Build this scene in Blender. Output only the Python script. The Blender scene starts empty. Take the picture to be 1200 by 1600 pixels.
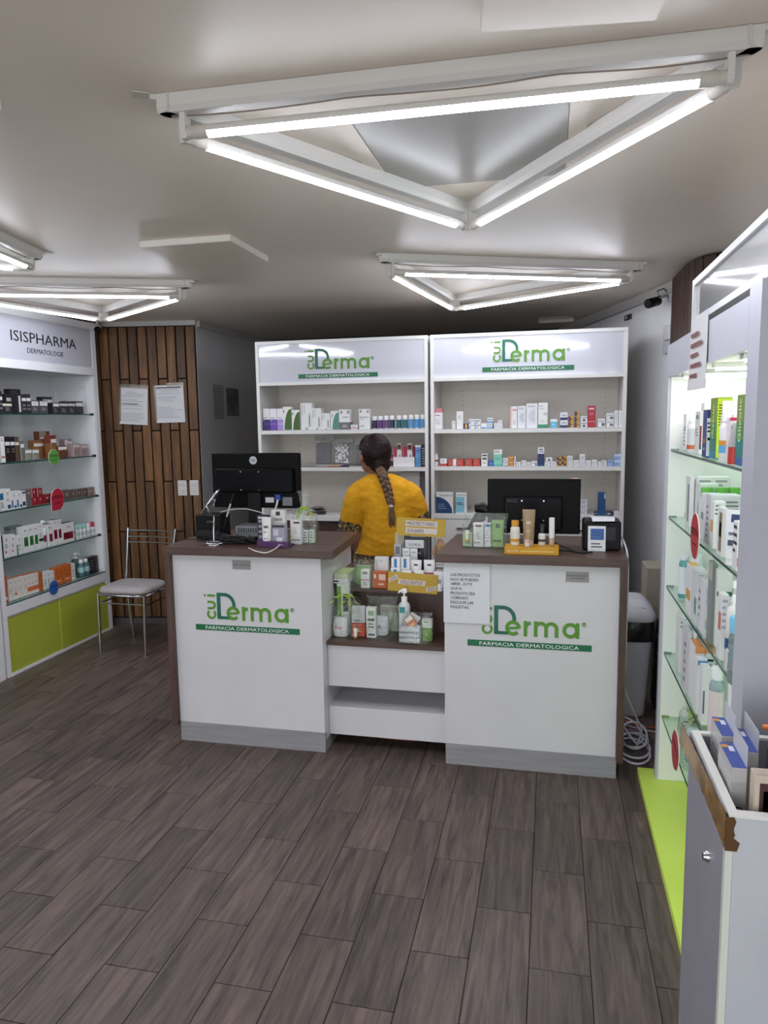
import bpy, bmesh, math, random
from mathutils import Vector, Matrix, noise
random.seed(7)
sc = bpy.context.scene
COL = sc.collection
PI = math.pi

# ------------------------------------------------------------------ camera
F = 1145.75                                   # focal length in pixels of the 1200x1600 frame
ROT = Matrix(((0.97512627, -0.0135166, 0.22123755),
              (0.22117085, 0.1249362, -0.96719926),
              (-0.01456733, 0.9920727, 0.12481805)))
EYE = Vector((0, 0, 1.65))
cd = bpy.data.cameras.new('camera')
cd.sensor_fit = 'VERTICAL'; cd.sensor_height = 36.0; cd.sensor_width = 27.0
cd.lens = F / 1600 * 36.0
cd.clip_start = 0.02; cd.clip_end = 60
cam = bpy.data.objects.new('camera', cd); COL.objects.link(cam)
cam.matrix_world = Matrix.Translation(EYE) @ ROT.to_4x4()
sc.camera = cam

# ------------------------------------------------------------------ world and exposure
wd = bpy.data.worlds.new('daylight'); sc.world = wd; wd.use_nodes = True
bg = wd.node_tree.nodes['Background']
bg.inputs[0].default_value = (0.92, 0.96, 1.0, 1); bg.inputs[1].default_value = 2.1
TUBE_POWER = 29.0
LED_POWER = 14.0
vs = sc.view_settings
vs.view_transform = 'Standard'; vs.look = 'None'; vs.gamma = 1.0; vs.use_curve_mapping = False
vs.exposure = 0.6

# ------------------------------------------------------------------ pixel -> place helpers (calibrated camera)
def ray(p): return ROT @ Vector((p[0] - 600, 800 - p[1], -F))
def on_x(p, x): d = ray(p); return EYE + d * ((x - EYE.x) / d.x)
def on_y(p, y): d = ray(p); return EYE + d * ((y - EYE.y) / d.y)
def on_z(p, z): d = ray(p); return EYE + d * ((z - EYE.z) / d.z)

# ------------------------------------------------------------------ materials
def lin(h):
    h = h.lstrip('#'); c = [int(h[i:i + 2], 16) / 255 for i in (0, 2, 4)]
    return tuple(x / 12.92 if x <= .04045 else ((x + .055) / 1.055) ** 2.4 for x in c) + (1,)
_M = {}
def mat(h, rough=.5, metal=0.0, spec=.5, **k):
    key = (h, rough, metal, spec) + tuple(sorted(k.items()))
    if key in _M: return _M[key]
    m = bpy.data.materials.new('paint_' + h.lstrip('#')); m.use_nodes = True
    b = m.node_tree.nodes['Principled BSDF']
    b.inputs['Base Color'].default_value = lin(h); b.inputs['Roughness'].default_value = rough
    b.inputs['Metallic'].default_value = metal; b.inputs['Specular IOR Level'].default_value = spec
    if 'coat' in k: b.inputs['Coat Weight'].default_value = k['coat']; b.inputs['Coat Roughness'].default_value = .05
    if 'trans' in k: b.inputs['Transmission Weight'].default_value = k['trans']; b.inputs['IOR'].default_value = k.get('ior', 1.45)
    if 'alpha' in k: b.inputs['Alpha'].default_value = k['alpha']
    if 'emit' in k:
        b.inputs['Emission Color'].default_value = lin(k.get('ecol', h)); b.inputs['Emission Strength'].default_value = k['emit']
    if 'bump' in k:
        nt = m.node_tree; n = nt.nodes.new('ShaderNodeTexNoise'); n.inputs['Scale'].default_value = k.get('bscale', 60)
        n.inputs['Detail'].default_value = 4
        bu = nt.nodes.new('ShaderNodeBump'); bu.inputs['Strength'].default_value = k['bump']; bu.inputs['Distance'].default_value = k.get('bdist', .004)
        tc = nt.nodes.new('ShaderNodeTexCoord'); nt.links.new(tc.outputs['Object'], n.inputs['Vector'])
        nt.links.new(n.outputs['Fac'], bu.inputs['Height']); nt.links.new(bu.outputs['Normal'], b.inputs['Normal'])
    _M[key] = m; return m

def noise_mat(name, c1, c2, scale=(1, 1, 1), nscale=6, detail=6, rough=.5, lo=.3, hi=.7, bump=0, bdist=.003, rand=0.0, coat=0, rough2=None, spec=.5, dist=0.0, rscale=0):
    m = bpy.data.materials.new(name); m.use_nodes = True; nt = m.node_tree; N = nt.nodes; L = nt.links
    b = N['Principled BSDF']; tc = N.new('ShaderNodeTexCoord'); mp = N.new('ShaderNodeMapping')
    mp.inputs['Scale'].default_value = scale
    oi = N.new('ShaderNodeObjectInfo')
    L.new(tc.outputs['Object'], mp.inputs['Vector'])
    if rand:
        mu = N.new('ShaderNodeVectorMath'); mu.operation = 'SCALE'; mu.inputs[0].default_value = (37, 71, 53)
        L.new(oi.outputs['Random'], mu.inputs['Scale']); L.new(mu.outputs['Vector'], mp.inputs['Location'])
    n = N.new('ShaderNodeTexNoise'); n.inputs['Scale'].default_value = nscale; n.inputs['Detail'].default_value = detail
    n.inputs['Roughness'].default_value = .62; n.inputs['Distortion'].default_value = dist
    L.new(mp.outputs['Vector'], n.inputs['Vector'])
    mr = N.new('ShaderNodeMapRange'); mr.inputs[1].default_value = lo; mr.inputs[2].default_value = hi
    L.new(n.outputs['Fac'], mr.inputs[0])
    mx = N.new('ShaderNodeMix'); mx.data_type = 'RGBA'; mx.inputs[6].default_value = lin(c1); mx.inputs[7].default_value = lin(c2)
    L.new(mr.outputs[0], mx.inputs[0])
    out = mx.outputs[2]
    if rand:
        hs = N.new('ShaderNodeHueSaturation'); r2 = N.new('ShaderNodeMapRange')
        r2.inputs[3].default_value = 1 - rand; r2.inputs[4].default_value = 1 + rand
        L.new(oi.outputs['Random'], r2.inputs[0]); L.new(r2.outputs[0], hs.inputs['Value']); L.new(out, hs.inputs['Color']); out = hs.outputs[0]
    L.new(out, b.inputs['Base Color'])
    b.inputs['Roughness'].default_value = rough; b.inputs['Specular IOR Level'].default_value = spec
    if rough2 is not None:
        r3 = N.new('ShaderNodeMapRange'); r3.inputs[3].default_value = rough; r3.inputs[4].default_value = rough2
        L.new(n.outputs['Fac'], r3.inputs[0]); L.new(r3.outputs[0], b.inputs['Roughness'])
    if coat: b.inputs['Coat Weight'].default_value = coat; b.inputs['Coat Roughness'].default_value = .1
    if bump:
        bu = N.new('ShaderNodeBump'); bu.inputs['Strength'].default_value = bump; bu.inputs['Distance'].default_value = bdist
        L.new(n.outputs['Fac'], bu.inputs['Height']); L.new(bu.outputs['Normal'], b.inputs['Normal'])
    return m

def emit_mat(name, h, s):
    m = bpy.data.materials.new(name); m.use_nodes = True; nt = m.node_tree
    b = nt.nodes['Principled BSDF']; b.inputs['Base Color'].default_value = (.9, .9, .9, 1)
    b.inputs['Emission Color'].default_value = lin(h); b.inputs['Emission Strength'].default_value = s
    return m

def clear_mat(name, tint='#ffffff', fac=.88, rough=.08, bump=0.0, bscale=30):
    # thin clear film: mostly lets light straight through, with a glossy sheen at grazing angles
    m = bpy.data.materials.new(name); m.use_nodes = True; nt = m.node_tree; N = nt.nodes; L = nt.links
    for n in list(N):
        if n.type != 'OUTPUT_MATERIAL': N.remove(n)
    o = [n for n in N if n.type == 'OUTPUT_MATERIAL'][0]
    t = N.new('ShaderNodeBsdfTransparent'); t.inputs[0].default_value = lin(tint)
    g = N.new('ShaderNodeBsdfGlossy'); g.inputs['Roughness'].default_value = rough; g.inputs['Color'].default_value = (1, 1, 1, 1)
    lw = N.new('ShaderNodeLayerWeight'); lw.inputs['Blend'].default_value = .5
    pw = N.new('ShaderNodeMath'); pw.operation = 'POWER'; pw.inputs[1].default_value = 4.5; L.new(lw.outputs['Facing'], pw.inputs[0])
    ad = N.new('ShaderNodeMath'); ad.operation = 'MULTIPLY_ADD'; ad.inputs[1].default_value = .55; ad.inputs[2].default_value = 1 - fac
    L.new(pw.outputs[0], ad.inputs[0])
    mx = N.new('ShaderNodeMixShader'); L.new(ad.outputs[0], mx.inputs[0]); L.new(t.outputs[0], mx.inputs[1]); L.new(g.outputs[0], mx.inputs[2])
    L.new(mx.outputs[0], o.inputs[0])
    if bump:
        n = N.new('ShaderNodeTexNoise'); n.inputs['Scale'].default_value = bscale; n.inputs['Detail'].default_value = 3
        bu = N.new('ShaderNodeBump'); bu.inputs['Strength'].default_value = bump; bu.inputs['Distance'].default_value = .02
        tc = N.new('ShaderNodeTexCoord'); L.new(tc.outputs['Object'], n.inputs['Vector'])
        L.new(n.outputs['Fac'], bu.inputs['Height']); L.new(bu.outputs['Normal'], g.inputs['Normal']); L.new(bu.outputs['Normal'], lw.inputs['Normal'])
    return m

WHITE = mat('#e9e9ea', .35); SATIN = mat('#d9d9dc', .4); LACQ = mat('#e4e5e8', .12, coat=.5)
INK = mat('#1c1c1e', .6); CHROME = mat('#c9ccd0', .14, 1.0); BLACK = mat('#050507', .35, 0.0, .25); BLACKM = mat('#050506', .4, 0.0, .12)
GLASS = clear_mat('shelf_glass', '#eef8f3', .96, .03); GEDGE = mat('#1f4a42', .15)
FILM = clear_mat('clear_film', '#f6faf8', .90, .09, 1.0, 45)
RUBBER = mat('#17171a', .7)

# ------------------------------------------------------------------ mesh builder
class MB:
    def __init__(s): s.v = []; s.f = []; s.mi = []; s.sm = []; s.mats = []
    def slot(s, m):
        if m not in s.mats: s.mats.append(m)
        return s.mats.index(m)
    def face(s, idx, m, smooth=False): s.f.append(tuple(idx)); s.mi.append(s.slot(m)); s.sm.append(smooth)
    def poly(s, pts, m):
        b = len(s.v); s.v += [Vector(p) for p in pts]; s.face(range(b, b + len(pts)), m); return s
    def box(s, x0, x1, y0, y1, z0, z1, m, ch=0.0, sl=None):
        if ch <= 0 and sl is None:
            b = len(s.v)
            s.v += [Vector(p) for p in ((x0, y0, z0), (x1, y0, z0), (x1, y1, z0), (x0, y1, z0), (x0, y0, z1), (x1, y0, z1), (x1, y1, z1), (x0, y1, z1))]
            for q in ((0, 3, 2, 1), (4, 5, 6, 7), (0, 1, 5, 4), (1, 2, 6, 5), (2, 3, 7, 6), (3, 0, 4, 7)): s.face([b + i for i in q], m)
            return s
        # chamfered outline, stacked rings; sl = [(v_top, material)...] bottom to top colours
        c = min(ch if ch > 0 else .0008, (x1 - x0) * .3, (y1 - y0) * .3, (z1 - z0) * .3)
        def ring(i, z): return [(x0 + c + i, y0 + i, z), (x1 - c - i, y0 + i, z), (x1 - i, y0 + c + i, z), (x1 - i, y1 - c - i, z), (x1 - c - i, y1 - i, z), (x0 + c + i, y1 - i, z), (x0 + i, y1 - c - i, z), (x0 + i, y0 + c + i, z)]
        sl = sl or [(1, m)]
        zs = [(z0, c, sl[0][1]), (z0 + c, 0, sl[0][1])]
        for i, (t, mm) in enumerate(sl):
            if i < len(sl) - 1: zs.append((z0 + (z1 - z0) * t, 0, mm))
        zs += [(z1 - c, 0, sl[-1][1]), (z1, c, sl[-1][1])]
        b = len(s.v)
        for z, i, _ in zs: s.v += [Vector(p) for p in ring(i, z)]
        for k in range(len(zs) - 1):
            for j in range(8):
                a = b + k * 8 + j; d = b + k * 8 + (j + 1) % 8
                s.face((a, d, d + 8, a + 8), zs[k + 1][2])
        s.face([b + 7 - j for j in range(8)], zs[0][2]); s.face([b + (len(zs) - 1) * 8 + j for j in range(8)], zs[-1][2])
        return s
    def prism(s, poly, a0, a1, m, axis='y'):
        # 2-D outline extruded along an axis; outline is (x,z) for y, (y,z) for x, (x,y) for z
        def P(p, a): return Vector((p[0], a, p[1])) if axis == 'y' else Vector((a, p[0], p[1])) if axis == 'x' else Vector((p[0], p[1], a))
        n = len(poly); b = len(s.v); s.v += [P(p, a0) for p in poly] + [P(p, a1) for p in poly]
        s.face([b + i for i in range(n)], m); s.face([b + 2 * n - 1 - i for i in range(n)], m)
        for i in range(n): j = (i + 1) % n; s.face((b + i, b + n + i, b + n + j, b + j), m)
        return s
    def loft(s, rings, m, cap0=True, cap1=True, smooth=True, closed=True):
        n = len(rings[0]); b = len(s.v)
        for r in rings: s.v += [Vector(p) for p in r]
        for k in range(len(rings) - 1):
            for j in range(n if closed else n - 1):
                a = b + k * n + j; d = b + k * n + (j + 1) % n
                s.face((a, d, d + n, a + n), m, smooth)
        if cap0: s.poly([rings[0][n - 1 - j] for j in range(n)], m)
        if cap1: s.poly([rings[-1][j] for j in range(n)], m)
        return s
    def lathe(s, prof, m, seg=16, c=(0, 0), sx=1, sy=1, cap0=True, cap1=True, smooth=True):
        return s.loft([[(c[0] + r * sx * math.cos(2 * PI * j / seg), c[1] + r * sy * math.sin(2 * PI * j / seg), z) for j in range(seg)] for r, z in prof], m, cap0, cap1, smooth)
    def tube(s, pts, r, m, seg=8, cap=True, closed=False):
        pts = [Vector(p) for p in pts]; n = len(pts); rings = []; up = None
        for i in range(n):
            if closed: t = pts[(i + 1) % n] - pts[i - 1]
            else: t = pts[min(i + 1, n - 1)] - pts[max(i - 1, 0)]
            t.normalize()
            if up is None: up = Vector((0, 0, 1)) if abs(t.z) < .9 else Vector((1, 0, 0))
            up = (up - t * up.dot(t)); up.normalize(); w = t.cross(up)
            rr = r[i] if isinstance(r, (list, tuple)) else r
            rings.append([pts[i] + (up * math.cos(a) + w * math.sin(a)) * rr for a in [-2 * PI * j / seg for j in range(seg)]])
        if closed: rings.append(rings[0])
        return s.loft(rings, m, cap and not closed, cap and not closed)
    def add(s, o, mtx):
        b = len(s.v); s.v += [mtx @ p for p in o.v]
        for f, mi, sm in zip(o.f, o.mi, o.sm): s.face([b + i for i in f], o.mats[mi], sm)
        return s
    def mesh(s, name):
        me = bpy.data.meshes.new(name); me.from_pydata([tuple(p) for p in s.v], [], s.f)
        for m in s.mats: me.materials.append(m)
        me.polygons.foreach_set('material_index', s.mi); me.polygons.foreach_set('use_smooth', s.sm); me.update()
        return me
    def build(s, name, parent=None, loc=(0, 0, 0), rot=(0, 0, 0)):
        return put(name, s.mesh(name), parent, loc, rot)

def put(name, me, parent=None, loc=(0, 0, 0), rot=(0, 0, 0)):
    o = bpy.data.objects.new(name, me); COL.objects.link(o)
    if parent: o.parent = parent
    o.location = loc; o.rotation_euler = rot
    return o
def tag(o, label, cat, group=None, kind=None):
    if label: o['label'] = label
    if cat: o['category'] = cat
    if group: o['group'] = group
    if kind: o['kind'] = kind
    return o
def thing(name, label, cat, loc=(0, 0, 0), rot=(0, 0, 0), group=None):
    o = put(name, None, None, loc, rot); o.empty_display_size = .05
    return tag(o, label, cat, group)
def struct(name, mb, label=None, parent=None, loc=(0, 0, 0), rot=(0, 0, 0)):
    o = mb.build(name, parent, loc, rot)
    if not parent: o['kind'] = 'structure'
    if label: o['label'] = label
    return o

_T = {}
def text_mesh(s, m, res=2, ls=1.0, sp=1.0):
    key = (s, m.name, ls, sp)
    if key in _T: return _T[key]
    cu = bpy.data.curves.new('lettering', 'FONT'); cu.body = s; cu.align_x = 'CENTER'; cu.align_y = 'CENTER'; cu.resolution_u = res
    cu.space_line = ls; cu.space_character = sp; cu.extrude = .004
    o = bpy.data.objects.new('lettering', cu); COL.objects.link(o)
    dg = bpy.context.evaluated_depsgraph_get(); dg.update()
    me = bpy.data.meshes.new_from_object(o.evaluated_get(dg)); bpy.data.objects.remove(o); bpy.data.curves.remove(cu)
    xs = [v.co.x for v in me.vertices]; ys = [v.co.y for v in me.vertices]
    cx, cy = (min(xs) + max(xs)) / 2, (min(ys) + max(ys)) / 2
    for v in me.vertices: v.co.x -= cx; v.co.y -= cy
    me.materials.clear(); me.materials.append(m); me['w'] = max(xs) - min(xs); me['h'] = max(ys) - min(ys)
    _T[key] = me; return me
def text(parent, s, c, m, w=None, h=None, rot=(PI / 2, 0, 0), name='lettering', ls=1.0, sp=1.0, spin=0, lean=0):
    me = text_mesh(s, m, ls=ls, sp=sp)
    sx = w / me['w'] if w else h / me['h']; sy = h / me['h'] if h else sx
    o = put(name, me, parent, c, rot); o.scale = (sx, sy, min(sx, sy))
    if spin: o.rotation_euler = (rot[0], spin, rot[2])
    return o

# ================================================================== the setting
CEIL = 2.45
WALLP = noise_mat('wall_paint', '#e2e2e4', '#ececee', nscale=3, rough=.6, bump=.05)
WALLG = noise_mat('wall_grey_paint', '#c5c2c3', '#d3d0d0', nscale=2.2, rough=.62, bump=.05)
BACKSHADE = noise_mat('back_room_shade', '#1f1c1c', '#2e2a29', nscale=3, rough=.8)  # darkness of the unlit back room put into the colour
CEILP = noise_mat('ceiling_paint', '#e2d6c8', '#eadfd2', nscale=1.3, rough=.42, bump=.03, lo=.2, hi=.8)
TRUNK = mat('#b3b0ad', .5)
def wood(name, c1, c2, sc_, **k): return noise_mat(name, c1, c2, scale=sc_, **k)
TILE = noise_mat('wood_look_tile', '#362c29', '#75645d', scale=(16, 1.3, 1), nscale=2.6, detail=9, rough=.40, rough2=.56, lo=.30, hi=.74, bump=.12, bdist=.002, rand=.17, spec=.45, dist=.6)
GROUT = mat('#241f1e', .8)
LAM = noise_mat('walnut_laminate', '#3b2923', '#614a40', scale=(1.0, 16, 16), nscale=2.2, detail=8, rough=.42, lo=.28, hi=.72, bump=.05, bdist=.001)
LAMV = noise_mat('walnut_laminate_upright', '#3b2923', '#5f473d', scale=(16, 16, 1.0), nscale=2.2, detail=8, rough=.42, lo=.28, hi=.72)
BOARD = noise_mat('stained_board', '#351f11', '#845a30', scale=(9, 9, .9), nscale=2.4, detail=9, rough=.55, lo=.28, hi=.74, bump=.25, bdist=.003, rand=.38, dist=.5)

# floor: grout bed + wood-look tiles laid in half bond
fl = struct('floor', MB().box(-4.1, 1.0, -3.0, 7.2, -.06, -.004, GROUT), 'dark grout bed under wood look plank tiles')
TW, TL_, GP = .182, .498, .0022
me_t = MB().box(-TW / 2 + GP / 2, TW / 2 - GP / 2, -TL_ / 2 + GP / 2, TL_ / 2 - GP / 2, -.008, 0, TILE, ch=.0012).mesh('tile')
rest = MB(); shown = []
for k in range(-22, 6):
    x = -.045 + TW * (k + .5)
    for n in range(-12, 11):
        y = 2.07 + (.249 if k % 2 else 0) + TL_ * (n + .5)
        if x > .95 or x < -4.05 or y > 7.1: continue
        if 1.25 < y < 5.6: shown.append((x, y))
        else: rest.box(x - TW / 2 + GP / 2, x + TW / 2 - GP / 2, y - TL_ / 2 + GP / 2, y + TL_ / 2 - GP / 2, -.008, 0, TILE)
for x, y in shown: put('tile', me_t, fl, (x, y, random.uniform(-.0004, .0002)))
o = rest.build('tile_remainder', fl); o['kind'] = 'stuff'

# walls
struct('wall_left', MB().box(-4.1, -3.98, -1.2, 5.25, 0, CEIL, WALLP), 'white painted wall behind the product cabinets')
struct('wall_return', MB().box(-2.86, -2.76, 5.47, 7.0, 0, CEIL, WALLG), 'grey white return wall beside the wooden boards')
struct('wall_back', MB().box(-2.86, .2, 7.0, 7.1, 0, CEIL, BACKSHADE), 'wall far behind the shelving units, its colour carrying the back room shade')
struct('wall_right_angled', MB().prism([(.745, 4.7), (.845, 4.7), (.19, 7.1), (.06, 7.1)], 0, CEIL, WALLP, 'z'), 'slanted white wall behind the right shelving unit')
struct('wall_right', MB().box(.86, .96, -1.2, 4.75, 0, CEIL, WALLP), 'white wall behind the lit glass cabinet')
struct('wall_front', MB().box(-4.1, -3.3, -1.3, -1.2, 0, CEIL, WALLP).box(.6, .96, -1.3, -1.2, 0, CEIL, WALLP).box(-3.3, .6, -1.3, -1.2, 2.3, CEIL, WALLP), 'shopfront wall with its wide open entrance')
struct('pavement', MB().box(-6, 3, -7, -3.0, -.1, -.02, mat('#c9c4bb', .8)), 'pale pavement outside the shop')

# ceiling with its dark opening over the back room, hatch and fixed boards
c = MB()
c.box(-4.1, 1.0, -1.3, 6.15, CEIL, CEIL + .08, CEILP).box(-4.1, -.12, 6.15, 6.55, CEIL, CEIL + .08, CEILP).box(.17, 1.0, 6.15, 6.55, CEIL, CEIL + .08, CEILP).box(-4.1, 1.0, 6.55, 7.2, CEIL, CEIL + .08, CEILP)
ce = struct('ceiling', c, 'off white painted ceiling with tube lamps')
MB().box(-.14, .19, 6.13, 6.57, CEIL + .085, CEIL + .3, BACKSHADE).build('opening_lining', ce)  # dark box above the hole, shade put into its colour
h = MB()
hx0, hx1, hy0, hy1 = -.588, .085, 1.972, 2.622
for a in ((hx0, hx1, hy0, hy0 + .05), (hx0, hx0 + .05, hy0 + .05, hy1), (hx1 - .05, hx1, hy0 + .05, hy1)): h.box(a[0], a[1], a[2], a[3], CEIL - .006, CEIL + .001, CEILP)
h.build('hatch_frame', ce)
MB().box(hx0 + .053, hx1 - .053, hy0 + .053, hy1 - .004, CEIL - .0035, CEIL + .001, noise_mat('grey_hatch', '#96938c', '#a5a29b', nscale=1.5, rough=.3)).build('hatch_panel', ce)  # hatch panel greyer and glossier than the ceiling around it
for x0, x1, y0, y1, rz in ((-1.79, -1.362, 3.055, 3.49, 0), (-1.78, -1.345, 1.24, 1.675, 0), (-.13, .21, 1.28, 1.62, .12)):
    MB().box(-(x1 - x0) / 2, (x1 - x0) / 2, -(y1 - y0) / 2, (y1 - y0) / 2, -.026, .001, CEILP).box(-(x1 - x0) / 2 - .002, (x1 - x0) / 2 + .002, -(y1 - y0) / 2 - .002, (y1 - y0) / 2 + .002, -.024, 0, mat('#dcd8cf', .5)).build('ceiling_board', ce, ((x0 + x1) / 2, (y0 + y1) / 2, CEIL), (0, 0, rz))

# wooden board cladding, left
A = Vector((-3.60, 5.315)); B = Vector((-2.762, 5.465)); d = (B - A); LW = d.length; ang = math.atan2(d.y, d.x)
wl = struct('wall_wood', MB().box(-.42, LW, .0, .12, 0, CEIL, mat('#1a0f0b', .8)), 'wall clad with staggered dark stained wooden boards', None, (A.x, A.y, 0), (0, 0, ang))
nb = 11; bw = LW / nb; bm = {}
for k in range(nb):
    js = [.05, .36, 1.18, 2.0, 2.41] if k % 2 == 1 else [.05, .77, 1.59, 2.41]
    if k in (7,): js = [.05, .5, 1.18, 2.0, 2.41]
    for a, b in zip(js, js[1:]):
        key = round(b - a, 3)
        if key not in bm: bm[key] = MB().box(-bw / 2 + .0055, bw / 2 - .0055, -.022, .0, -(b - a) / 2 + .005, (b - a) / 2 - .005, BOARD, ch=.002).mesh('board')
        put('board', bm[key], wl, ((k + .5) * bw, -random.uniform(0, .006), (a + b) / 2))
MB().box(-.42, LW, -.035, 0, 0, .045, mat('#4d4a4b', .5)).build('skirting', wl)
struct('trim_1', MB().box(-.3, LW + .01, -.03, 0, 2.412, 2.4495, TRUNK), 'grey cable trunking above the wooden boards', None, (A.x, A.y, 0), (0, 0, ang))
struct('trim_2', MB().box(-2.76, -2.725, 5.47, 6.99, 2.40, 2.449, TRUNK), 'grey cable trunking along the return wall')
struct('trim_3', MB().prism([(.71, 4.72), (.745, 4.72), (.085, 6.98), (.05, 6.98)], 2.385, 2.449, TRUNK, 'z'), 'grey cable trunking along the slanted wall')

# wooden cladding round the pillar, right (plan follows the rounded corner)
pts = [(.690, 4.70), (.690, 4.45), (.692, 4.30), (.706, 4.18), (.738, 4.09), (.79, 4.04), (.86, 4.02)]
core = MB().prism([(p[0] + .012, p[1]) for p in pts[:-1]] + [(.86, 4.035), (.86, 4.70)], 0, CEIL, mat('#1a0f0b', .8), 'z')
pc = struct('wall_pillar', core, 'rounded pillar clad with dark upright wooden boards')
BOARD2 = noise_mat('dark_board', '#2a1a12', '#54392a', scale=(14, 14, .8), nscale=2.2, detail=8, rough=.5, lo=.28, hi=.74, rand=.22)
L = [Vector(p) for p in pts]
def along(t):
    for a, b in zip(L, L[1:]):
        l = (b - a).length
        if t <= l: return a + (b - a) * (t / l)
        t -= l
    return L[-1]
tot = sum((b - a).length for a, b in zip(L, L[1:])); nbd = 11
for k in range(nbd):
    p, q = along(tot * k / nbd), along(tot * (k + 1) / nbd); m = (p + q) / 2; w = (q - p).length
    MB().box(-w / 2 + .002, w / 2 - .002, -.012, .004, 0, 2.44, BOARD2).build('board', pc, (m.x, m.y, 0), (0, 0, math.atan2(q.y - p.y, q.x - p.x)))

# ================================================================== tube lamps
TUBE = emit_mat('lit_tube', '#eef2ff', TUBE_POWER)
BATTEN = mat('#d9d7d2', .4); CAPM = mat('#cfcac0', .45)
def triangle_lamp(V, label):
    cx = sum(v[0] for v in V) / 3; cy = sum(v[1] for v in V) / 3
    t = thing('tube_lamp', label, 'ceiling lamp', (cx, cy, CEIL), group='triangular tube lamps on the ceiling')
    for i in range(3):
        a = Vector(V[i]) - Vector((cx, cy)); b = Vector(V[(i + 1) % 3]) - Vector((cx, cy))
        d = b - a; l = d.length; rz = math.atan2(d.y, d.x); m = (a + b) / 2
        # inward side of this edge
        n = Vector((-d.y, d.x)).normalized()
        s = 1 if n.dot(-m) > 0 else -1
        bt = MB().prism([(-.025, -.001), (.025, -.001), (.025, -.03), (.016, -.042), (-.016, -.042), (-.025, -.03)], -l / 2 - .02, l / 2 + .02, BATTEN, 'x')
        bt.build('batten', t, (m.x, m.y, 0), (0, 0, rz))
        hl = l / 2 - .045; zt = -.086; off = Vector((m.x + n.x * s * .006, m.y + n.y * s * .006))
        # led tube: lit diffuser below, closed white back above
        R_ = .0155; n_ = 14; X_ = hl - .055
        arc_ = lambda a0, a1, k: [(math.radians(a0 + (a1 - a0) * j / k)) for j in range(k + 1)]
        lit = [[(x_, R_ * math.cos(q_), R_ * math.sin(q_)) for q_ in arc_(-164, -16, n_)] for x_ in (X_, -X_)]
        to = MB().loft(lit, TUBE, False, False, True, closed=False).build('tube', t, (off.x, off.y, zt), (0, 0, rz))
        bk_ = [[(x_, R_ * math.cos(q_), R_ * math.sin(q_)) for q_ in arc_(-16, 196, 10)] for x_ in (X_, -X_)]
        MB().loft(bk_, BATTEN, False, False, True, closed=False).build('tube_back', to)
        for e in (-1, 1):
            MB().tube([(e * (hl - .055), 0, 0), (e * (hl - .02), 0, 0), (e * (hl - .018), 0, 0), (e * hl, 0, 0)], [.0165, .0165, .0145, .0145], CAPM, 14).build('end_cap', to)
            MB().prism([(-.016, .055), (.016, .055), (.016, .0), (.009, -.015), (-.009, -.015), (-.016, 0)], e * hl, e * (hl + .014), BATTEN, 'x').build('lamp_holder', to)
        # loose lead sagging off the batten
    for v in V:
        p = Vector(v) - Vector((cx, cy)); u = p.normalized(); p = p + u * .0
        MB().box(-.03, .045, -.012, .012, -.014, -.001, BATTEN).box(.045, .085, -.018, .018, -.004, -.001, CAPM).build('corner_plate', t, (p.x, p.y, 0), (0, 0, math.atan2(u.y, u.x)))
    q = Vector(V[0]) - Vector((cx, cy)); r = Vector(V[1]) - Vector((cx, cy)); w = MB()
    pts = []
    for i in range(25):
        f = i / 24; p = q + (r - q) * f; k = .02 + .012 * math.sin(f * 23) ; p2 = p.lerp(Vector((0, 0)), k * .4)
        pts.append((p2.x, p2.y, -.044 - .008 * abs(math.sin(f * 9))))
    w.tube(pts, .002, mat('#8d8076', .6), 5).build('wire', t)
    return t
triangle_lamp([(-.935, 1.765), (.398, 1.785), (-.313, 2.89)], 'largest triangular tube lamp, on the ceiling nearest the camera')
triangle_lamp([(-.80, 3.60), (.43, 4.185), (-.64, 4.93)], 'triangular tube lamp on the ceiling in front of the two logo shelving units')
triangle_lamp([(-3.27, 3.42), (-2.03, 3.935), (-3.035, 4.66)], 'triangular tube lamp on the ceiling above the left product cabinet')
triangle_lamp([(-2.06, 1.83), (-2.33, 3.06), (-3.27, 2.2)], 'triangular tube lamp cut off by the left edge of the picture')

# ================================================================== logo drawn as raised strokes
LG = mat('#578f2a', .4); LD = noise_mat('logo_dark_green', '#0c4f3f', '#1f7a5c', nscale=2.5, rough=.4); LB = mat('#0d6a41', .4); LWH = mat('#f1f3f1', .4)
RIB = [0]
def ribbon(mb, pts, w, m, y0, y1, closed=False):
    pts = [Vector(p) for p in pts]; n = len(pts); Lp = []; Rp = []
    for i in range(n):
        if closed: t = pts[(i + 1) % n] - pts[i - 1]
        else: t = pts[min(i + 1, n - 1)] - pts[max(i - 1, 0)]
        t.normalize(); q = Vector((-t.y, t.x)) * w / 2
        Lp.append(pts[i] + q); Rp.append(pts[i] - q)
    RIB[0] += 1; y0 = y0 - .00025 * (RIB[0] % 4)
    for i in range(n if closed else n - 1):
        j = (i + 1) % n
        mb.prism([Lp[i], Rp[i], Rp[j], Lp[j]], y0, y1, m)
def arc(cx, cy, r, a0, a1, n=14, ry=None):
    ry = ry or r
    return [(cx + r * math.cos(math.radians(a0 + (a1 - a0) * i / n)), cy + ry * math.sin(math.radians(a0 + (a1 - a0) * i / n))) for i in range(n + 1)]
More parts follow.
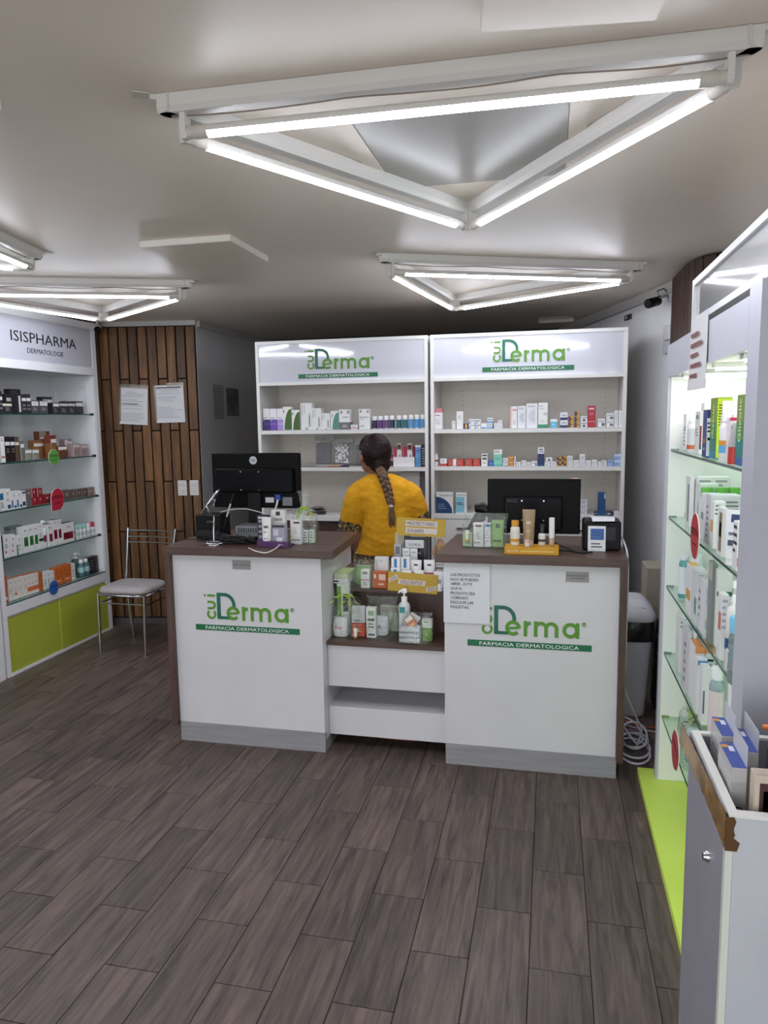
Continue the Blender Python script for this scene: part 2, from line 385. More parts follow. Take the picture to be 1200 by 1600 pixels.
def logo(parent, origin, W, slope=0.0, gradient=False):
    # origin: lower left corner of the dark band, on the front face; W: band width
    root = put('logo', MB().prism([(0, 0), (1, 0), (1.0, .053), (0, .053)], -.0015, 0, LB).mesh('logo'), parent, origin); root.scale = (W, 1, W)
    y0, y1 = -.002, 0
    d = MB(); s = .029
    ribbon(d, [(.236, .111), (.236, .352)], .034, LD, y0, y1)
    ribbon(d, [(.23, .338), (.29, .338)] + arc(.29, .245, .093, 90, 0, 10) + [(.383, .235), (.38, .205)], .03, LD, y0, y1)
    ribbon(d, [(.23, .124), (.335, .124)], .026, LD, y0, y1)
    d.build('initial', root)
    e = MB(); r = .05; yc = .168
    ribbon(e, arc(.374, yc, r, 0, 318, 20), s, LG, y0 - .0006, y1); ribbon(e, [(.33, yc - .004), (.424, yc + .004)], .022, LG, y0 - .0006, y1)
    e.build('letter', root)
    e = MB(); ribbon(e, [(.474, .103), (.474, .232)], s, LG, y0, y1); ribbon(e, arc(.520, .17, .046, 178, 95, 8), s, LG, y0, y1); e.build('letter', root)
    e = MB(); ribbon(e, [(.556, .103), (.556, .232)], s, LG, y0, y1)
    for q in (0, .083): ribbon(e, arc(.5975 + q, .176, .0415, 180, 0, 12) + [(.639 + q, .103)], s, LG, y0, y1)
    e.build('letter', root)
    e = MB(); ribbon(e, arc(.832, yc, r, 0, 360, 22)[:-1], s, LG, y0, y1, True); ribbon(e, [(.886, .103), (.886, .232)], s, LG, y0, y1); e.build('letter', root)
    # the small upright word: c, u, i read bottom to top
    w = .02
    e = MB(); ribbon(e, [(x, z) for x, z in arc(.163, .152, .036, 50, -230, 16)][::-1], w, LG, y0, y1); e.build('letter', root)
    e = MB(); ribbon(e, [(.127, .207), (.17, .207)] + arc(.168, .236, .029, -90, 90, 10) + [(.127, .265)], w, LG, y0, y1); e.build('letter', root)
    e = MB(); ribbon(e, [(.127, .325), (.203, .325)], w, LG, y0, y1); ribbon(e, [(.093, .325), (.111, .325)], w, LG, y0, y1); e.build('letter', root)
    e = MB(); ribbon(e, arc(.936, .222, .017, 0, 360, 14)[:-1], .004, LG, y0, y1, True)
    ribbon(e, [(.931, .213), (.931, .231)], .004, LG, y0, y1); ribbon(e, arc(.934, .227, .005, 90, -90, 5), .004, LG, y0, y1); ribbon(e, [(.935, .221), (.941, .213)], .004, LG, y0, y1)
    e.build('registered_mark', root)
    text(root, 'FARMACIA DERMATOLOGICA', (.5, -.003, .0265), LWH, w=.80, h=.03)
    return root

# ================================================================== left product cabinets
GREEN = noise_mat('olive_green_laminate', '#a3ac36', '#b0b843', nscale=2, rough=.45)
FRAMEW = noise_mat('cabinet_white', '#e0e0e3', '#e9e9eb', nscale=2, rough=.4)
def shelf_glass(parent, x0, x1, y0, y1, z, edge='x1', th=.008):
    g = MB().box(x0, x1, y0, y1, z - th, z, GLASS).build('glass_shelf', parent)
    e = MB()
    if edge == 'x1': e.box(x1, x1 + .002, y0, y1, z - th, z, GEDGE)
    else: e.box(x0 - .002, x0, y0, y1, z - th, z, GEDGE)
    e.build('glass_edge', g)
    return g
LSH = (1.727, 1.406, 1.092, .779)
def left_cabinet(y0, y1, label, words, zs=LSH):
    t = thing('product_cabinet', label, 'cabinet', (-3.66, (y0 + y1) / 2, 0)); ox, oy = -3.66, (y0 + y1) / 2
    xf, xb = -3.46 - ox, -3.86 - ox; a, b = y0 - oy, y1 - oy
    MB().box(xb, xb + .012, a + .03, b - .03, .4, 2.39, FRAMEW).build('back_panel', t)
    for y in (a, b - .05):
        sp = MB().box(xb, xf, y + (.015 if y < 0 else 0), y + .05 - (0 if y < 0 else .0), 0, 2.42, FRAMEW).build('side_panel', t)
    s = MB(); yi = b - .05
    s.box(xb + .012, xb + .06, yi - .012, yi, .5, 2.02, FRAMEW).box(xf - .07, xf - .002, yi - .012, yi, .5, 2.02, FRAMEW).box(xb + .06, xf - .07, yi - .012, yi, 1.94, 2.02, FRAMEW)
    s.build('side_frame', t)
    v = MB().box(xf - .03, xf - .004, a + .05, b - .05, 2.08, 2.37, mat('#c4c4cd', .15, coat=.3)).build('sign_panel', t)
    MB().box(xb, xf, a + .05, b - .05, 2.37, 2.42, FRAMEW).box(xf - .04, xf + .006, a + .05, b - .05, 2.022, 2.08, FRAMEW).box(xb, xf - .04, a + .05, b - .05, 2.022, 2.034, FRAMEW).build('sign_rail', t)
    if words:
        c = (b + a) / 2
        p0, p1 = on_x((17, 525), -3.46), on_x((119, 534), -3.46)
        text(v, 'ISISPHARMA', (xf - .002, (p0.y + p1.y) / 2 - oy, 2.238), INK, w=p1.y - p0.y, h=.07, rot=(PI / 2, 0, PI / 2))
        q0, q1 = on_x((43, 545), -3.46), on_x((99, 550), -3.46)
        text(v, 'DERMATOLOGIE', (xf - .002, (q0.y + q1.y) / 2 - oy, 2.152), mat('#3a3a3e', .6), w=q1.y - q0.y, h=.034, rot=(PI / 2, 0, PI / 2))
    for z in zs:
        g = shelf_glass(t, xb + .015, xf - .02, a + .052, b - .064, z)
        MB().box(xf - .045, xf - .012, b - .064, b - .05, z - .012, z + .006, BLACK).box(xf - .03, xf - .02, b - .056, b - .05, z + .006, z + .03, FRAMEW).build('shelf_clip', g)
    lo = MB().box(xb, xf + .0, a + .05, b - .05, .405, .474, FRAMEW).build('lower_shelf', t)
    shelf_glass(t, xb + .015, xf - .002, a + .052, b - .052, .484)
    MB().box(xb, xf - .02, a + .05, b - .05, .0, .40, mat('#c9c7bb', .5)).build('base', t)
    m = (a + b) / 2 - .02
    MB().box(xf - .02, xf - .006, a + .045, m, .02, .385, GREEN).build('sliding_door', t)
    MB().box(xf - .02, xf - .001, m - .006, b - .052, .02, .385, GREEN).build('sliding_door', t)
    MB().box(xf - .02, xf + .004, a + .05, b - .05, 0, .018, FRAMEW).build('bottom_rail', t)
    return t
left_cabinet(3.965, 5.17, 'white product cabinet with glass shelves and olive green doors beside the wooden boards', True)
left_cabinet(2.70, 3.962, 'neighbouring white cabinet with olive green doors at the left picture edge', False, (1.70, 1.38, 1.06, .75))

# ================================================================== back shelving units
MEL = noise_mat('white_melamine', '#dcdbd8', '#e6e5e2', nscale=2, rough=.4)
MELB = noise_mat('cream_melamine_back', '#dbd5ca', '#e4ded4', nscale=2, rough=.5)
SIGN = mat('#d0d1da', .07, coat=1.0)
def back_unit(x0, x1, shelves, label, band, brown):
    Y0, D, H, T = 4.8, .38, 2.19, .022; ox, oy = (x0 + x1) / 2, Y0
    t = thing('shelving_unit', label, 'shelving', (ox, oy, 0)); a, b = x0 - ox, x1 - ox
    for x in (a, b - T): MB().box(x, x + T, 0, D, 0, H, MEL).build('side_panel', t)
    MB().box(a + T, b - T, 0, D, H - T, H, MEL).build('top_panel', t)
    MB().box(a + T, b - T, D - .01, D, .05, H - T, MELB).build('back_panel', t)
    s = MB().box(a + T, b - T, .006, .02, 1.915, H - T, SIGN).build('sign_panel', t)
    MB().box(a + T, b - T, 0, .05, 1.893, 1.915, MEL).build('sign_rail', t)
    p, q = on_y(band[0], Y0), on_y(band[1], Y0)
    logo(s, (p.x - ox, .005, (p.z + q.z) / 2 ), q.x - p.x)
    for z in shelves[:2]: MB().box(a + T, b - T, .004, D - .01, z - .026, z, MEL).build('shelf', t)
    z = shelves[2]; MB().box(a + T, b - T, .0, D - .01, z - .03, z, MEL).build('worktop', t)
    n = 3
    for k in range(n):
        w = (b - a - 2 * T) / n; X = a + T + k * w
        dm = LAMV if brown else MEL
        dr = MB().box(X + .002, X + w - .002, .03 if brown else .002, .05 if brown else .02, .08, z - .034, dm).build('door', t)
        MB().box(X + w / 2 - .05, X + w / 2 + .05, .018 if brown else -.008, .03 if brown else .002, z - .10, z - .088, mat('#9a9a9c', .3, 1.0)).build('handle', dr)
    MB().box(a + T, b - T, .06, .08, 0, .08, mat('#77767a', .5)).build('kickboard', t)
    ph = MB()
    for X in (a + .17, b - .10):
        zz = 1.06
        while zz < 1.86:
            if all(abs(zz - s_) > .035 for s_ in shelves): ph.lathe([(.0028, 0), (.0028, .002)], INK, 6, smooth=False); n8 = 12; [ph.v.__setitem__(i, Vector((X + ph.v[i].x, D - .0105 - ph.v[i].z, zz + ph.v[i].y))) for i in range(len(ph.v) - 24, len(ph.v))]
            zz += .034
    o = ph.build('peg_holes', t); o['kind'] = 'stuff'
    return t
SL = (1.587, 1.333, .993); SR = (1.582, 1.338, 1.022)
back_unit(-1.987, -.792, SL, 'white shelving unit with green logo sign directly behind the woman', ((466, 591), (590, 589)), True)
back_unit(-.775, .45, SR, 'white shelving unit with green logo sign beside the slanted wall', ((753.5, 582), (897, 577)), False)

# ================================================================== counters
CW = noise_mat('counter_white', '#cfcdd0', '#d9d7da', nscale=1.6, rough=.32)
KICK = noise_mat('brushed_kickboard', '#8b898c', '#a09ea1', scale=(1, 20, 20), nscale=3, rough=.35)
def counter(x0, x1, fx0, fx1, side, label, plaque, words, band):
    ox, oy = (x0 + x1) / 2, 3.62
    t = thing('sales_counter', label, 'counter', (ox, oy, 0)); a, b = x0 - ox, x1 - ox; f0, f1 = fx0 - ox, fx1 - ox
    bl_, br_ = (a, b - .033) if side < 0 else (a + .029, b)
    MB().prism([(a, 3.312 - oy), (b, 3.312 - oy), (br_, 3.925 - oy), (bl_, 3.925 - oy)], .990, 1.030, LAM, 'z').build('worktop', t)
    MB().box(f0, f1, 3.345 - oy, 3.363 - oy, .10, .989, CW).build('front_panel', t)
    if side < 0: MB().box(a, a + .03, 3.315 - oy, 3.92 - oy, .085, .989, LAMV).build('end_panel', t)
    else: MB().box(b - .03, b, 3.315 - oy, 3.92 - oy, .085, .989, LAMV).build('end_panel', t)
    xi = f1 if side < 0 else f0
    MB().box(xi - .018 if side < 0 else xi, xi if side < 0 else xi + .018, 3.364 - oy, 3.90 - oy, .06, .989, CW).build('side_panel', t)
    MB().box(f0 + .02, f1 - .02, 3.88 - oy, 3.898 - oy, .06, .989, CW).build('rear_panel', t)
    MB().box(f0 + .004, f1 + .004, 3.338 - oy, 3.356 - oy, 0, .099, KICK).box(f1 - .012, f1 + .004, 3.357 - oy, 3.88 - oy, 0, .059, KICK).build('kickboard', t)
    p, q = [on_y(k, 3.345) for k in plaque]
    pl = MB().box(p.x - ox, q.x - ox, 3.3425 - oy, 3.345 - oy, q.z, p.z, mat('#8f8d8b', .4, .3)).build('sign_plate', t)
    text(pl, words, ((p.x + q.x) / 2 - ox, 3.342 - oy, (p.z + q.z) / 2), INK, w=(q.x - p.x) * .88)
    p, q = on_y(band[0], 3.345), on_y(band[1], 3.345)
    logo(t, (p.x - ox, 3.345 - oy, (p.z + q.z) / 2), q.x - p.x)
    return t
counter(-1.905, -1.013, -1.875, -1.085, -1, 'left sales counter with walnut top and white logo front', ((363, 875), (392, 890)), 'Area de surtido', ((306.5, 985), (468.5, 990.5)))
counter(-.520, .336, -.480, .305, 1, 'right sales counter with walnut top, logo front and taped paper notice', ((884, 893), (920, 910)), 'Area de devolucion\na proveedores', ((730.5, 1008), (924.5, 1019)))

# stepped display between the counters
dx0, dx1 = -1.083, -.482
t = thing('display_cabinet', 'white stepped display cabinet with brown ledges between the two counters', 'cabinet', ((dx0 + dx1) / 2, 3.65, 0)); ox = (dx0 + dx1) / 2; oy = 3.65
a, b = dx0 - ox, dx1 - ox
MB().box(a, b, 3.405 - oy, 3.66 - oy, .535, .555, LAM).build('lower_ledge', t)
dr = MB().box(a, b, 3.42 - oy, 3.438 - oy, .32, .534, CW).build('drawer_front', t)
MB().box(a, b, 3.42 - oy, 3.438 - oy, .065, .213, CW).build('drawer_front', t)
MB().box(a, b, 3.44 - oy, 3.80 - oy, .195, .213, CW).build('shelf_board', t)
MB().box(a, b, 3.79 - oy, 3.80 - oy, .02, .53, CW).build('rear_panel', t)
MB().box(a, b, 3.66 - oy, 3.675 - oy, .535, .774, LAMV).build('riser', t)
MB().box(a, b, 3.57 - oy, 3.76 - oy, .775, .79, LAM).build('middle_ledge', t)
MB().box(a, b, 3.745 - oy, 3.76 - oy, .791, .843, LAMV).build('riser', t)
MB().box(a, b, 3.70 - oy, 3.90 - oy, .844, .858, LAM).build('upper_ledge', t)
MB().box(a + .05, b - .05, 3.6 - oy, 3.62 - oy, 0, .064, mat('#2a2828', .7)).build('kickboard', t)

# ================================================================== lit cabinet on the right
LIME = noise_mat('lime_laminate', '#d6f05e', '#def66c', nscale=2, rough=.4)
GREYC = noise_mat('cabinet_grey_lilac', '#b4b4bf', '#c0c0ca', nscale=2, rough=.4)
CREAM = noise_mat('cabinet_cream_inside', '#eeeeea', '#f4f4f0', nscale=2, rough=.45)
LED = emit_mat('lit_led', '#fbfff4', LED_POWER)
rx, ry0, ry1 = .475, 1.915, 3.35
t = thing('display_cabinet', 'lit tall cabinet with glass shelves and lime platform along the right wall', 'cabinet', (.66, 2.63, 0)); ox, oy = .66, 2.63
xf = rx - ox; xb = .85 - ox; a, b = ry0 - oy, ry1 - oy
MB().box(xf, xb, b - .04, b, .03, 1.942, GREYC).build('side_panel', t)
MB().box(xf + .012, xb, b - .046, b - .0402, .032, 1.81, CREAM).build('side_lining', t)
MB().box(xf, xb, a, a + .02, .03, 1.965, GREYC).box(xf, xf + .02, a + .02, a + .11, .03, 1.965, GREYC).build('side_panel', t)
MB().box(xf, xf + .02, b - .17, b - .0405, 1.812, 1.942, GREYC).build('sign_panel', t)
MB().box(xf, xf + .02, a + .111, b - .172, 1.812, 1.942, GREYC).build('sign_panel', t)
MB().box(xf + .02, xb, a + .02, b - .047, 1.815, 1.835, CREAM).build('top_lining', t)
MB().box(xb - .012, xb, a + .02, b - .047, .032, 1.814, CREAM).build('back_panel', t)
MB().box(xf - .065, xb, a + .03, b + .06, .0, .03, LIME).build('platform', t)
for y in (-.05, -.42, .30, .52):
    hs = MB().box(xf + .03, xb - .05, y - .02, y + .02, 1.800, 1.8145, CREAM).build('lamp_housing', t)
    MB().box(xf + .04, xb - .06, y - .012, y + .012, 1.793, 1.7995, LED).build('lamp_strip', hs)
ls = MB().box(xf + .022, xf + .034, a + .04, a + .10, .10, 1.76, CREAM).build('lamp_housing', t)  # unseen upright strip behind the near stile, added to brighten the lower shelves
MB().box(xf + .0345, xf + .037, a + .055, a + .085, .12, 1.74, LED).build('lamp_strip', ls)
RSH = (1.507, 1.221, .918, .621, .33)
for z in RSH:
    g = shelf_glass(t, xf + .02, xb - .014, a + .03, b - .048, z, 'x0')
    MB().box(xf + .02, xf + .05, b - .0478, b - .0461, z - .01, z + .004, CHROME).build('shelf_clip', g)

# framed glass box on the wall above it
t = thing('framed_panel', 'white framed glass panel mounted above the lit right cabinet', 'framed panel', (.7, 2.4, 2.02)); ox, oy, oz = .7, 2.4, 2.02
fr = MB(); X0, X1, y0, y1, z0, z1 = .52 - ox, .56 - ox, 1.5 - oy, 3.09 - oy, 1.990 - oz, 2.16 - oz; w = .022
fr.box(X0, X1, y0, y1, z0, z0 + w, WHITE).box(X0, X1, y0, y1, z1 - w, z1, WHITE).box(X0, X1, y1 - w, y1, z0 + w, z1 - w, WHITE).box(X0, X1, y0, y0 + w, z0 + w, z1 - w, WHITE)
fr.build('frame', t)
MB().box(X1 + .001, .85 - ox, y0, y1, z0, z1, mat('#e3dcc6', .5)).build('casing', t)
MB().box(X0 + .012, X0 + .018, y0 + w, y1 - w, z0 + w, z1 - w, mat('#c9cacb', .06, coat=1.0)).build('pane', t)

# ================================================================== chair
t = thing('side_chair', 'chrome framed chair with grey padded seat beside the left cabinet', 'chair', (-3.0, 4.77, 0))
cx, cy = -3.0, 4.77
fl_, fr_, br_, bl_ = (-3.185, 4.60), (-2.805, 4.585), (-2.80, 4.92), (-3.165, 4.935)
def C_(p, z): return (p[0] - cx, p[1] - cy, z)
s = MB(); ring = []
def rsq(z, g, n=40):
    out = []
    for i in range(n):
        an = 2 * PI * i / n; c_, s_ = math.cos(an), math.sin(an); k = 5
        r = (abs(c_) ** k + abs(s_) ** k) ** (-1 / k); out.append((c_ * r * (.195 - g), s_ * r * (.185 - g) - (0 if s_ < 0 else 0) - .01, z))
    return out
PAD = noise_mat('grey_vinyl', '#a6a1a1', '#b5b0af', nscale=12, rough=.5, bump=.06)
s.loft([rsq(.435, .02), rsq(.44, .0), rsq(.458, -.002), rsq(.474, .008), rsq(.482, .03), rsq(.486, .08)], PAD).build('seat', t)
for p, q in ((fl_, (-3.175, 4.575)), (fr_, (-2.812, 4.572))): MB().tube([C_(p, .434), C_(q, .0)], .0115, CHROME, 12).build('leg', t)
for p, q, top in ((br_, (-2.83, 4.96), (-2.735, 4.95)), (bl_, (-3.15, 4.97), (-3.14, 4.965))):
    MB().tube([C_(q, .0), C_(p, .434), C_(((p[0] * .5 + top[0] * .5), p[1] * .5 + top[1] * .5), .64), C_(top, .862)], .0115, CHROME, 12).build('leg', t)
MB().tube([C_(fl_, .425), C_(fr_, .425), C_(br_, .425), C_(bl_, .425)], .009, CHROME, 8, closed=True).build('seat_frame', t)
for p, q, z in ((fl_, fr_, .365), (fl_, bl_, .36), (fr_, br_, .36)): MB().tube([C_(p, z), C_(q, z)], .006, CHROME, 8).build('stretcher', t)
for z, r in ((.842, .0075), (.795, .006), (.752, .006)):
    f = (z - .434) / .428; L0 = Vector(bl_).lerp(Vector((-3.14, 4.965)), f); R0 = Vector(br_).lerp(Vector((-2.735, 4.95)), f); M0 = (L0 + R0) / 2 + Vector((0, .03))
    MB().tube([C_(L0, z), C_(L0.lerp(M0, .6), z), C_(M0, z), C_(R0.lerp(M0, .6), z), C_(R0, z)], r, CHROME, 8).build('back_rail', t)

# ================================================================== open stock bin, bottom right
BIN = noise_mat('bin_grey_laminate', '#8f8d97', '#9d9ba4', nscale=2.5, rough=.42); RIM = mat('#e9e8e2', .4)
t = thing('stock_bin', 'grey open topped stock bin with torn brown tape in the bottom right corner', 'bin', (.56, 1.66, 0)); ox, oy = .56, 1.66
x0, x1, y0, y1, H, T = .345 - ox, .80 - ox, 1.462 - oy, 1.862 - oy, .875, .018
MB().box(x0, x0 + T, y0 + T, y1, .0, H - .006, BIN).build('side_panel', t)
MB().box(x1 - T, x1, y0 + T, y1, .0, H - .006, BIN).build('side_panel', t)
MB().box(x0 + .014, x1, y0, y0 + T - .001, .0, H - .006, noise_mat('bin_pale_laminate', '#b9bcc2', '#c8cbd0', nscale=2.5, rough=.4)).build('front_panel', t)
MB().box(x0, x0 + .0135, y0, y0 + T - .001, 0, H - .075, mat('#d9dcd0', .4)).build('front_edge', t)
MB().box(x0 + T, x1 - T, y1 - T, y1, .0, H - .006, BIN).build('rear_panel', t)
MB().box(x0 + T, x1 - T, y0 + T, y1 - T, .60, .62, BIN).build('floor_board', t)
r = MB(); 
r.box(x0 + .004, x0 + T + .004, y0, y1, H - .006, H, RIM).box(x0 + T + .004, x1, y0, y0 + T + .003, H - .006, H, RIM).box(x0 + T + .004, x1, y1 - T, y1, H - .006, H, RIM).box(x1 - T, x1, y0 + T + .003, y1 - T, H - .006, H, RIM)
r.build('rim', t)
TAPE = noise_mat('brown_tape', '#6b4c22', '#b08a4e', nscale=14, rough=.22, spec=.7, bump=.25)
tp = MB(); n = 30; lo = []; hi = []
for i in range(n + 1):
    y = y0 - .0 + (y1 + .05 - y0) * i / n
    lo.append((x0 - .0025 - .012 * (i / n) ** 2, y, H - .072 + .005 * math.sin(i * 1.7) * (i / n) + (.02 * (i / n)))); hi.append((x0 - .002 - .010 * (i / n) ** 2, y, H - .003 + .002 * math.sin(i * .9)))
tp.loft([lo, hi], TAPE, False, False, False, closed=False)
lo2 = [(p[0] + .0012, p[1], p[2]) for p in lo]; hi2 = [(p[0] + .0012, p[1], p[2]) for p in hi]; tp.loft([hi2, lo2], TAPE, False, False, False, closed=False)
tp.build('side_tape', t)
tp = MB(); pl_ = [(x0 - .002, H - .075)]
for i in range(9): pl_.append((x0 + .012 + .006 * ((i * 37) % 5) / 5 + (.008 if i < 3 else 0), H - .075 + .07 * i / 8))
pl_.append((x0 - .002, H - .006)); tp.prism(pl_, y0 - .003, y0 - .0005, mat('#5d3f1e', .35)).build('corner_tape', t)
MB().lathe([(.012, 0), (.012, .006), (.009, .008), (.009, .012)], CHROME, 14).build('lock', t, (x0 - .0, 1.60 - oy, .70), (0, -PI / 2, 0))

# ================================================================== product builders (origin: middle of the base, front faces -y)
EPS = .0006
def lines(n, u0, u1, v0, v1, h='#6d6d70'):
    out = []; st = (v1 - v0) / n
    for i in range(n):
        k = u1 - (u1 - u0) * (.0, .25, .1, .4, .15)[(i * 3 + n) % 5]
        out.append((u0, k, v1 - st * (i + .62), v1 - st * (i + .2), h))
    return out
def carton(loc, w, d, h, rz, label, cat='box', group=None, base='#e4e4e2', sl=None, dec=(), side=(), txt=(), name='carton', rough=.4, tilt=0, top=None, side_l=()):
    m = mat(base, rough)
    mb = MB().box(-w / 2, w / 2, -d / 2, d / 2, 0, h, m, ch=min(.0012, w * .05), sl=[(v, mat(c, rough)) for v, c in sl] if sl else None)
    y = -d / 2 - .0004
    for u0, u1, v0, v1, c in dec: mb.poly([(w * (u0 - .5), y, h * v0), (w * (u1 - .5), y, h * v0), (w * (u1 - .5), y, h * v1), (w * (u0 - .5), y, h * v1)], mat(c, rough))
    for u0, u1, v0, v1, c in side:   # right-hand side (+x), u runs front to back
        x = w / 2 + .0004; mb.poly([(x, d * (u0 - .5), h * v0), (x, d * (u1 - .5), h * v0), (x, d * (u1 - .5), h * v1), (x, d * (u0 - .5), h * v1)], mat(c, rough))
    for u0, u1, v0, v1, c in side_l:
        x = -w / 2 - .0004; mb.poly([(x, d * (u1 - .5), h * v0), (x, d * (u0 - .5), h * v0), (x, d * (u0 - .5), h * v1), (x, d * (u1 - .5), h * v1)], mat(c, rough))
    z = h + .0003                     # tuck flap seam and optional coloured lid
    if top: mb.poly([(-w / 2 + .001, -d / 2 + .001, z), (w / 2 - .001, -d / 2 + .001, z), (w / 2 - .001, d / 2 - .001, z), (-w / 2 + .001, d / 2 - .001, z)], mat(top, rough))
    mb.poly([(-w / 2 + .002, -d / 2 + .003, z + .0003), (w / 2 - .002, -d / 2 + .003, z + .0003), (w / 2 - .002, -d / 2 + .0042, z + .0003), (-w / 2 + .002, -d / 2 + .0042, z + .0003)], mat('#8e8e8e', .6))
    o = mb.build(name, None, loc, (tilt, 0, rz)); tag(o, label, cat, group)
    for s, u, v, tw, th, c in txt: text(o, s, (w * (u - .5), y - .0003, h * v), mat(c, .5), w=w * tw, h=(h * th if th else None))
    return o
def swoosh(w, h, d, c, left=.2):
    # leaf shaped print sweeping up the right side of a carton front
    pts = [(w * (left - .5), h * .01)] + [(w * (left - .5 + (1 - left) * .93 * (i / 8) ** 1.6), h * (.01 + .90 * math.sin(i / 8 * PI / 2))) for i in range(1, 9)] + [(w * .49, h * .91), (w * .49, h * .01)]
    return MB().prism(pts, -d / 2 - .0008, -d / 2 - .0003, mat(c, .4))
def bottle(loc, r, h, rz, label, group=None, body='#e8e8e6', cap='#f0f0ee', lab=None, capf=.2, sh=.08, neck=.6, capr=.8, lv=(.12, .7), name='bottle', cat='bottle', clear=False, txt=None, txtc='#333333', flat=1.0, seg=18, lab2=None):
    t = thing(name, label, cat, loc, (0, 0, rz), group)
    hb = h * (1 - capf)
    bm = mat(body, .25) if not clear else mat(body, .08, trans=.55)
    MB().lathe([(r * .9, 0), (r, h * .02), (r, hb - h * sh), (r * .9, hb - h * sh * .5), (r * neck, hb - h * .005), (r * neck, hb)], bm, seg, sy=flat).build('body', t)
    MB().lathe([(r * capr, hb), (r * capr, h * .985), (r * capr * .9, h)], mat(cap, .35), seg, sy=flat if capr > .7 else 1).build('cap', t)
    for lc, (a, b) in ((lab, lv), (lab2, (lv[0], lv[0] + .12))):
        if lc:
            k = .0005 if lc is lab else .0009
            MB().lathe([(r + k, h * a), (r + k, h * b)], mat(lc, .4), seg, cap0=False, cap1=False, sy=flat).build('label_band', t)
    if txt: text(t, txt, (0, -r * flat - .001, h * (lv[0] + lv[1]) / 2), mat(txtc, .5), w=r * 1.3)
    return t
def pump(loc, r, h, rz, label, group=None, body='#e8e8e6', cap='#f2f2f0', lab=None, flat=1.0, clear=False, collar=None, lv=(.1, .5), nozzle=0, txt=None, txtc='#333333', lab2=None, cat='bottle'):
    t = thing('pump_bottle', label, cat, loc, (0, 0, rz), group); hb = h * .74
    bm = mat(body, .25) if not clear else mat(body, .08, trans=.55)
    MB().lathe([(r * .92, 0), (r, h * .02), (r, hb - h * .1), (r * .85, hb - h * .04), (r * .45, hb), (r * .42, hb + .002)], bm, 18, sy=flat).build('body', t)
    p = MB().lathe([(r * .5, hb), (r * .5, hb + h * .09), (r * .42, hb + h * .1)], mat(collar or cap, .35), 14).lathe([(r * .16, hb + h * .1), (r * .16, h * .93)], mat(cap, .35), 8)
    p.lathe([(r * .5, h * .92), (r * .5, h * .985), (r * .4, h)], mat(cap, .35), 12)
    ca, sa = math.cos(nozzle), math.sin(nozzle)
    p.tube([(0, 0, h * .96), (ca * r * .9, sa * r * .9, h * .965), (ca * r * 1.3, sa * r * 1.3, h * .94)], [r * .22, r * .18, r * .14], mat(cap, .35), 8)
    p.build('pump', t)
    for lc, (a, b), k in ((lab, lv, .0005), (lab2, (lv[0], lv[0] + .12), .0009)):
        if lc: MB().lathe([(r + k, h * a), (r + k, h * b)], mat(lc, .4), 18, cap0=False, cap1=False, sy=flat).build('label_band', t)
    if txt: text(t, txt, (0, -r * flat - .001, h * (lv[0] + lv[1]) / 2), mat(txtc, .5), w=r * 1.3)
    return t
def squeeze(loc, r, h, rz, label, group=None, body='#e6e6e6', cap='#f0f0f0', band=None, tilt=0, capf=.18, dec=None, wtop=1.25, txt=None, txtc='#333333', cat='tube'):
    # tube standing on its cap, crimped flat at the top
    t = thing('squeeze_tube', label, cat, loc, (tilt, 0, rz), group); hc = h * capf; rings = []; bm = mat(body, .3)
    for f in (0, .15, .35, .6, .85, .97, 1.0):
        sx = r * (1 + (wtop - 1) * f); sy = r * (1 - .94 * f ** 1.15); z = hc + (h - hc) * f
        if f == 1: sy = r * .06
        rings.append([(sx * math.cos(2 * PI * j / 20), sy * math.sin(2 * PI * j / 20), z) for j in range(20)])
    MB().loft(rings, bm).build('body', t)
    MB().lathe([(r * .92, 0), (r * .94, hc * .1), (r * .9, hc)], mat(cap, .35), 18).build('cap', t)
    def pr(u0, u1, v0, v1, c):
        def P(u, v): f = (v * h - hc) / (h - hc); return (r * (1 + (wtop - 1) * f) * (u - .5) * 2, -r * max(.06, 1 - .94 * f ** 1.15) - .0012, v * h)
        vs = [v0 + (v1 - v0) * i / 4 for i in range(5)]
        MB().loft([[P(u0, v) for v in vs], [P(u1, v) for v in vs]], mat(c, .4), False, False, False, closed=False).build('print', t)
    for q in dec or []: pr(*q)
    if txt: text(t, txt, (0, -r * .62, h * .66), mat(txtc, .5), w=r * 1.5)
    return t
def case_stick(loc, r, h, rz, label, group=None, body='#e8e8e8', cap='#9fd3cb'):
    t = thing('deodorant_stick', label, 'deodorant', loc, (0, 0, rz), group)
    MB().lathe([(r * .95, 0), (r, h * .03), (r, h * .62), (r * .96, h * .64)], mat(body, .35), 16, sy=.65).build('body', t)
    MB().lathe([(r * .98, h * .645), (r, h * .66), (r * .98, h * .93), (r * .8, h)], mat(cap, .35), 16, sy=.65).build('cap', t)
    MB().lathe([(r + .0005, h * .2), (r + .0005, h * .45)], mat('#b9c6c8', .4), 16, sy=.65, cap0=False, cap1=False).build('label_band', t)
    return t

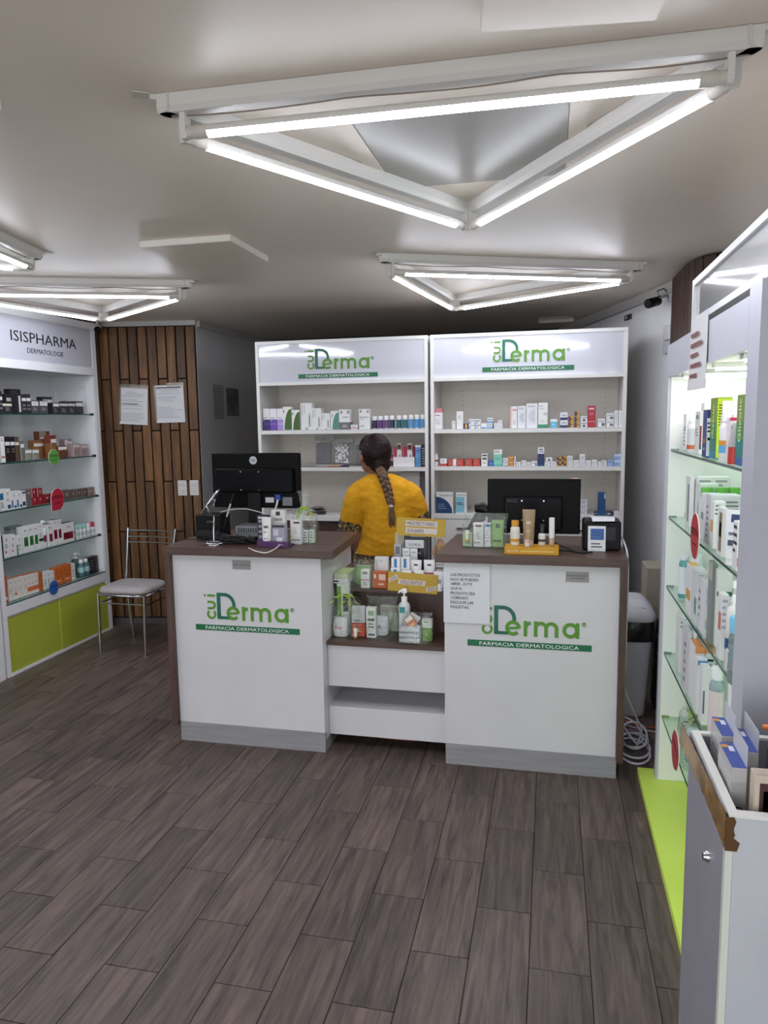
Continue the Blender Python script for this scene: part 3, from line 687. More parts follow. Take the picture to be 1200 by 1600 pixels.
# ------------------------------------------------------------------ left cabinet goods (fronts face +x)
def span_x(x0, x1, yt, zb, X):
    a, b = on_x((x0, yt), X), on_x((x1, yt), X); m = on_x(((x0 + x1) / 2, yt), X)
    return (a.y + b.y) / 2, max(.012, b.y - a.y - .0015), m.z - zb
def LC(scale, oxp, oyp, q, zb, X=-3.502):
    x0, x1, yt = q; return span_x(oxp + x0 / scale, oxp + x1 / scale, oyp + yt / scale, zb, X)
def lbox(Z, q, zb, label, X=-3.502, d=.05, **k):
    y, w, h = LC(*Z, q, zb, X); return carton((X - d / 2, y, zb + EPS), w, d, h, PI / 2, label, **k)
ZA = (7.0588, 0, 560); ZD = (6.6667, 0, 750)
DK = dict(base='#2c2b2f', group='dark skincare cartons on the top glass shelf')
WB = lambda v0, v1: [(.04, .96, v0, v1, '#d9d9d8')] + lines(2, .15, .85, .12, .5, '#7b7b80')
z = LSH[0] + EPS
lbox(ZA, (-20, 20, 362), z, 'tall black carton with white band cut by the left picture edge', dec=WB(.6, .75), **DK)
lbox(ZA, (26, 130, 495), z, 'low dark carton with cream band, leftmost low one on the top glass shelf', dec=[(.0, 1, .72, .95, '#d8d3bd')] + lines(2, .3, .7, .2, .6, '#8b8b8b'), **DK)
lbox(ZA, (60, 186, 395), z, 'wide dark carton with white band behind the cream banded one', X=-3.60, dec=WB(.62, .8), **DK)
lbox(ZA, (105, 225, 340), z, 'tallest black carton at the back of the top glass shelf', X=-3.665, dec=lines(3, .1, .9, .7, .95, '#55555a'), **DK)
lbox(ZA, (188, 230, 405), z, 'slim black carton with upright white strip on the top glass shelf', dec=[(.3, .75, .08, .95, '#d6d6d4')], **DK)
for i, q in enumerate(((232, 284, 395), (285, 333, 395))): lbox(ZA, q, z, 'tall charcoal carton with white band, one of two on the top glass shelf', dec=WB(.64, .8), **DK)
for q in ((340, 425, 465), (430, 525, 465)): lbox(ZA, q, z, 'square grey carton with large white label, one of two on the top glass shelf', base='#4a4a4d', group=DK['group'], dec=[(.06, .94, .6, .92, '#dededc')] + lines(1, .2, .8, .72, .82, '#555555') + lines(2, .25, .75, .2, .45, '#9a9a9a'))
lbox(ZA, (465, 573, 425), z, 'dark carton with white band standing behind the square grey pair', X=-3.60, dec=WB(.66, .84), **DK)
lbox(ZA, (580, 652, 490), z, 'small dark carton with white top label right of the square pair', dec=[(.04, .96, .65, .93, '#dededc')] + lines(3, .2, .7, .1, .5, '#8b8b8b'), **DK)
for q in ((655, 748, 488), (750, 828, 488)): lbox(ZA, q, z, 'small charcoal carton with narrow white band, one of two on the top glass shelf', dec=[(.0, 1, .7, .9, '#d9d9d8')] + lines(3, .2, .8, .1, .5, '#8b8b8b'), **DK)
lbox(ZA, (830, 914, 475), z, 'near black carton with white label, rightmost on the top glass shelf', dec=[(.05, .95, .6, .88, '#e2e2e0')] + lines(2, .3, .6, .2, .4, '#7a3b30'), **DK)
lbox(ZA, (715, 820, 475), z, 'dark carton mostly hidden behind the charcoal pair', X=-3.60, dec=WB(.7, .85), **DK)
z = LSH[1] + EPS; G2 = 'tinted skincare cartons on the second glass shelf'
lbox(ZA, (0, 44, 865), z, 'white carton with red fine print at the left end of the second glass shelf', group=G2, dec=lines(2, .1, .7, .8, .95) + [(.0, .9, .18, .24, '#b0473c')])
for q in ((46, 103, 865), (106, 158, 865)): lbox(ZA, q, z, 'tall black brown carton with white band, one of two on the second glass shelf', base='#251a1c', group=G2, dec=[(.0, .95, .66, .8, '#dcdcda')] + lines(2, .3, .8, .35, .55, '#8b7b77'))
lbox(ZA, (160, 205, 865), z, 'tall olive brown carton with white band beside the black pair', base='#5b4a3b', group=G2, dec=[(.0, 1, .66, .78, '#d9d3cb')])
lbox(ZA, (219, 265, 915), z, 'grey olive carton with white label and white edge on the second glass shelf', base='#6b6c60', group=G2, dec=[(.0, .9, .68, .86, '#dcdcda'), (.0, .08, 0, .7, '#dcdcda')])
for q in ((275, 350, 1003), (355, 430, 1003)): lbox(ZA, q, z, 'low sage green carton with white label, one of two on the second glass shelf', base='#7c8172', group=G2, dec=[(.0, .95, .66, .92, '#e2e2e0'), (.0, .05, 0, .7, '#e2e2e0')] + lines(3, .2, .8, .15, .5, '#a9ada0'))
lbox(ZA, (368, 478, 905), z, 'orange brown carton with white band behind the sage pair', X=-3.58, base='#8d5f38', group=G2, dec=[(.0, 1, .68, .84, '#dcd8d0')])
lbox(ZA, (430, 546, 805), z, 'tallest rust carton on the second glass shelf', X=-3.635, base='#7d452b', group=G2, dec=[(.0, .62, .8, 1, '#9b9086'), (.0, 1, .72, .82, '#d3ccc6'), (.55, .6, 0, .8, '#c4b3a6')])
lbox(ZA, (548, 615, 850), z, 'rust and tan carton with white label beside the tallest one', base='#8a5a34', group=G2, sl=[(.66, '#8a5a34'), (1, '#7a3328')], dec=[(.1, 1, .68, .84, '#dcd6d0'), (.1, .16, 0, .7, '#d8c9ba')])
lbox(ZA, (640, 735, 965), z, 'low brown carton with white label behind the green round tag', base='#6e4434', group=G2, dec=[(.0, 1, .66, .92, '#e3dfda')])
lbox(ZA, (710, 790, 890), z, 'tall mauve carton with pale top at the back of the second glass shelf', X=-3.58, base='#957b7e', group=G2, dec=[(.0, .45, .55, .95, '#ddd8d6'), (.4, 1, .74, .86, '#ddd8d6')])
for q in ((800, 880, 938), (886, 966, 948)): lbox(ZA, q, z, 'pale mauve carton with whitish label, one of two on the second glass shelf', base='#a58d8c', group=G2, dec=[(.05, .95, .7, .9, '#cfc6c6'), (.0, .06, 0, .7, '#d9cfcf')] + lines(2, .2, .8, .2, .5, '#8b7374'))
# third shelf
z = LSH[2] + EPS; G3 = 'branded cartons on the third glass shelf'
VV = lambda c='#3b3b40', v=.78, t=.3: [('V', .5, v, .34, t * .5, c)]
lbox(ZD, (-12, 40, 95), z, 'white and blue carton cut by the left edge on the third glass shelf', group=G3, dec=[(.0, .8, .5, .8, '#2d6f9e')] + lines(3, .1, .9, .1, .4))
lbox(ZD, (42, 108, 95), z, 'tall white carton with dark letter and navy foot on the third glass shelf', group=G3, txt=VV(), dec=[(.35, .9, .06, .24, '#24476e')] + lines(2, .2, .7, .4, .55))
for q in ((112, 165, 120), (167, 224, 115)): lbox(ZD, q, z, 'white carton with blue lower corner, one of two on the third glass shelf', group=G3, txt=VV(), dec=[(.02, .3, .08, .5, '#2a5f92'), (.5, .95, .06, .2, '#2a5f92')])
lbox(ZD, (226, 266, 115), z, 'narrow white and navy carton right of the blue cornered pair', group=G3, txt=VV(), dec=[(.0, .8, .1, .35, '#1d3d66'), (.0, 1, .85, .95, '#1d3d66')])
lbox(ZD, (268, 325, 100), z, 'brown grey carton with pale letter on the third glass shelf', group=G3, base='#6d625e', txt=VV('#d9d4cf'))
for i, q in enumerate(((332, 386, 178), (391, 446, 172))):
    lb = ('left', 'right')[i]
    b_ = lbox(ZD, q, z, 'lower red carton of the ' + lb + ' stacked pair on the third glass shelf', group=G3, base='#94222a', txt=VV('#e4d2d2', .66, .6))
    y, w, h = LC(*ZD, q, z); y2, w2, h2 = LC(*ZD, (q[0], q[1], q[2] - 88), z)
    carton((-3.527, y, z + EPS * 2 + h), w, .05, h2 - h - .001, PI / 2, 'upper red carton of the ' + lb + ' stacked pair on the third glass shelf', group=G3, base='#8d1f27', txt=VV('#eadada', .55, .8), dec=[(.0, .1, 0, 1, '#d9c9c9')])
lbox(ZD, (456, 525, 150), z, 'dark red carton lying beside the stacked red pairs', group=G3, base='#84202a', txt=VV('#e4d2d2', .6, .6))
lbox(ZD, (527, 640, 140), z, 'dark red carton hidden behind the red drop shaped tag', X=-3.556, group=G3, base='#7c2730')
for q in ((652, 733, 105), (736, 787, 105)): lbox(ZD, q, z, 'taupe carton with pale letter, one of two right of the red tag', group=G3, base='#6b5c55', txt=VV('#cfc6bf', .55, .6))
for q in ((791, 849, 95), (851, 908, 88)): lbox(ZD, q, z, 'brown carton with pale edge, one of two on the third glass shelf', group=G3, base='#66564b', txt=VV('#d3cac2', .55, .6), dec=[(.0, .05, 0, 1, '#c9c0b8')])
lbox(ZD, (916, 968, 80), z, 'light brown carton second from the right end of the third glass shelf', group=G3, base='#7d6d62', txt=VV('#d3cac2', .55, .6), dec=[(.0, .06, 0, 1, '#c9c0b8')])
lbox(ZD, (971, 1026, 70), z, 'pale taupe carton at the right end of the third glass shelf', group=G3, base='#8f837b', dec=lines(2, .2, .8, .3, .6, '#b7ada6'))
# fourth shelf
z = LSH[3] + EPS; G4 = 'white cartons and sticks on the fourth glass shelf'
lbox(ZD, (-12, 24, 580), z, 'dark green carton cut by the left edge on the fourth glass shelf', group=G4, base='#1f3a2a')
for q in ((27, 99, 575), (101, 160, 570)): lbox(ZD, q, z, 'white carton with letter and red seal, one of two on the fourth glass shelf', group=G4, txt=VV(), dec=lines(3, .2, .75, .4, .6) + [(.2, .42, .2, .3, '#a33b4a')])
lbox(ZD, (103, 228, 480), z, 'large clear topped carton with green body behind the white ones', X=-3.60, group=G4, sl=[(.62, '#3f7a45'), (.86, '#b9bdb9'), (1, '#8b908d')])
lbox(ZD, (166, 229, 585), z, 'white carton with green left edge on the fourth glass shelf', group=G4, txt=VV(), dec=[(.0, .22, 0, .55, '#2f7a3c')] + lines(2, .3, .7, .4, .55) + [(.45, .6, .22, .32, '#a33b4a')])
for q in ((231, 291, 490), (293, 344, 476), (346, 391, 465)): lbox(ZD, q, z, 'tall white carton with bright green print block, one of three in a row', group=G4, dec=[(.14, .86, .24, .6, '#2f7d33')] + lines(3, .2, .8, .28, .5, '#bcd9b8') + lines(1, .2, .8, .8, .88))
lbox(ZD, (392, 446, 455), z, 'tall white carton with dark green stripe right of the three green ones', group=G4, dec=[(.05, .95, .3, .42, '#1f4a3a')] + lines(3, .15, .8, .45, .65, '#7fae86') + lines(1, .2, .8, .85, .9))
y, w, h = LC(*ZD, (438, 490, 425), z); pump((-3.525, y, z + EPS), w * .44, h, PI / 2, 'white pump bottle with maroon label on the fourth glass shelf', G4, lab='#7a2446', lv=(.22, .46), nozzle=PI * 1.5)
lbox(ZD, (491, 544, 460), z, 'white carton with maroon block right of the pump bottle', group=G4, top='#3a2a30', dec=[(.25, .9, .22, .56, '#7d2440')] + lines(1, .1, .8, .8, .88))
for q in ((546, 595, 415), (596, 636, 408)): lbox(ZD, q, z, 'tallest white carton with maroon squares, one of two on the fourth glass shelf', group=G4, top='#2f2a2d', dec=[(.12, .85, .24, .6, '#8a1f38')] + lines(2, .2, .8, .3, .5, '#d8b3bb') + lines(1, .2, .8, .84, .9))
lbox(ZD, (639, 767, 447), z, 'wide white carton with maroon writing block on the fourth glass shelf', group=G4, top='#2f2a2d', dec=[(.1, .9, .16, .52, '#8a2138')] + lines(3, .14, .86, .2, .48, '#cfa0aa') + lines(1, .4, .8, .74, .82))
for i, (q, cp, bd, lb) in enumerate((((775, 808, 482), '#dedede', '#241f21', 'black deodorant stick with white cap beside the wide maroon carton'), ((814, 848, 465), '#9fd0c8', '#e4e6e4', None), ((850, 886, 460), '#9fd0c8', '#e4e6e4', None), ((889, 925, 455), '#9fd0c8', '#e4e6e4', None), ((928, 966, 450), '#dfe2e0', '#e4e6e4', 'all white deodorant stick second from the right end'), ((970, 1008, 438), '#c3283f', '#e4e6e4', 'white deodorant stick with red cap at the right end of the shelf'))):
    y, w, h = LC(*ZD, q, z); case_stick((-3.53, y, z + EPS), w / 2, h, PI / 2, lb or 'white deodorant stick with mint cap, one of three in a row', G4, bd, cp)
# bottom shelf
z = .484 + EPS; G5 = 'orange and white cartons on the bottom shelf'
lbox(ZD, (22, 64, 1000), z, 'orange carton at the left end of the bottom shelf', group=G5, base='#c4612c', dec=[(.0, 1, .1, .2, '#e6dcd3')])
for i, q in enumerate(((80, 129, 1030), (131, 179, 1020), (181, 231, 1005), (233, 278, 995))): lbox(ZD, q, z, 'tall white carton with pale orange print, one of four on the bottom shelf', group=G5, base='#e2dcd6', txt=VV('#4a4a4a', .8, .22), top='#cf6a38', dec=lines(4, .2, .8, .3, .6, '#c9a08a') + ([(.2, .8, .2, .3, '#d0703c')] if i == 1 else []))
for q in ((280, 314, 985), (316, 351, 975), (353, 396, 964)): lbox(ZD, q, z, 'white carton with orange foot, one of three on the bottom shelf', group=G5, base='#e2dcd6', txt=VV('#4a4a4a', .82, .2), top='#cf6a38', sl=[(.16, '#e2dcd6'), (.38, '#d9743f'), (1, '#e2dcd6')], dec=lines(2, .2, .8, .48, .62, '#b9988a'))
lbox(ZD, (398, 441, 958), z, 'solid dark orange carton on the bottom shelf', group=G5, base='#b9642a', txt=VV('#5a3018', .8, .2))
for q in ((445, 484, 962), (486, 524, 955), (526, 563, 945)): lbox(ZD, q, z, 'slim white carton above the blue round tag, one of three', group=G5, txt=VV('#3b3b40', .8, .22), dec=lines(4, .2, .8, .15, .6))
for q in ((566, 649, 910), (651, 739, 880)): lbox(ZD, q, z, 'wide orange carton with two dark letters, one of two on the bottom shelf', group=G5, base='#c9692f', txt=[('V', .28, .68, .2, .16, '#6b3415'), ('V', .72, .68, .2, .16, '#6b3415')], dec=lines(1, .2, .9, .16, .26, '#ecd9c9') + lines(2, .2, .8, .35, .5, '#a5521f'))
lbox(ZD, (741, 779, 870), z, 'narrow white carton right of the wide orange pair', group=G5, txt=VV('#3b3b40', .82, .16), dec=lines(5, .2, .8, .15, .65))
y, w, h = LC(*ZD, (752, 806, 760), z, -3.60); pump((-3.60, y, z + EPS), w / 2, h, PI / 2, 'grey green pump bottle with white pump on the bottom shelf', G5, body='#7d8f86', clear=True, nozzle=PI * 1.5)
for q in ((815, 862, 830), (864, 911, 818)):
    y, w, h = LC(*ZD, q, z, -3.525); bottle((-3.525, y, z + EPS), w / 2, h, PI / 2, 'clear teal bottle with white cap, one of two on the bottom shelf', G5, body='#6f9ea6', cap='#e6e6e4', clear=True, capr=.62, lab='#9fc3c6', lv=(.25, .55))
lbox(ZD, (917, 984, 805), z, 'broad black carton at the right end of the bottom shelf', group=G5, base='#221b20', dec=lines(4, .15, .85, .2, .85, '#57505a'))
lbox(ZD, (986, 1016, 790), z, 'narrow black carton at the right end of the bottom shelf', group=G5, base='#241d22', dec=lines(4, .15, .85, .2, .85, '#57505a'))

# round and drop shaped shelf tags
def tagdisc(c, rx_, rz_, col, words, label, rot, drop=None, ink='#14261a', edge='#e8e8e6', yaw=0):
    pts = [(rx_ * math.cos(a), rz_ * math.sin(a)) for a in [2 * PI * i / 36 for i in range(36)]]
    if drop: pts = [p for i, p in enumerate(pts) if not (drop[0] < i * 10 < drop[1])]; i0 = next(i for i in range(len(pts)) if math.degrees(math.atan2(pts[i][1] / rz_, pts[i][0] / rx_)) % 360 >= drop[1] - 1) ; pts.insert(i0, (rx_ * drop[2], rz_ * drop[3]))
    t = thing('shelf_tag', label, 'tag', c, rot, 'round promotional tags on the shelf edges')
    MB().prism(pts, 0, .003, mat(edge, .5)).prism([(p[0] * .97, p[1] * .97) for p in pts], -.001, .0, mat(col, .45)).build('disc', t)
    text(t, words, (0, -.0016, .01 * rz_ / .05), mat(ink, .5), w=rx_ * 1.72, h=rz_ * .3)
    MB().box(-rx_ * .5, rx_ * .5, -.0014, -.001, -rz_ * .36, -rz_ * .3, mat(ink, .5)).build('print', t)
    return t
p = on_x((84.5, 714.5), -3.47); tagdisc(p, .058, .056, '#5f9c44', 'DESCUENTO', 'round green promotional tag on the second glass shelf', (0, 0, PI / 2))
p = on_x((90, 780), -3.47); tagdisc(p, .072, .08, '#b8283f', 'OFERTA', 'red drop shaped promotional tag on the third glass shelf at left', (0, 0, PI / 2), (180, 270, -.98, -1.0), '#2a0a10')
p = on_x((84.5, 918), -3.452); tagdisc(p, .048, .05, '#2f5fae', 'DESCUENTO', 'round blue promotional tag on the bottom shelf edge', (0, 0, PI / 2), None, '#0f1f44', '#2f5fae')

# ------------------------------------------------------------------ goods on the back units (fronts face the shop)
def BX(Z, q, zb, Y):
    s, ox, oy = Z; x0, x1, yt = q; a, b = on_y((ox + x0 / s, oy + yt / s), Y), on_y((ox + x1 / s, oy + yt / s), Y)
    return (a.x + b.x) / 2, max(.01, b.x - a.x - .0012), (a.z + b.z) / 2 - zb
def bbox(Z, q, zb, label, Y=4.83, d=.06, rz=0, **k):
    x, w, h = BX(Z, q, zb, Y); return carton((x, Y + d / 2, zb + EPS), w, d, h, rz, label, **k)
Z4 = (8.5714, 395, 620); Z5 = (8.5714, 535, 620); Z6 = (3.5294, 660, 500); Z8 = (3.5294, 660, 720)
z = SL[0] + EPS; G = 'cartons on the upper shelf of the left shelving unit'
for q, c, c2, n in (((130, 220, 160), '#3a2468', '#4d3a86', 'dark violet'), ((222, 318, 160), '#6a48a5', '#7d5db5', 'mid violet'), ((320, 402, 160), '#a38bc6', '#b49fd2', 'pale lilac')):
    bbox(Z4, q, z, 'white carton with ' + n + ' lower half on the upper shelf behind the monitor', group=G, sl=[(.24, c), (.34, c2), (.5, c), (1, '#e6e3e6')], dec=[(.05, .16, .42, .47, '#e6e3e6')] + lines(1, .1, .9, .54, .6, '#3a3340'))
for q, n in (((398, 515, 135), 'taller'), ((518, 628, 178), 'shorter')):
    o = bbox(Z4, q, z, n + ' white carton with dark green leaf shaped print', group=G, dec=lines(1, .06, .2, .62, .93, '#55585a')); x, w, h = BX(Z4, q, z, 4.83); swoosh(w, h, .06, '#3f5f1c', .14).build('leaf_print', o)
for q, n in (((635, 790, 85), 'tallest'), ((790, 912, 155), 'middle sized'), ((913, 1035, 222), 'smallest')):
    bbox(Z4, q, z, n + ' of three plain white cartons standing side by side on the upper shelf', group=G, dec=[(.1, .16, .55, .93, '#9b9b98'), (.3, .36, .6, .95, '#b0b0ac'), (.4, .64, .02, .08, '#8b9294'), (.66, .9, .1, .62, '#d2d2cf'), (.74, .8, .14, .55, '#77777a')])
q = (1038, 1148, 190); o = bbox(Z4, q, z, 'white carton with grey green leaf shaped print', group=G, dec=lines(1, .2, .3, .5, .9, '#55585a')); x, w, h = BX(Z4, q, z, 4.83); swoosh(w, h, .06, '#4f8a74', .2).build('leaf_print', o)
bbox(Z5, (-50, 98, 170), z, 'white carton with slate grey lower third on the upper shelf', group=G, d=.07, sl=[(.36, '#6a6a6e'), (1, '#e6e6e6')], txt=[('neufrin', .62, .62, .6, .09, '#3d6e9a')], dec=[(.15, .32, .8, .92, '#8b6b5c'), (.75, .95, .78, .96, '#8f8f90')] + lines(2, .3, .75, .08, .24, '#c9c9cb'))
bbox(Z5, (108, 204, 374), z, 'small white and pink carton lying flat on the upper shelf', group=G, d=.05, dec=[(.0, 1, .2, .42, '#b07c80'), (.1, .8, .5, .8, '#c9c9c9')])
bbox(Z5, (218, 366, 165), z, 'white carton with blue name standing alone on the upper shelf', group=G, txt=[('Neufrin', .48, .60, .82, .1, '#3f6f9e')], dec=[(.1, .24, .82, .95, '#7d7d86'), (.7, .94, .8, .95, '#a3a3a6')] + lines(1, .1, .55, .47, .51) + lines(2, .1, .5, .1, .2))
for q, c, c2, n in (((395, 470, 262), '#2a2048', '#4a3a6a', 'near black violet'), ((475, 550, 258), '#57346f', '#6d4a86', 'deep violet'), ((553, 625, 255), '#6d4878', '#83618f', 'dusty violet'), ((628, 702, 252), '#173a55', '#2a5570', 'navy blue'), ((722, 795, 250), '#1f5a68', '#2f7482', 'dark teal'), ((800, 878, 248), '#1f6570', '#34808a', 'mid teal')):
    x, w, h = BX(Z5, q, z, 4.86); bottle((x, 4.86, z + EPS), w * .47, h, 0, 'white capped vitamin bottle with ' + n + ' label', 'vitamin bottles on the upper shelf', cap='#e9e9e8', lab=c, lab2=None, lv=(.06, .68), capf=.22, capr=.92, neck=.8, body='#dfe1e3')
for i, q in enumerate(((882, 957, 243), (962, 1038, 240), (1042, 1116, 240))):
    x, w, h = BX(Z5, q, z, 4.86); bottle((x, 4.86, z + EPS), w * .47, h, 0, 'white capped vitamin bottle with sky blue label, one of three alike', 'vitamin bottles on the upper shelf', cap='#e9e9e8', lab='#4b8fc4', lv=(.06, .68), capf=.22, capr=.92, neck=.8, body='#dfe1e3')
# second shelf of the left unit
z = SL[1] + EPS; G = 'packs on the second shelf of the left shelving unit'
def hang_pack(x0, x1, yt, yb, inner, label, case, Y=4.95):
    a, b = on_y((x0, yt), Y), on_y((x1, yb), Y); w = b.x - a.x; h = a.z - z; t = thing('hanging_pack', label, 'pack', ((a.x + b.x) / 2, Y, z + .014), (-.1, 0, 0), G)
    MB().box(-w / 2, w / 2, -.002, .002, 0, h, FILM).build('film', t)
    MB().box(-w / 2, w / 2, -.004, .0045, h * .84, h, mat('#b5b3b0', .4, alpha=.75)).build('header', t)
    i0, i1, j0, j1 = inner
    MB().box(w * (i0 - .5), w * (i1 - .5), -.014, -.0045, h * j0, h * j1, case, ch=.004).build('case', t)
    MB().tube([(-.012, -.004, h * .86), (-.006, -.004, h * .89), (.006, -.004, h * .89), (.012, -.004, h * .86)], .0015, INK, 6).build('hook_loop', t)
hang_pack(491, 522, 684, 724, (.1, .86, .0, .74), 'clear hanging pack with plain grey case on the second shelf', noise_mat('grey_case', '#56555a', '#7a797d', nscale=9, rough=.3))
hang_pack(522, 551, 689, 725, (.06, .8, .02, .8), 'clear hanging pack with crinkled silver case on the second shelf', noise_mat('silver_case', '#77777a', '#e2e2e2', nscale=60, rough=.25, lo=.45, hi=.55, detail=3))
hang_pack(553, 580, 688, 725, (.1, .86, .0, .74), 'clear hanging pack half hidden behind the woman\'s head', noise_mat('grey_case_b', '#56555a', '#7a797d', nscale=9, rough=.3))
x = on_y((611, 700), 4.95); carton((x.x, 4.97, z + EPS), .05, .03, .13, 0, 'pink printed pack just right of the woman\'s head', 'pack', G, base='#c9929b', sl=[(.25, '#3a2426'), (1, '#b98790')], dec=[(.3, .8, .4, .6, '#a64a60')])
a, b = on_y((615, 714), 4.84), on_y((648, 728), 4.84)
t = thing('display_tray', 'white open tray holding pink cartons on the second shelf', 'tray', ((a.x + b.x) / 2, 4.88, z + EPS), (0, 0, 0)); w = b.x - a.x; hh = a.z - z - EPS
MB().box(-w / 2, w / 2, -.05, -.047, 0, hh, WHITE).box(-w / 2, w / 2, .047, .05, 0, hh * 1.3, WHITE).box(-w / 2, -w / 2 + .003, -.047, .047, 0, hh, WHITE).box(w / 2 - .003, w / 2, -.047, .047, 0, hh, WHITE).box(-w / 2 + .003, w / 2 - .003, -.047, .047, 0, .003, WHITE).build('tray', t)
zt = z + .005
for q, kw, lb in (((692, 724, 685), dict(base='#c43a66'), 'bright pink carton at the left end of the white tray'), ((790, 864, 670), dict(base='#cc4468', dec=[(.3, .4, .1, .9, '#d98aa0'), (.62, .7, .1, .9, '#b02f52')]), 'bright pink carton in the middle of the white tray'), ((936, 965, 668), dict(base='#c43a5a'), 'bright pink carton at the right end of the white tray')):
    bbox(Z5, q, zt, lb, Y=4.875, d=.035, group=G, **kw)
for q, lb in (((726, 789, 622), 'left'), ((866, 934, 627), 'right')):
    bbox(Z5, q, zt, lb + ' cream topped carton with black stroke standing in the white tray', Y=4.845, d=.026, group=G, sl=[(.68, '#e2dfdd'), (1, '#c9b59f')], dec=[(.1, .9, .74, .94, '#4a3a34'), (.55, .75, .08, .5, '#2a2628')])
bbox(Z5, (972, 1050, 648), z, 'blue carton with pale lid right of the white tray', group=G, sl=[(.9, '#5a8cc0'), (1, '#d3d6d8')], dec=[(.3, .9, .72, .77, '#a8344a')] + lines(3, .1, .8, .4, .6, '#8fb3d6'))
bbox(Z5, (1053, 1110, 652), z, 'black carton with small white print at the right end of the second shelf', group=G, base='#1b1a1e', dec=lines(7, .2, .85, .08, .9, '#8f8f92'))
# loose papers and a pen on that shelf
a, b = on_y((467, 725), 4.82), on_y((545, 725), 4.82); pp = thing('paper_stack', 'untidy stack of loose papers on the second shelf behind the monitor', 'papers', ((a.x + b.x) / 2, 4.92, z + EPS)); w = b.x - a.x
for i in range(5): MB().box(-w * .5 + .01 * i, w * .35 - .015 * ((i * 3) % 4), -.1, .09, .002 + .0022 * i, .0035 + .0022 * i, mat('#cfcbc6' if i % 2 else '#b9b2ad', .6)).build('sheet', pp, (0, 0, 0), (0, 0, .03 * (i - 2)))
def pen(p, q, barrel, cap, label):
    p, q = Vector(p), Vector(q); t = thing('pen', label, 'pen', p); d = q - p
    MB().tube([(0, 0, 0), d * .03, d * .62], [.0015, .004, .004], mat(barrel, .35), 8).build('barrel', t); MB().tube([d * .6, d * .97, d], [.0048, .0048, .003], mat(cap, .35), 8).build('cap', t)
a, b = on_y((512, 727), 4.805), on_y((546, 728), 4.805); pen((a.x, 4.806, z + .006), (b.x, 4.808, z + .006), '#c9762c', '#2a2a6e', 'orange pen with blue cap lying on the papers of the second shelf')
# worktop of the left unit
z = SL[2] + EPS
a, b = on_y((474, 797), 4.85), on_y((506, 795), 4.85); pen((a.x, 4.86, z + .006), (b.x, 4.9, z + .006), '#c9762c', '#1c1c20', 'orange pen with black cap lying on the white worktop')
a = on_y((492, 787), 4.95); t = thing('paper_stack', 'small crumpled heap of receipts on the white worktop', 'papers', (a.x, 5.0, z)); random.seed(3)
for i in range(5): MB().box(-.06, .06, -.04, .04, .002 + .009 * i, .003 + .009 * i, mat(('#55524f', '#8d8a86', '#bdbab5')[i % 3], .6)).build('sheet', t, (0, 0, 0), (.04 * (i % 3 - 1), .05 * (i % 2), .4 * i))
a, b = on_y((624, 739), 4.9), on_y((656, 800), 4.9)
t = thing('box_file', 'white box file standing under the second shelf behind the woman', 'file', ((a.x + b.x) / 2, 4.95, z)); w = b.x - a.x
MB().box(-w / 2, w / 2, -.05, .14, 0, .30, mat('#d2d2d6', .4)).build('case', t); MB().box(w / 2, w / 2 + .05, -.04, .14, 0, .30, mat('#6f6d78', .5)).build('spine', t)
a = on_y((435, 707), 5.0); carton((a.x, 5.0, SL[1] + EPS * 2), .09, .06, .05, 0, 'dark red topped item lying low on the second shelf above the monitor', 'box', base='#2d2a2a', top='#a33a44')
# right unit, upper shelf
z = SR[0] + EPS; G = 'medicine cartons on the upper shelf of the right shelving unit'
MED = [(.06, .94, .6, .72, '#aab0b8'), (.1, .7, .25, .4, '#8f959e')]
def stack(Z, q, zb, n, label, Y=4.83, d=.06, cols=('#e2e2e2',), dec=MED, group=None):
    x, w, h = BX(Z, q, zb, Y); hh = h / n
    for i in range(n):
        wd = {2: ('lower', 'upper'), 3: ('bottom', 'middle', 'top')}.get(n, ('',))[i]
        carton((x + random.uniform(-.001, .001), Y + d / 2, zb + EPS + i * hh), w, d, hh - .0008, 0, (wd + ' ' + label).strip(), group=group or G, base=cols[i % len(cols)], dec=dec)
bbox(Z6, (67, 110, 488), z, 'white carton with pink top corner at the left end of the right unit', group=G, sl=[(.8, '#e4e2e2'), (1, '#c97a84')], dec=lines(1, .1, .9, .62, .7, '#7d5a60') + lines(3, .15, .8, .2, .5, '#b8b4b6'))
stack(Z6, (162, 184, 557), z, 2, 'tiny white carton of the stack left of the ring printed carton')
o = bbox(Z6, (187, 225, 505), z, 'slim white carton with grey ring print on the upper shelf', group=G); e = MB(); ribbon(e, arc(0, .075, .009, 30, 330, 14), .002, mat('#6e8a84', .5), -.0307, -.03); e.build('ring_print', o)
bbox(Z6, (224, 253, 572), z, 'tiny yellow and purple carton on the upper shelf of the right unit', group=G, base='#3a2748', dec=[(.4, .8, .1, .9, '#d2a636')])
stack(Z6, (255, 290, 547), z, 2, 'white and blue carton right of the tiny yellow one', dec=[(.0, .3, .1, .4, '#4a7fc0'), (.1, .9, .55, .75, '#8f98a3')])
stack(Z6, (292, 323, 547), z, 2, 'white carton with grey print in the second small stack', dec=[(.1, .5, .2, .4, '#5b88bd'), (.1, .9, .55, .75, '#70757d')])
bbox(Z6, (324, 355, 570), z, 'single low white carton with blue foot between the small stacks', group=G, dec=[(.0, .8, .05, .3, '#5a8fd0')])
stack(Z6, (357, 388, 540), z, 2, 'white and light blue carton of the taller small stack', dec=[(.0, 1, .05, .4, '#6fa3cf'), (.1, .9, .6, .8, '#8f98a3')])
bbox(Z6, (389, 415, 570), z, 'low white carton leaning right of the light blue stack', group=G, dec=MED, rz=.2)
stack(Z6, (417, 443, 553), z, 2, 'small plain white carton before the wide gap')
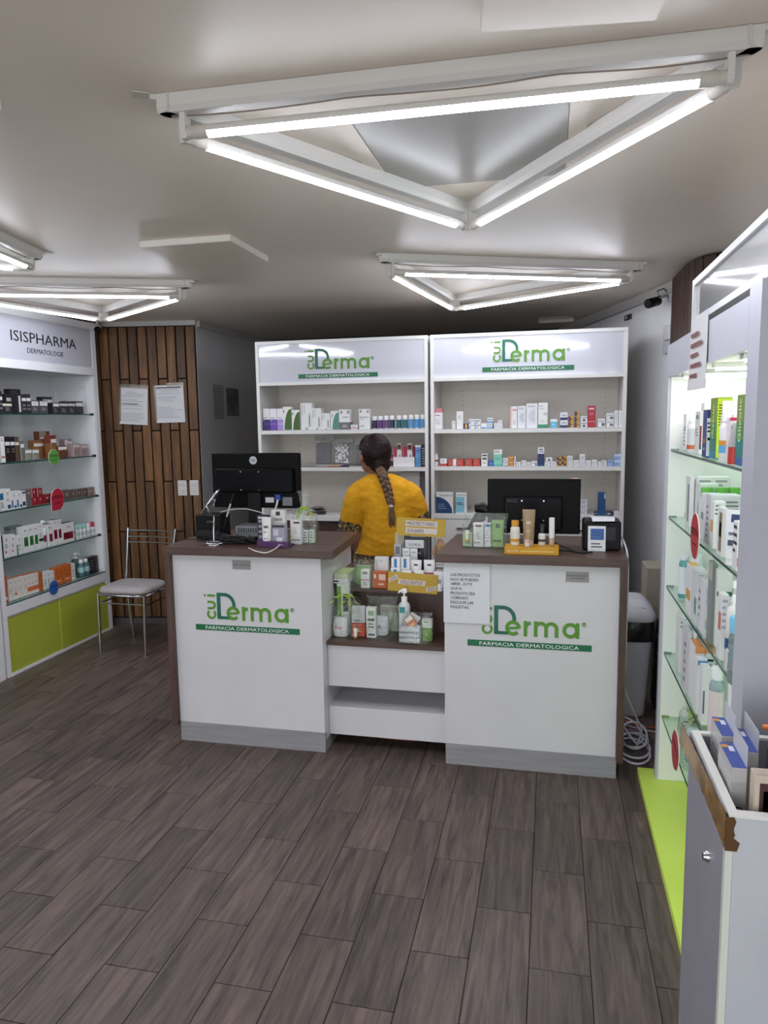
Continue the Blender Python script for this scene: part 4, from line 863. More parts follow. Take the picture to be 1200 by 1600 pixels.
bbox(Z6, (485, 523, 477), z, 'tall white carton with pale pink left edge on the upper shelf', group=G, dec=[(.0, .28, .0, 1, '#e3bcb2'), (.35, .9, .8, .88, '#c98d80')] + lines(3, .4, .9, .15, .4, '#b8b0b0'))
for q, n in (((525, 571, 475), 'narrower'), ((573, 636, 461), 'wider')):
    o = bbox(Z6, q, z, n + ' white carton with grey ripple print on the upper shelf', group=G, base='#dfe0e4', dec=lines(2, .1, .8, .84, .93, '#8d9096')); x, w, h = BX(Z6, q, z, 4.83); e = MB()
    for r_ in (.02, .028, .036, .044): ribbon(e, [p for p in arc(w * .42, h * .48, r_ * w / .07, 110, 250, 12)], .0022, mat('#a4a8b0', .5), -.0306, -.03)
    e.build('ripple_print', o)
bbox(Z6, (639, 692, 457), z, 'tall white carton with green foot on the upper shelf', group=G, sl=[(.14, '#2f8a66'), (1, '#e3e5e2')], txt=[('BFO', .32, .87, .42, .06, '#5f6a66')], dec=lines(1, .15, .7, .74, .78) + [(.55, .95, .5, .62, '#c3c6c3')] + lines(2, .3, .7, .2, .3, '#b4b8b4'))
bbox(Z6, (706, 745, 547), z, 'low white carton with turquoise lower part on the upper shelf', group=G, sl=[(.68, '#58b0cc'), (1, '#e6e6e6')], dec=lines(1, .2, .8, .3, .5, '#d7eaf0'))
stack(Z6, (760, 802, 510), z, 2, 'white and navy carton of the stack right of the turquoise one', dec=[(.0, 1, .0, .35, '#26315f'), (.2, .8, .5, .75, '#a9afbd')])
stack(Z6, (806, 833, 530), z, 2, 'yellow and purple striped carton of the shorter striped stack', cols=('#c79b2e',), dec=[(.0, .45, .05, .95, '#4a3052'), (.55, .8, .4, .6, '#4a3052')])
stack(Z6, (840, 868, 502), z, 3, 'yellow and purple striped carton of the taller striped stack', cols=('#c79b2e',), dec=[(.0, .45, .05, .95, '#4a3052'), (.55, .8, .4, .6, '#4a3052')])
stack(Z6, (873, 910, 530), z, 2, 'white carton with dark square of the stack beside the red carton', dec=[(.3, .7, .1, .5, '#4a4d5c'), (.1, .9, .65, .85, '#9298a4')])
bbox(Z6, (912, 957, 473), z, 'tall red carton on the upper shelf of the right unit', group=G, base='#ab2634', dec=[(.15, .8, .82, .9, '#e6c3c6'), (.0, 1, .25, .29, '#d68a92')] + lines(2, .2, .75, .55, .7, '#d68a92'))
bbox(Z6, (967, 1010, 545), z, 'low white carton right of the tall red one', group=G, dec=[(.1, .9, .6, .8, '#b7babf'), (.5, .9, .15, .5, '#5d6470')])
stack(Z6, (1015, 1058, 513), z, 2, 'white carton with grey print near the right end of the upper shelf', dec=[(.1, .9, .6, .8, '#b7babf'), (.45, .9, .15, .5, '#6d7480')])
for q in ((1060, 1081, 500), (1083, 1101, 500)): bbox(Z6, q, z, 'slim upright white carton, one of two at the right end of the upper shelf', group=G, dec=[(.3, .7, .1, .9, '#c9cbce')])
# right unit, second shelf
z = SR[1] + EPS; G = 'medicine cartons on the second shelf of the right shelving unit'
x, w, h = BX(Z6, (66, 88, 738), z, 4.85); bottle((x, 4.85, z + EPS), w / 2, h, 0, 'white spray can with red band at the left end of the second shelf', G, body='#dedede', cap='#c9c9c9', lab='#a33b38', lv=(.36, .52), capf=.18, name='spray_can', cat='can')
bbox(Z6, (97, 135, 765), z, 'white topped carton with red foot, leftmost of the red cartons', group=G, sl=[(.34, '#b93527'), (1, '#e2e0de')], txt=[('E1', .45, .68, .35, .24, '#8a3a30')])
RED = dict(group=G, base='#b83a2c', dec=lines(1, .15, .85, .68, .76, '#e0b5ac') + lines(2, .2, .7, .3, .5, '#d2867a'))
bbox(Z6, (142, 166, 768), z, 'narrow red carton half covered by a white one', **RED); bbox(Z6, (167, 187, 768), z, 'slim white carton leaning against the narrow red one', group=G, dec=[(.2, .8, .1, .2, '#b0b0b3')])
for q in ((188, 227, 768), (235, 275, 768), (278, 318, 768)): bbox(Z6, q, z, 'square red orange carton with pale print, one of three alike', **RED)
bbox(Z6, (325, 360, 738), z, 'white carton with black writing right of the red cartons', group=G, dec=[(.1, .9, .8, .92, '#2f2b2a'), (.15, .85, .52, .68, '#4a4543'), (.3, .7, .2, .3, '#b09a6a')])
bbox(Z6, (365, 392, 778), z, 'small bright blue carton beside the mint carton', group=G, base='#2d5fae', dec=lines(2, .2, .8, .3, .7, '#7fa3d8'))
bbox(Z6, (393, 441, 716), z, 'tall white and mint carton on the second shelf', group=G, sl=[(.12, '#58b39c'), (.72, '#7ec9b4'), (1, '#e6e8e6')], dec=lines(2, .1, .7, .8, .94, '#6f7a78') + lines(2, .15, .75, .35, .5, '#5aa28e'))
stack(Z6, (443, 474, 762), z, 2, 'white carton of the stack right of the mint carton', dec=[(.0, 1, .05, .2, '#5a82a8'), (.1, .8, .5, .7, '#8d929a')])
stack(Z6, (475, 503, 752), z, 2, 'orange carton of the small stack on the second shelf', cols=('#c98530',), dec=[(.0, 1, .7, .9, '#e2b06c')])
stack(Z6, (505, 515, 752), z, 2, 'thin white carton squeezed right of the orange stack')
for q in ((516, 543, 785), (574, 599, 785)): bbox(Z6, q, z, 'low white carton left of the navy footed one, one of two', group=G, dec=MED)
stack(Z6, (545, 573, 776), z, 2, 'flat white carton of the low stack between the two low ones')
bbox(Z6, (601, 634, 780), z, 'low white carton touching the tall navy footed carton', group=G, dec=[(.1, .9, .55, .75, '#8d949e'), (.6, .9, .15, .45, '#4a5568')])
bbox(Z6, (636, 673, 703), z, 'tall white carton with navy lower part on the second shelf', group=G, sl=[(.1, '#2c4a86'), (.66, '#1f2f5f'), (1, '#e2e2e6')], dec=[(.2, .9, .74, .8, '#8d93a6'), (.2, .8, .86, .92, '#3a3f52')])
bbox(Z6, (674, 705, 782), z, 'lower white carton just right of the navy footed one', group=G, dec=MED); bbox(Z6, (707, 741, 782), z, 'lower white carton left of the yellow striped pair', group=G, dec=MED)
x, w, h = BX(Z6, (680, 718, 758), z, 4.83); carton((x, 4.86, z + .0305), w, .055, max(.02, h - .031), 0, 'white carton resting across the two lower ones', group=G, dec=[(.3, .7, .2, .6, '#5d646e')])
for q, n in (((742, 768, 755), 'left'), ((769, 796, 750), 'right')): stack(Z6, q, z, 2, 'yellow and purple carton, ' + n + ' striped stack of the second shelf', cols=('#c79b2e',), dec=[(.0, .4, .3, .95, '#4a3052'), (.45, .85, .05, .55, '#4a3052')])
stack(Z6, (798, 830, 750), z, 2, 'white carton of the stack right of the striped ones')
bbox(Z6, (832, 865, 775), z, 'low white carton between two white stacks', group=G, dec=MED)
stack(Z6, (866, 899, 740), z, 2, 'white carton of the tallest white stack near the right end')
for q in ((901, 931, 775), (933, 965, 772)): bbox(Z6, q, z, 'low white carton right of the tallest white stack, one of two', group=G, dec=MED)
bbox(Z6, (967, 988, 782), z, 'tiny white carton before the pale blue ones', group=G, dec=MED); bbox(Z6, (989, 1019, 775), z, 'low pinkish white carton before the pale blue ones', group=G, base='#dcd4d2', dec=MED)
bbox(Z6, (1021, 1055, 772), z, 'single low pale blue carton near the right end', group=G, base='#8fa8cc', dec=[(.1, .9, .55, .75, '#6f8ab5')])
stack(Z6, (1058, 1097, 740), z, 2, 'pale blue carton of the stack at the right end', cols=('#8fa8cc', '#9fb4d2'), dec=[(.0, 1, .7, .95, '#c9d3e2'), (.1, .8, .25, .45, '#6f8ab5')])
# right unit, worktop
z = SR[2] + EPS; G = 'cartons on the worktop of the right shelving unit'
q = (74, 169, 175); x, w, h = BX(Z8, q, z, 4.83); o = bbox(Z8, q, z, 'white carton with dark blue curved corner left of the scanner', group=G, txt=[('Soyaloid', .58, .85, .74, .13, '#3c3c40')])
pts = [(w * -.49, h * .01), (w * .46, h * .01)] + [(w * (-.49 + .95 * math.cos(a)), h * (.01 + .78 * math.sin(a))) for a in [i / 10 * PI / 2 for i in range(1, 10)]] + [(w * -.49, h * .79)]
MB().prism(pts, -.0308, -.0303, mat('#1f426e', .4)).build('corner_print', o)
for k in range(3): MB().box(-w * .4, w * (.1 - .06 * k), -.0312, -.0308, h * (.22 + .1 * k), h * (.25 + .1 * k), mat('#8fa6c0', .5)).build('print', o)
bbox(Z8, (184, 244, 178), z, 'white carton with pale turquoise panel behind the scanner', group=G, dec=[(.0, .8, .05, .82, '#86bcd0'), (.1, .9, .88, .92, '#7a9aa6')] + lines(2, .1, .7, .4, .55, '#5f9ab2'))
stack(Z8, (870, 911, 212), z, 3, 'white carton of the stack right of the right monitor', group=G, Y=4.9)
bbox(Z8, (969, 1012, 178), z, 'tall blue carton with white upright writing above the printer', group=G, base='#1f5186', dec=[(.8, .98, .75, .97, '#c9d6e2')])
bbox(Z8, (948, 968, 283), z, 'small navy carton left of the tall blue one', group=G, base='#20284a', dec=[(.1, .8, .4, .7, '#a3a9c2')])
bbox(Z8, (1015, 1052, 282), z, 'low navy carton right of the tall blue one', group=G, base='#272d52', dec=[(.1, .6, .3, .7, '#c0c4d6')])
bbox(Z8, (1055, 1086, 280), z, 'low cream carton at the right end of the worktop', group=G, base='#d9d2cf', dec=MED)

# ------------------------------------------------------------------ goods in the lit right cabinet (fronts face -x, sides face the camera)
def RC(Z, q, zb, X):
    s, ox, oy = Z; xf_, xn, xr, yt = q; P = lambda x: (ox + x / s, oy + yt / s)
    n, f = on_x(P(xn), X), on_x(P(xf_), X); r = on_y(P(xr), n.y)
    return n.y, max(.012, f.y - n.y), max(.015, r.x - X), n.z - zb
def rbox(Z, q, zb, label, X=.505, dmax=.30, wmax=.12, **k):
    yn, w, d, h = RC(Z, q, zb, X); d = min(d, dmax); w = min(w, wmax); yn = min(yn, 3.298 - w)
    return carton((X + d / 2, yn + w / 2, zb + EPS), w, d, h, -PI / 2, label, **k)
def rpos(Z, x, yt, zb, X, wpx):
    s, ox, oy = Z; p = on_x((ox + x / s, oy + yt / s), X); q = on_y((ox + (x + wpx) / s, oy + yt / s), p.y); p.y = min(p.y, 3.27); return p.y, q.x - p.x, p.z - zb
Z1 = (9.2308, 1040, 600); Z2 = (8.8889, 1040, 720); Z3 = (7.2727, 1030, 840); Z9 = (4.2105, 1000, 820)
z = RSH[0] + EPS; G = 'products on the top glass shelf of the lit cabinet'
# local +x of a rotated carton points at -y (towards the camera): prints on "side" face the camera
rbox(Z1, (262, 300, 350, 432), z, 'white carton farthest back on the top shelf of the lit cabinet', X=.53, group=G, base='#dcdde0', dec=lines(5, .2, .9, .1, .6) + [(.4, .9, .6, .65, '#3f6f86')])
y, w, h = rpos(Z1, 352, 440, z, .56, 60); pump((.56, y, z + EPS), .022, h, -PI / 2, 'white pump bottle with teal edge near the back of the top lit shelf', G, lab='#5aa0b4', lv=(.05, .25), nozzle=-PI * .5)
y, w, h = rpos(Z1, 400, 500, z, .53, 60); bottle((.53, y, z + EPS), .02, h, -PI / 2, 'white bottle with thin ring and orange strip on the top lit shelf', G, lab='#cfd3d6', lab2='#c9683c', lv=(.1, .7), capf=.12)
y, w, h = rpos(Z1, 480, 310, z, .60, 60); pump((.635, y, z + EPS), .026, h, -PI / 2, 'tall white pump bottle behind the white cartons of the top lit shelf', G, nozzle=-PI * .5)
rbox(Z1, (436, 498, 556, 392), z, 'white carton with dark red upright strip on the top lit shelf', X=.52, group=G, txt=[('IR', .5, .86, .6, .1, '#5b5b60')], dec=lines(3, .1, .8, .4, .6), side=[(.05, .5, .22, .66, '#8a2f36'), (.05, .5, .12, .22, '#2f4a3a')])
rbox(Z1, (516, 562, 690, 275), z, 'tall grey edged carton with cream side on the top lit shelf', X=.56, group=G, base='#cfd0d2', side=[(.02, .98, .02, .98, '#e3dfcf')])
rbox(Z1, (546, 604, 682, 372), z, 'navy blue carton with white label on the top lit shelf', group=G, base='#2b3a78', txt=[], dec=[(.3, .7, .3, .4, '#b07c4a'), (.4, .6, .15, .2, '#dfe3ee')], side=[(.02, .98, .03, .82, '#dfe1e4'), (.2, .8, .36, .42, '#3a5a86')] + lines(3, .15, .8, .5, .75))
o = rbox(Z1, (655, 752, 970, 195), z, 'green carton with lime yellow side behind a white bottle on the top lit shelf', X=.515, group=G, sl=[(.12, '#2f7f96'), (.34, '#2a7a68'), (.6, '#4d8a40'), (1, '#7d9a2e')], side=[(.02, .98, .02, .985, '#c6dd2c')] + [(.1, .9, .55 + .045 * i, .565 + .045 * i, '#5d6f1e') for i in range(8)], top='#b9c94a')
text(o, 'Ureactiv', (0, -.155 if False else -o.dimensions.y / 2 - .001, .12), mat('#e3ecc8', .5), w=.11, h=.02, spin=-PI / 2)
y, w, h = rpos(Z1, 850, 245, z, .50, 60); bottle((.508, y, z + EPS), .018, h, -PI / 2, 'white lotion bottle with orange and blue labels before the lime carton', G, lab='#d9922f', lab2='#5fa8d6', lv=(.16, .36), capf=.34, capr=.72, sh=.1)
rbox(Z1, (796, 850, 985, 442), z, 'white carton with pink tinted top on the top lit shelf', group=G, base='#dfd6d8', dec=lines(6, .2, .8, .1, .6), side=[(.02, .98, .8, .98, '#d8aab6'), (.1, .5, .12, .36, '#8ba045')])
rbox(Z1, (886, 930, 1042, 486), z, 'white carton with magenta lid edge on the top lit shelf', group=G, base='#e2d9dc', side=[(.0, 1, .93, 1, '#c72f6a')] + lines(4, .2, .9, .2, .85, '#a8b0a0'))
y, w, h = rpos(Z1, 968, 568, z, .50, 60); squeeze((.515, y + .035, z + EPS), .018, h, -PI / 2, 'grey tube with red foot on the top lit shelf', G, body='#a9a9a9', cap='#c0392f', capf=.42)
o = rbox(Z1, (1040, 1148, 1290, 148), z, 'largest green carton with lime side at the front of the top lit shelf', X=.51, group=G, sl=[(.12, '#2c64a0'), (.36, '#1f7f78'), (.62, '#4a8a3c'), (1, '#75922c')], side=[(.02, .98, .76, .99, '#cde03a'), (.02, .98, .02, .75, '#cfd0d2')] + [(.1, .9, .78 + .03 * i, .79 + .03 * i, '#5d6f1e') for i in range(6)] + lines(5, .1, .8, .1, .6))
text(o, 'Glicolic', (0, -o.dimensions.y / 2 - .001, .125), mat('#e3ecc8', .5), w=.12, h=.028, spin=-PI / 2)
rbox(Z1, (1165, 1230, 1330, 380), z, 'grey white carton beside the stile on the top lit shelf', group=G, base='#c9cacd', dec=lines(5, .1, .8, .1, .8), side=lines(5, .1, .8, .1, .8))

z = RSH[1] + EPS; G = 'products on the second glass shelf of the lit cabinet'
rbox(Z2, (285, 345, 400, 228), z, 'tall white carton with grey green strip farthest back on the second lit shelf', X=.52, group=G, dec=[(.5, .85, .1, .85, '#7d8a86'), (.0, .12, .12, .24, '#6d4a44')], wmax=.10)
rbox(Z2, (405, 447, 905, 225), z, 'broad white carton with two printed columns behind the green capped bottles', X=.54, group=G, side=lines(5, .05, .4, .55, .95, '#9a9a9d') + lines(5, .55, .9, .55, .95, '#9a9a9d'))
rbox(Z2, (440, 482, 740, 325), z, 'pale mint carton in front of the broad white one', X=.53, group=G, base='#d6dedb', dec=[(.4, .6, .05, .6, '#5fa37a')])
for i, (px, n) in enumerate(((575, 'left'), (780, 'middle'), (955, 'right'))):
    p = on_x((1040 + 520 / 8.8889, 720 + 372 / 8.8889), .54); q = on_y((1040 + px / 8.8889, 720 + 372 / 8.8889), p.y - .02)
    bottle((q.x, p.y - .02, z + EPS), .021, q.z - z, -PI / 2, n + ' one of three white bottles with bright green caps', G, cap='#5fb03c', body='#dfe8e2', capf=.2, capr=.95, lab='#d5e2da')
for q, kw, lb in (((497, 553, 800, 470), dict(dec=[(.1, .7, .45, .6, '#8a9a92')]), 'white carton with grey green square on the second lit shelf'), ((558, 630, 1060, 485), dict(base='#cdccd0', side=lines(4, .05, .35, .6, .9) + lines(4, .5, .95, .6, .9), dec=lines(6, .3, .7, .1, .8)), 'grey white carton with dense side print on the second lit shelf'), ((632, 680, 840, 572), dict(dec=[(.1, .8, .35, .6, '#cf9a4a')], side=lines(3, .1, .8, .7, .95)), 'white carton with orange square on the second lit shelf')):
    rbox(Z2, q, z, lb, X=.51, group=G, **kw)
rbox(Z2, (725, 795, 850, 665), z, 'white carton with brown upright panel on the second lit shelf', X=.505, group=G, dec=[(.4, .95, .1, .9, '#8b7563'), (.5, .85, .4, .7, '#b09a86')], side=[(.0, 1, .0, 1, '#ddd9d4')])
y, w, h = rpos(Z2, 905, 668, z, .50, 60); squeeze((.515, y, z + EPS), .026, h - .004, -PI / 2 * .35, 'white tube with navy square and scribble on the second lit shelf', G, tilt=-.05, dec=[(.3, .7, .78, .92, '#2f3f66'), (.25, .6, .55, .6, '#6d7890'), (.25, .7, .36, .46, '#3d4a66')], capf=.12)
rbox(Z2, (945, 1010, 1200, 862), z, 'white carton with black writing nearest the stile on the second lit shelf', X=.50, group=G, dec=lines(4, .1, .9, .3, .95, '#2f2f33'), side=[(.02, .6, .1, .28, '#c4574a'), (.62, .98, .05, .3, '#2c4a2c'), (.3, .5, .7, .95, '#33333a')] + lines(3, .1, .9, .4, .6, '#77777c'))
y, w, h = rpos(Z2, 1040, 640, z, .56, 60); squeeze((.58, y - .03, z + EPS), .026, h, -PI / 2 * .3, 'white tube with dark green writing behind the nearest carton', G, dec=[(.2, .8, .2, .3, '#2f5a4a')])
p = on_x((1087.5, 838), .474); tagdisc((p.x - .004, p.y, p.z), .07, .078, '#b32f36', 'OFERTA', 'red oval promotional tag on the second shelf of the lit cabinet', (0, 0, -PI / 2), None, '#2a0a10', '#efe3dc')

z = RSH[2] + EPS; G = 'products on the third glass shelf of the lit cabinet'
y, w, h = rpos(Z3, 262, 208, z, .52, 60); bottle((.53, y, z + EPS), .021, h, -PI / 2, 'slim teal bottle with white label farthest back on the third lit shelf', G, body='#7fd0d2', cap='#d6dde0', clear=True, lab='#dfe6e8', lv=(.1, .75), capf=.1)
y, w, h = rpos(Z3, 310, 130, z, .60, 60); bottle((.60, y, z + EPS), .022, h, -PI / 2, 'pale bottle with white cap behind the teal bottle', G, body='#d3dde0', cap='#e3e6e6', clear=True)
y, w, h = rpos(Z3, 375, 190, z, .53, 60); bottle((.55, y, z + EPS), .026, h, -PI / 2, 'clear teal bottle with broad white cap under the red oval tag', G, body='#a9d8da', cap='#eceeee', clear=True, capf=.24)
y, w, h = rpos(Z3, 520, 195, z, .60, 60); bottle((.64, y, z + EPS), .03, h, -PI / 3, 'white bottle with a large dark letter on the third lit shelf', G, body='#e6e8e8', cap='#f0f0ee', txt='V', txtc='#2a2a2e', lv=(.3, .8), capf=.22)
for q, kw, lb, X in (((312, 368, 470, 335), dict(dec=[(.1, .9, .3, .5, '#cf9a3c')], top='#e0ae46'), 'white carton with amber lid on the third lit shelf', .50), ((370, 438, 565, 392), dict(base='#d6d7d6', dec=[(.6, .95, .2, .5, '#5f8f8a')], side=lines(3, .1, .9, .8, .95, '#6fa3b0')), 'white carton with teal mark right of the amber lidded one', .50), ((450, 485, 575, 470), dict(base='#d3d4d6', dec=lines(4, .2, .8, .2, .8)), 'grey white carton in the middle of the third lit shelf', .50), ((487, 525, 575, 500), dict(base='#d9dadb', side=[(.2, .8, .6, .9, '#c2c8d6'), (.2, .8, .15, .3, '#b9bcc0')]), 'white carton with pale blue square beside the grey green one', .50), ((566, 612, 660, 295), dict(base='#7d857f', dec=[(.0, 1, .78, 1, '#b5b3a8')]), 'tall grey green carton on the third lit shelf', .505)):
    rbox(Z3, q, z, lb, X=X, group=G, **kw)
o = rbox(Z3, (625, 668, 840, 365), z, 'white carton with dark green band and round seal on the third lit shelf', X=.515, group=G, base='#dedfdb', side=[(.0, 1, .66, .72, '#2f6f4f')] + lines(2, .2, .8, .5, .6, '#66706a'))
text(o, 'BEMOL', (o.dimensions.x / 2 + .0012 if False else o.dimensions.x / 2 + .001, 0, o.dimensions.z * .69), mat('#e6ece8', .5), w=o.dimensions.y * .6, h=o.dimensions.z * .035, rot=(PI / 2, 0, PI / 2))
rbox(Z3, (672, 715, 800, 655), z, 'short white carton with orange square before the green banded one', X=.50, group=G, dec=[(.3, .95, .45, .72, '#c9623a')], side=lines(5, .1, .8, .45, .95, '#a6abc2'))
y, w, h = rpos(Z3, 805, 490, z, .50, 60); pump((.52, y, z + EPS), .026, h, -PI / 2, 'cream pump bottle with blue drop on the third lit shelf', G, body='#e3e1dc', lab='#d6d4ce', lab2='#2f4f8a', lv=(.25, .45), nozzle=PI)
rbox(Z3, (840, 870, 960, 570), z, 'white carton with red writing right of the cream pump bottle', X=.53, group=G, side=[(.0, 1, .78, .9, '#c98a84'), (.1, .9, .1, .3, '#9a6a60')], txt=[], base='#e2dfdc')
y, w, h = rpos(Z3, 850, 885, z, .495, 60); bottle((.505, y - .015, z + EPS), .024, max(.12, h), -PI / 2, 'grey bottle with sky blue cap nearest on the third lit shelf', G, body='#9fb0b2', cap='#7cc3e0', clear=True, lab='#87989a', lv=(.2, .6), capf=.24, capr=.95, txt='T', txtc='#e8f4f8')

z = RSH[3] + EPS; G = 'products on the fourth glass shelf of the lit cabinet'
for q, kw, lb, X in (((200, 240, 320, 915), dict(side=lines(2, .1, .8, .8, .95)), 'white carton farthest back on the fourth lit shelf', .51), ((262, 290, 385, 985), dict(base='#dadade', side=[(.1, .9, .74, .95, '#c9cbd6')] + lines(2, .2, .8, .78, .92)), 'white carton with printed label second on the fourth lit shelf', .51), ((275, 330, 345, 1075), dict(base='#cfcdd2', dec=lines(5, .3, .7, .1, .8)), 'lilac grey carton third on the fourth lit shelf', .50), ((395, 412, 500, 1010), dict(base='#8b8f8e', side=[(.1, .9, .5, .9, '#b0b3b2')]), 'grey carton standing at the back wall of the fourth lit shelf', .62)):
    rbox(Z3, q, z, lb, X=X, group=G, **kw)
for px, n in ((398, 'left'), (515, 'right')):
    p = on_x((1030 + 345 / 7.2727, 840 + 1140 / 7.2727), .51); q = on_y((1030 + px / 7.2727, 840 + 1075 / 7.2727), p.y)
    pump((q.x, p.y - .012, z + EPS), .0185, q.z - z, -PI / 2, n + ' one of two white pump bottles with royal blue collars', G, collar='#2f5fc8', nozzle=PI * .8, lab='#cfd6e6')
for q, n, X in (((345, 412, 522, 1248), 'left', .505), ((0, 0, 0, 0), 'right', .56)):
    if n == 'left': o = rbox(Z3, q, z, 'left one of two white cartons with orange lids on the fourth lit shelf', X=X, group=G, top='#e08a4a', side=[(.0, 1, .9, 1, '#dd8f52'), (.08, .92, .5, .86, '#e9ddcf')] + lines(4, .15, .85, .55, .82, '#b0a08e'))
    else:
        l0 = o.location; carton((l0.x + o.dimensions.y + .003, l0.y, l0.z), o.dimensions.x, o.dimensions.y, o.dimensions.z, -PI / 2, 'right one of two white cartons with orange lids on the fourth lit shelf', group=G, top='#e08a4a', side=[(.0, 1, .9, 1, '#dd8f52'), (.08, .92, .4, .86, '#e3e3e6')] + lines(5, .15, .85, .45, .82, '#8f97ad'))
rbox(Z3, (400, 440, 560, 1400), z, 'white carton with blue lid stripe below the orange lidded pair', X=.50, group=G, side=[(.0, 1, .92, 1, '#4a86c4')], top='#dfe6ee')
rbox(Z3, (462, 500, 600, 1480), z, 'low white carton before the blue striped one', X=.50, group=G, side=[(.1, .3, .2, .6, '#6a5f8a')])
y, w, h = rpos(Z9, 500, 935, z, .51, 60); bottle((.515, y, z + EPS), .022, h, -PI / 2, 'clear bottle with white cap and pink label on the fourth lit shelf', G, body='#cfe6ea', cap='#eef0f0', clear=True, lab='#e6d3d6', lv=(.05, .7), capf=.16)
y, w, h = rpos(Z9, 560, 1050, z, .50, 60); squeeze((.535, y - .02, z + EPS), .03, max(.11, h), -PI / 2 * .5, 'white tube with green band nearest on the fourth lit shelf', G, dec=[(.1, .9, .42, .5, '#3f7a5a'), (.3, .7, .7, .82, '#9fb5a6')])
rbox(Z9, (497, 512, 560, 890), z, 'white carton with green print behind the clear bottle', X=.60, group=G, side=[(.2, .8, .3, .5, '#4f9a74')])

# ================================================================== person behind the counter, seen from the back
def fuse(mb, m, voxel, smooth=4, wr=0.0, ws=9):
    me = mb.mesh('tmp'); o = bpy.data.objects.new('tmp', me); COL.objects.link(o)
    r = o.modifiers.new('r', 'REMESH'); r.mode = 'VOXEL'; r.voxel_size = voxel
    s = o.modifiers.new('s', 'SMOOTH'); s.factor = .5; s.iterations = smooth
    dg = bpy.context.evaluated_depsgraph_get(); dg.update()
    out = bpy.data.meshes.new_from_object(o.evaluated_get(dg)); bpy.data.objects.remove(o)
    if wr:
        nv = [v.normal.copy() for v in out.vertices]
        for v, n in zip(out.vertices, nv):
            p = v.co; v.co = p + n * wr * (noise.noise(Vector((p.x * ws, p.y * ws, p.z * ws * 2.3))) + .5 * noise.noise(Vector((p.x * ws * .6, p.y * ws, p.z * ws * 5 + p.x * 14))))
    out.materials.clear(); out.materials.append(m)
    for p in out.polygons: p.use_smooth = True; p.material_index = 0
    out.update(); return out
def ell(c, rx_, ry_, rz_, yaw, m, mb, nu=20, nv=14):
    rings = []
    for i in range(nv + 1):
        a = -PI / 2 + PI * i / nv; ca = max(.02, math.cos(a)); ring = []
        for j in range(nu):
            b = 2 * PI * j / nu; x, y = rx_ * ca * math.cos(b), ry_ * ca * math.sin(b)
            ring.append((c[0] + x * math.cos(yaw) - y * math.sin(yaw), c[1] + x * math.sin(yaw) + y * math.cos(yaw), c[2] + rz_ * math.sin(a)))
        rings.append(ring)
    mb.loft(rings, m)
SKIN = noise_mat('skin', '#7d5647', '#94685a', nscale=7, rough=.5)
P = thing('person', 'person with long braid in mustard top, turned away behind the counters', 'person', (-.97, 4.25, 0))
YAW = math.radians(50); fw = Vector((-math.sin(YAW), math.cos(YAW), 0)); rt = Vector((fw.y, -fw.x, 0)); HC = Vector((-.06, 0, 1.447))
b = MB()
def ov(c, rx_, ry_, z, n=20): return [(c[0] + rx_ * math.cos(2 * PI * j / n), c[1] + ry_ * math.sin(2 * PI * j / n), z) for j in range(n)]
b.loft([ov((0, 0), .15, .10, .80), ov((0, 0), .16, .105, .88), ov((0, 0), .135, .095, 1.02), ov((0, 0), .15, .1, 1.16), ov((0, 0), .16, .085, 1.24), ov((-.01, 0), .09, .06, 1.295), ov((-.02, 0), .058, .056, 1.31), ov((-.035, .0), .052, .055, 1.36), ov((-.045, .01), .05, .055, 1.40)], SKIN)
ell(HC, .074, .092, .112, YAW, SKIN, b)
jaw = HC + fw * .03 + Vector((0, 0, -.055)); ell(jaw, .056, .068, .062, YAW, SKIN, b)
ell(HC + fw * .092 + Vector((0, 0, -.02)), .012, .018, .022, YAW, SKIN, b, 10, 8)       # nose
ell(HC + fw * .086 + Vector((0, 0, -.068)), .022, .01, .011, YAW, SKIN, b, 10, 6)      # lips
for s in (-1, 1):
    ell(HC + rt * (s * .03) + fw * .082 + Vector((0, 0, .012)), .014, .008, .008, YAW, SKIN, b, 10, 6)
    ell(HC + rt * (s * .087) + fw * .016 + Vector((0, 0, -.022)), .010, .019, .031, YAW, SKIN, b, 10, 8)
def limb(pts, rs): b.tube(pts, rs, SKIN, 14)
limb([(-.15, 0, 1.25), (-.185, .005, 1.12), (-.195, .005, 1.0), (-.178, .005, .93), (-.158, .02, .82), (-.155, .025, .795)], [.05, .047, .043, .042, .031, .027])
limb([(.14, 0, 1.25), (.195, .03, 1.13), (.215, .07, 1.03), (.19, .15, 1.0), (.13, .27, 1.01), (.12, .29, 1.01)], [.05, .045, .039, .037, .027, .025])
def hand(w, d, up):
    w, d, up = Vector(w), Vector(d).normalized(), Vector(up).normalized(); sd = d.cross(up)
    b.tube([w - d * .01, w + d * .03, w + d * .075], [.024, .030, .028], SKIN, 10)
    for i, (o_, l) in enumerate(((-.026, .062), (-.009, .074), (.009, .07), (.026, .056))):
        p = w + d * .075 + sd * o_; b.tube([p, p + d * l * .45 - up * .004, p + d * l * .78 - up * .014, p + d * l - up * .026], [.0098, .0092, .0085, .0075], SKIN, 8)
    p = w + d * .025 - sd * .024; b.tube([p, p + d * .028 - sd * .02, p + d * .058 - sd * .026], [.012, .0105, .009], SKIN, 8)
hand((-.155, .025, .795), (.05, .25, -1), (1, 0, 0)); hand((.12, .29, 1.01), (-.5, .8, -.1), (0, 0, 1))
for s in (-1, 1): limb([(s * .085, 0, .86), (s * .095, 0, .66), (s * .09, .005, .47), (s * .09, -.012, .30), (s * .092, -.005, .09), (s * .095, .0, .05)], [.092, .082, .06, .055, .04, .038]); ell((s * .095, .055, .035), .042, .115, .032, 0, SKIN, b, 12, 8)
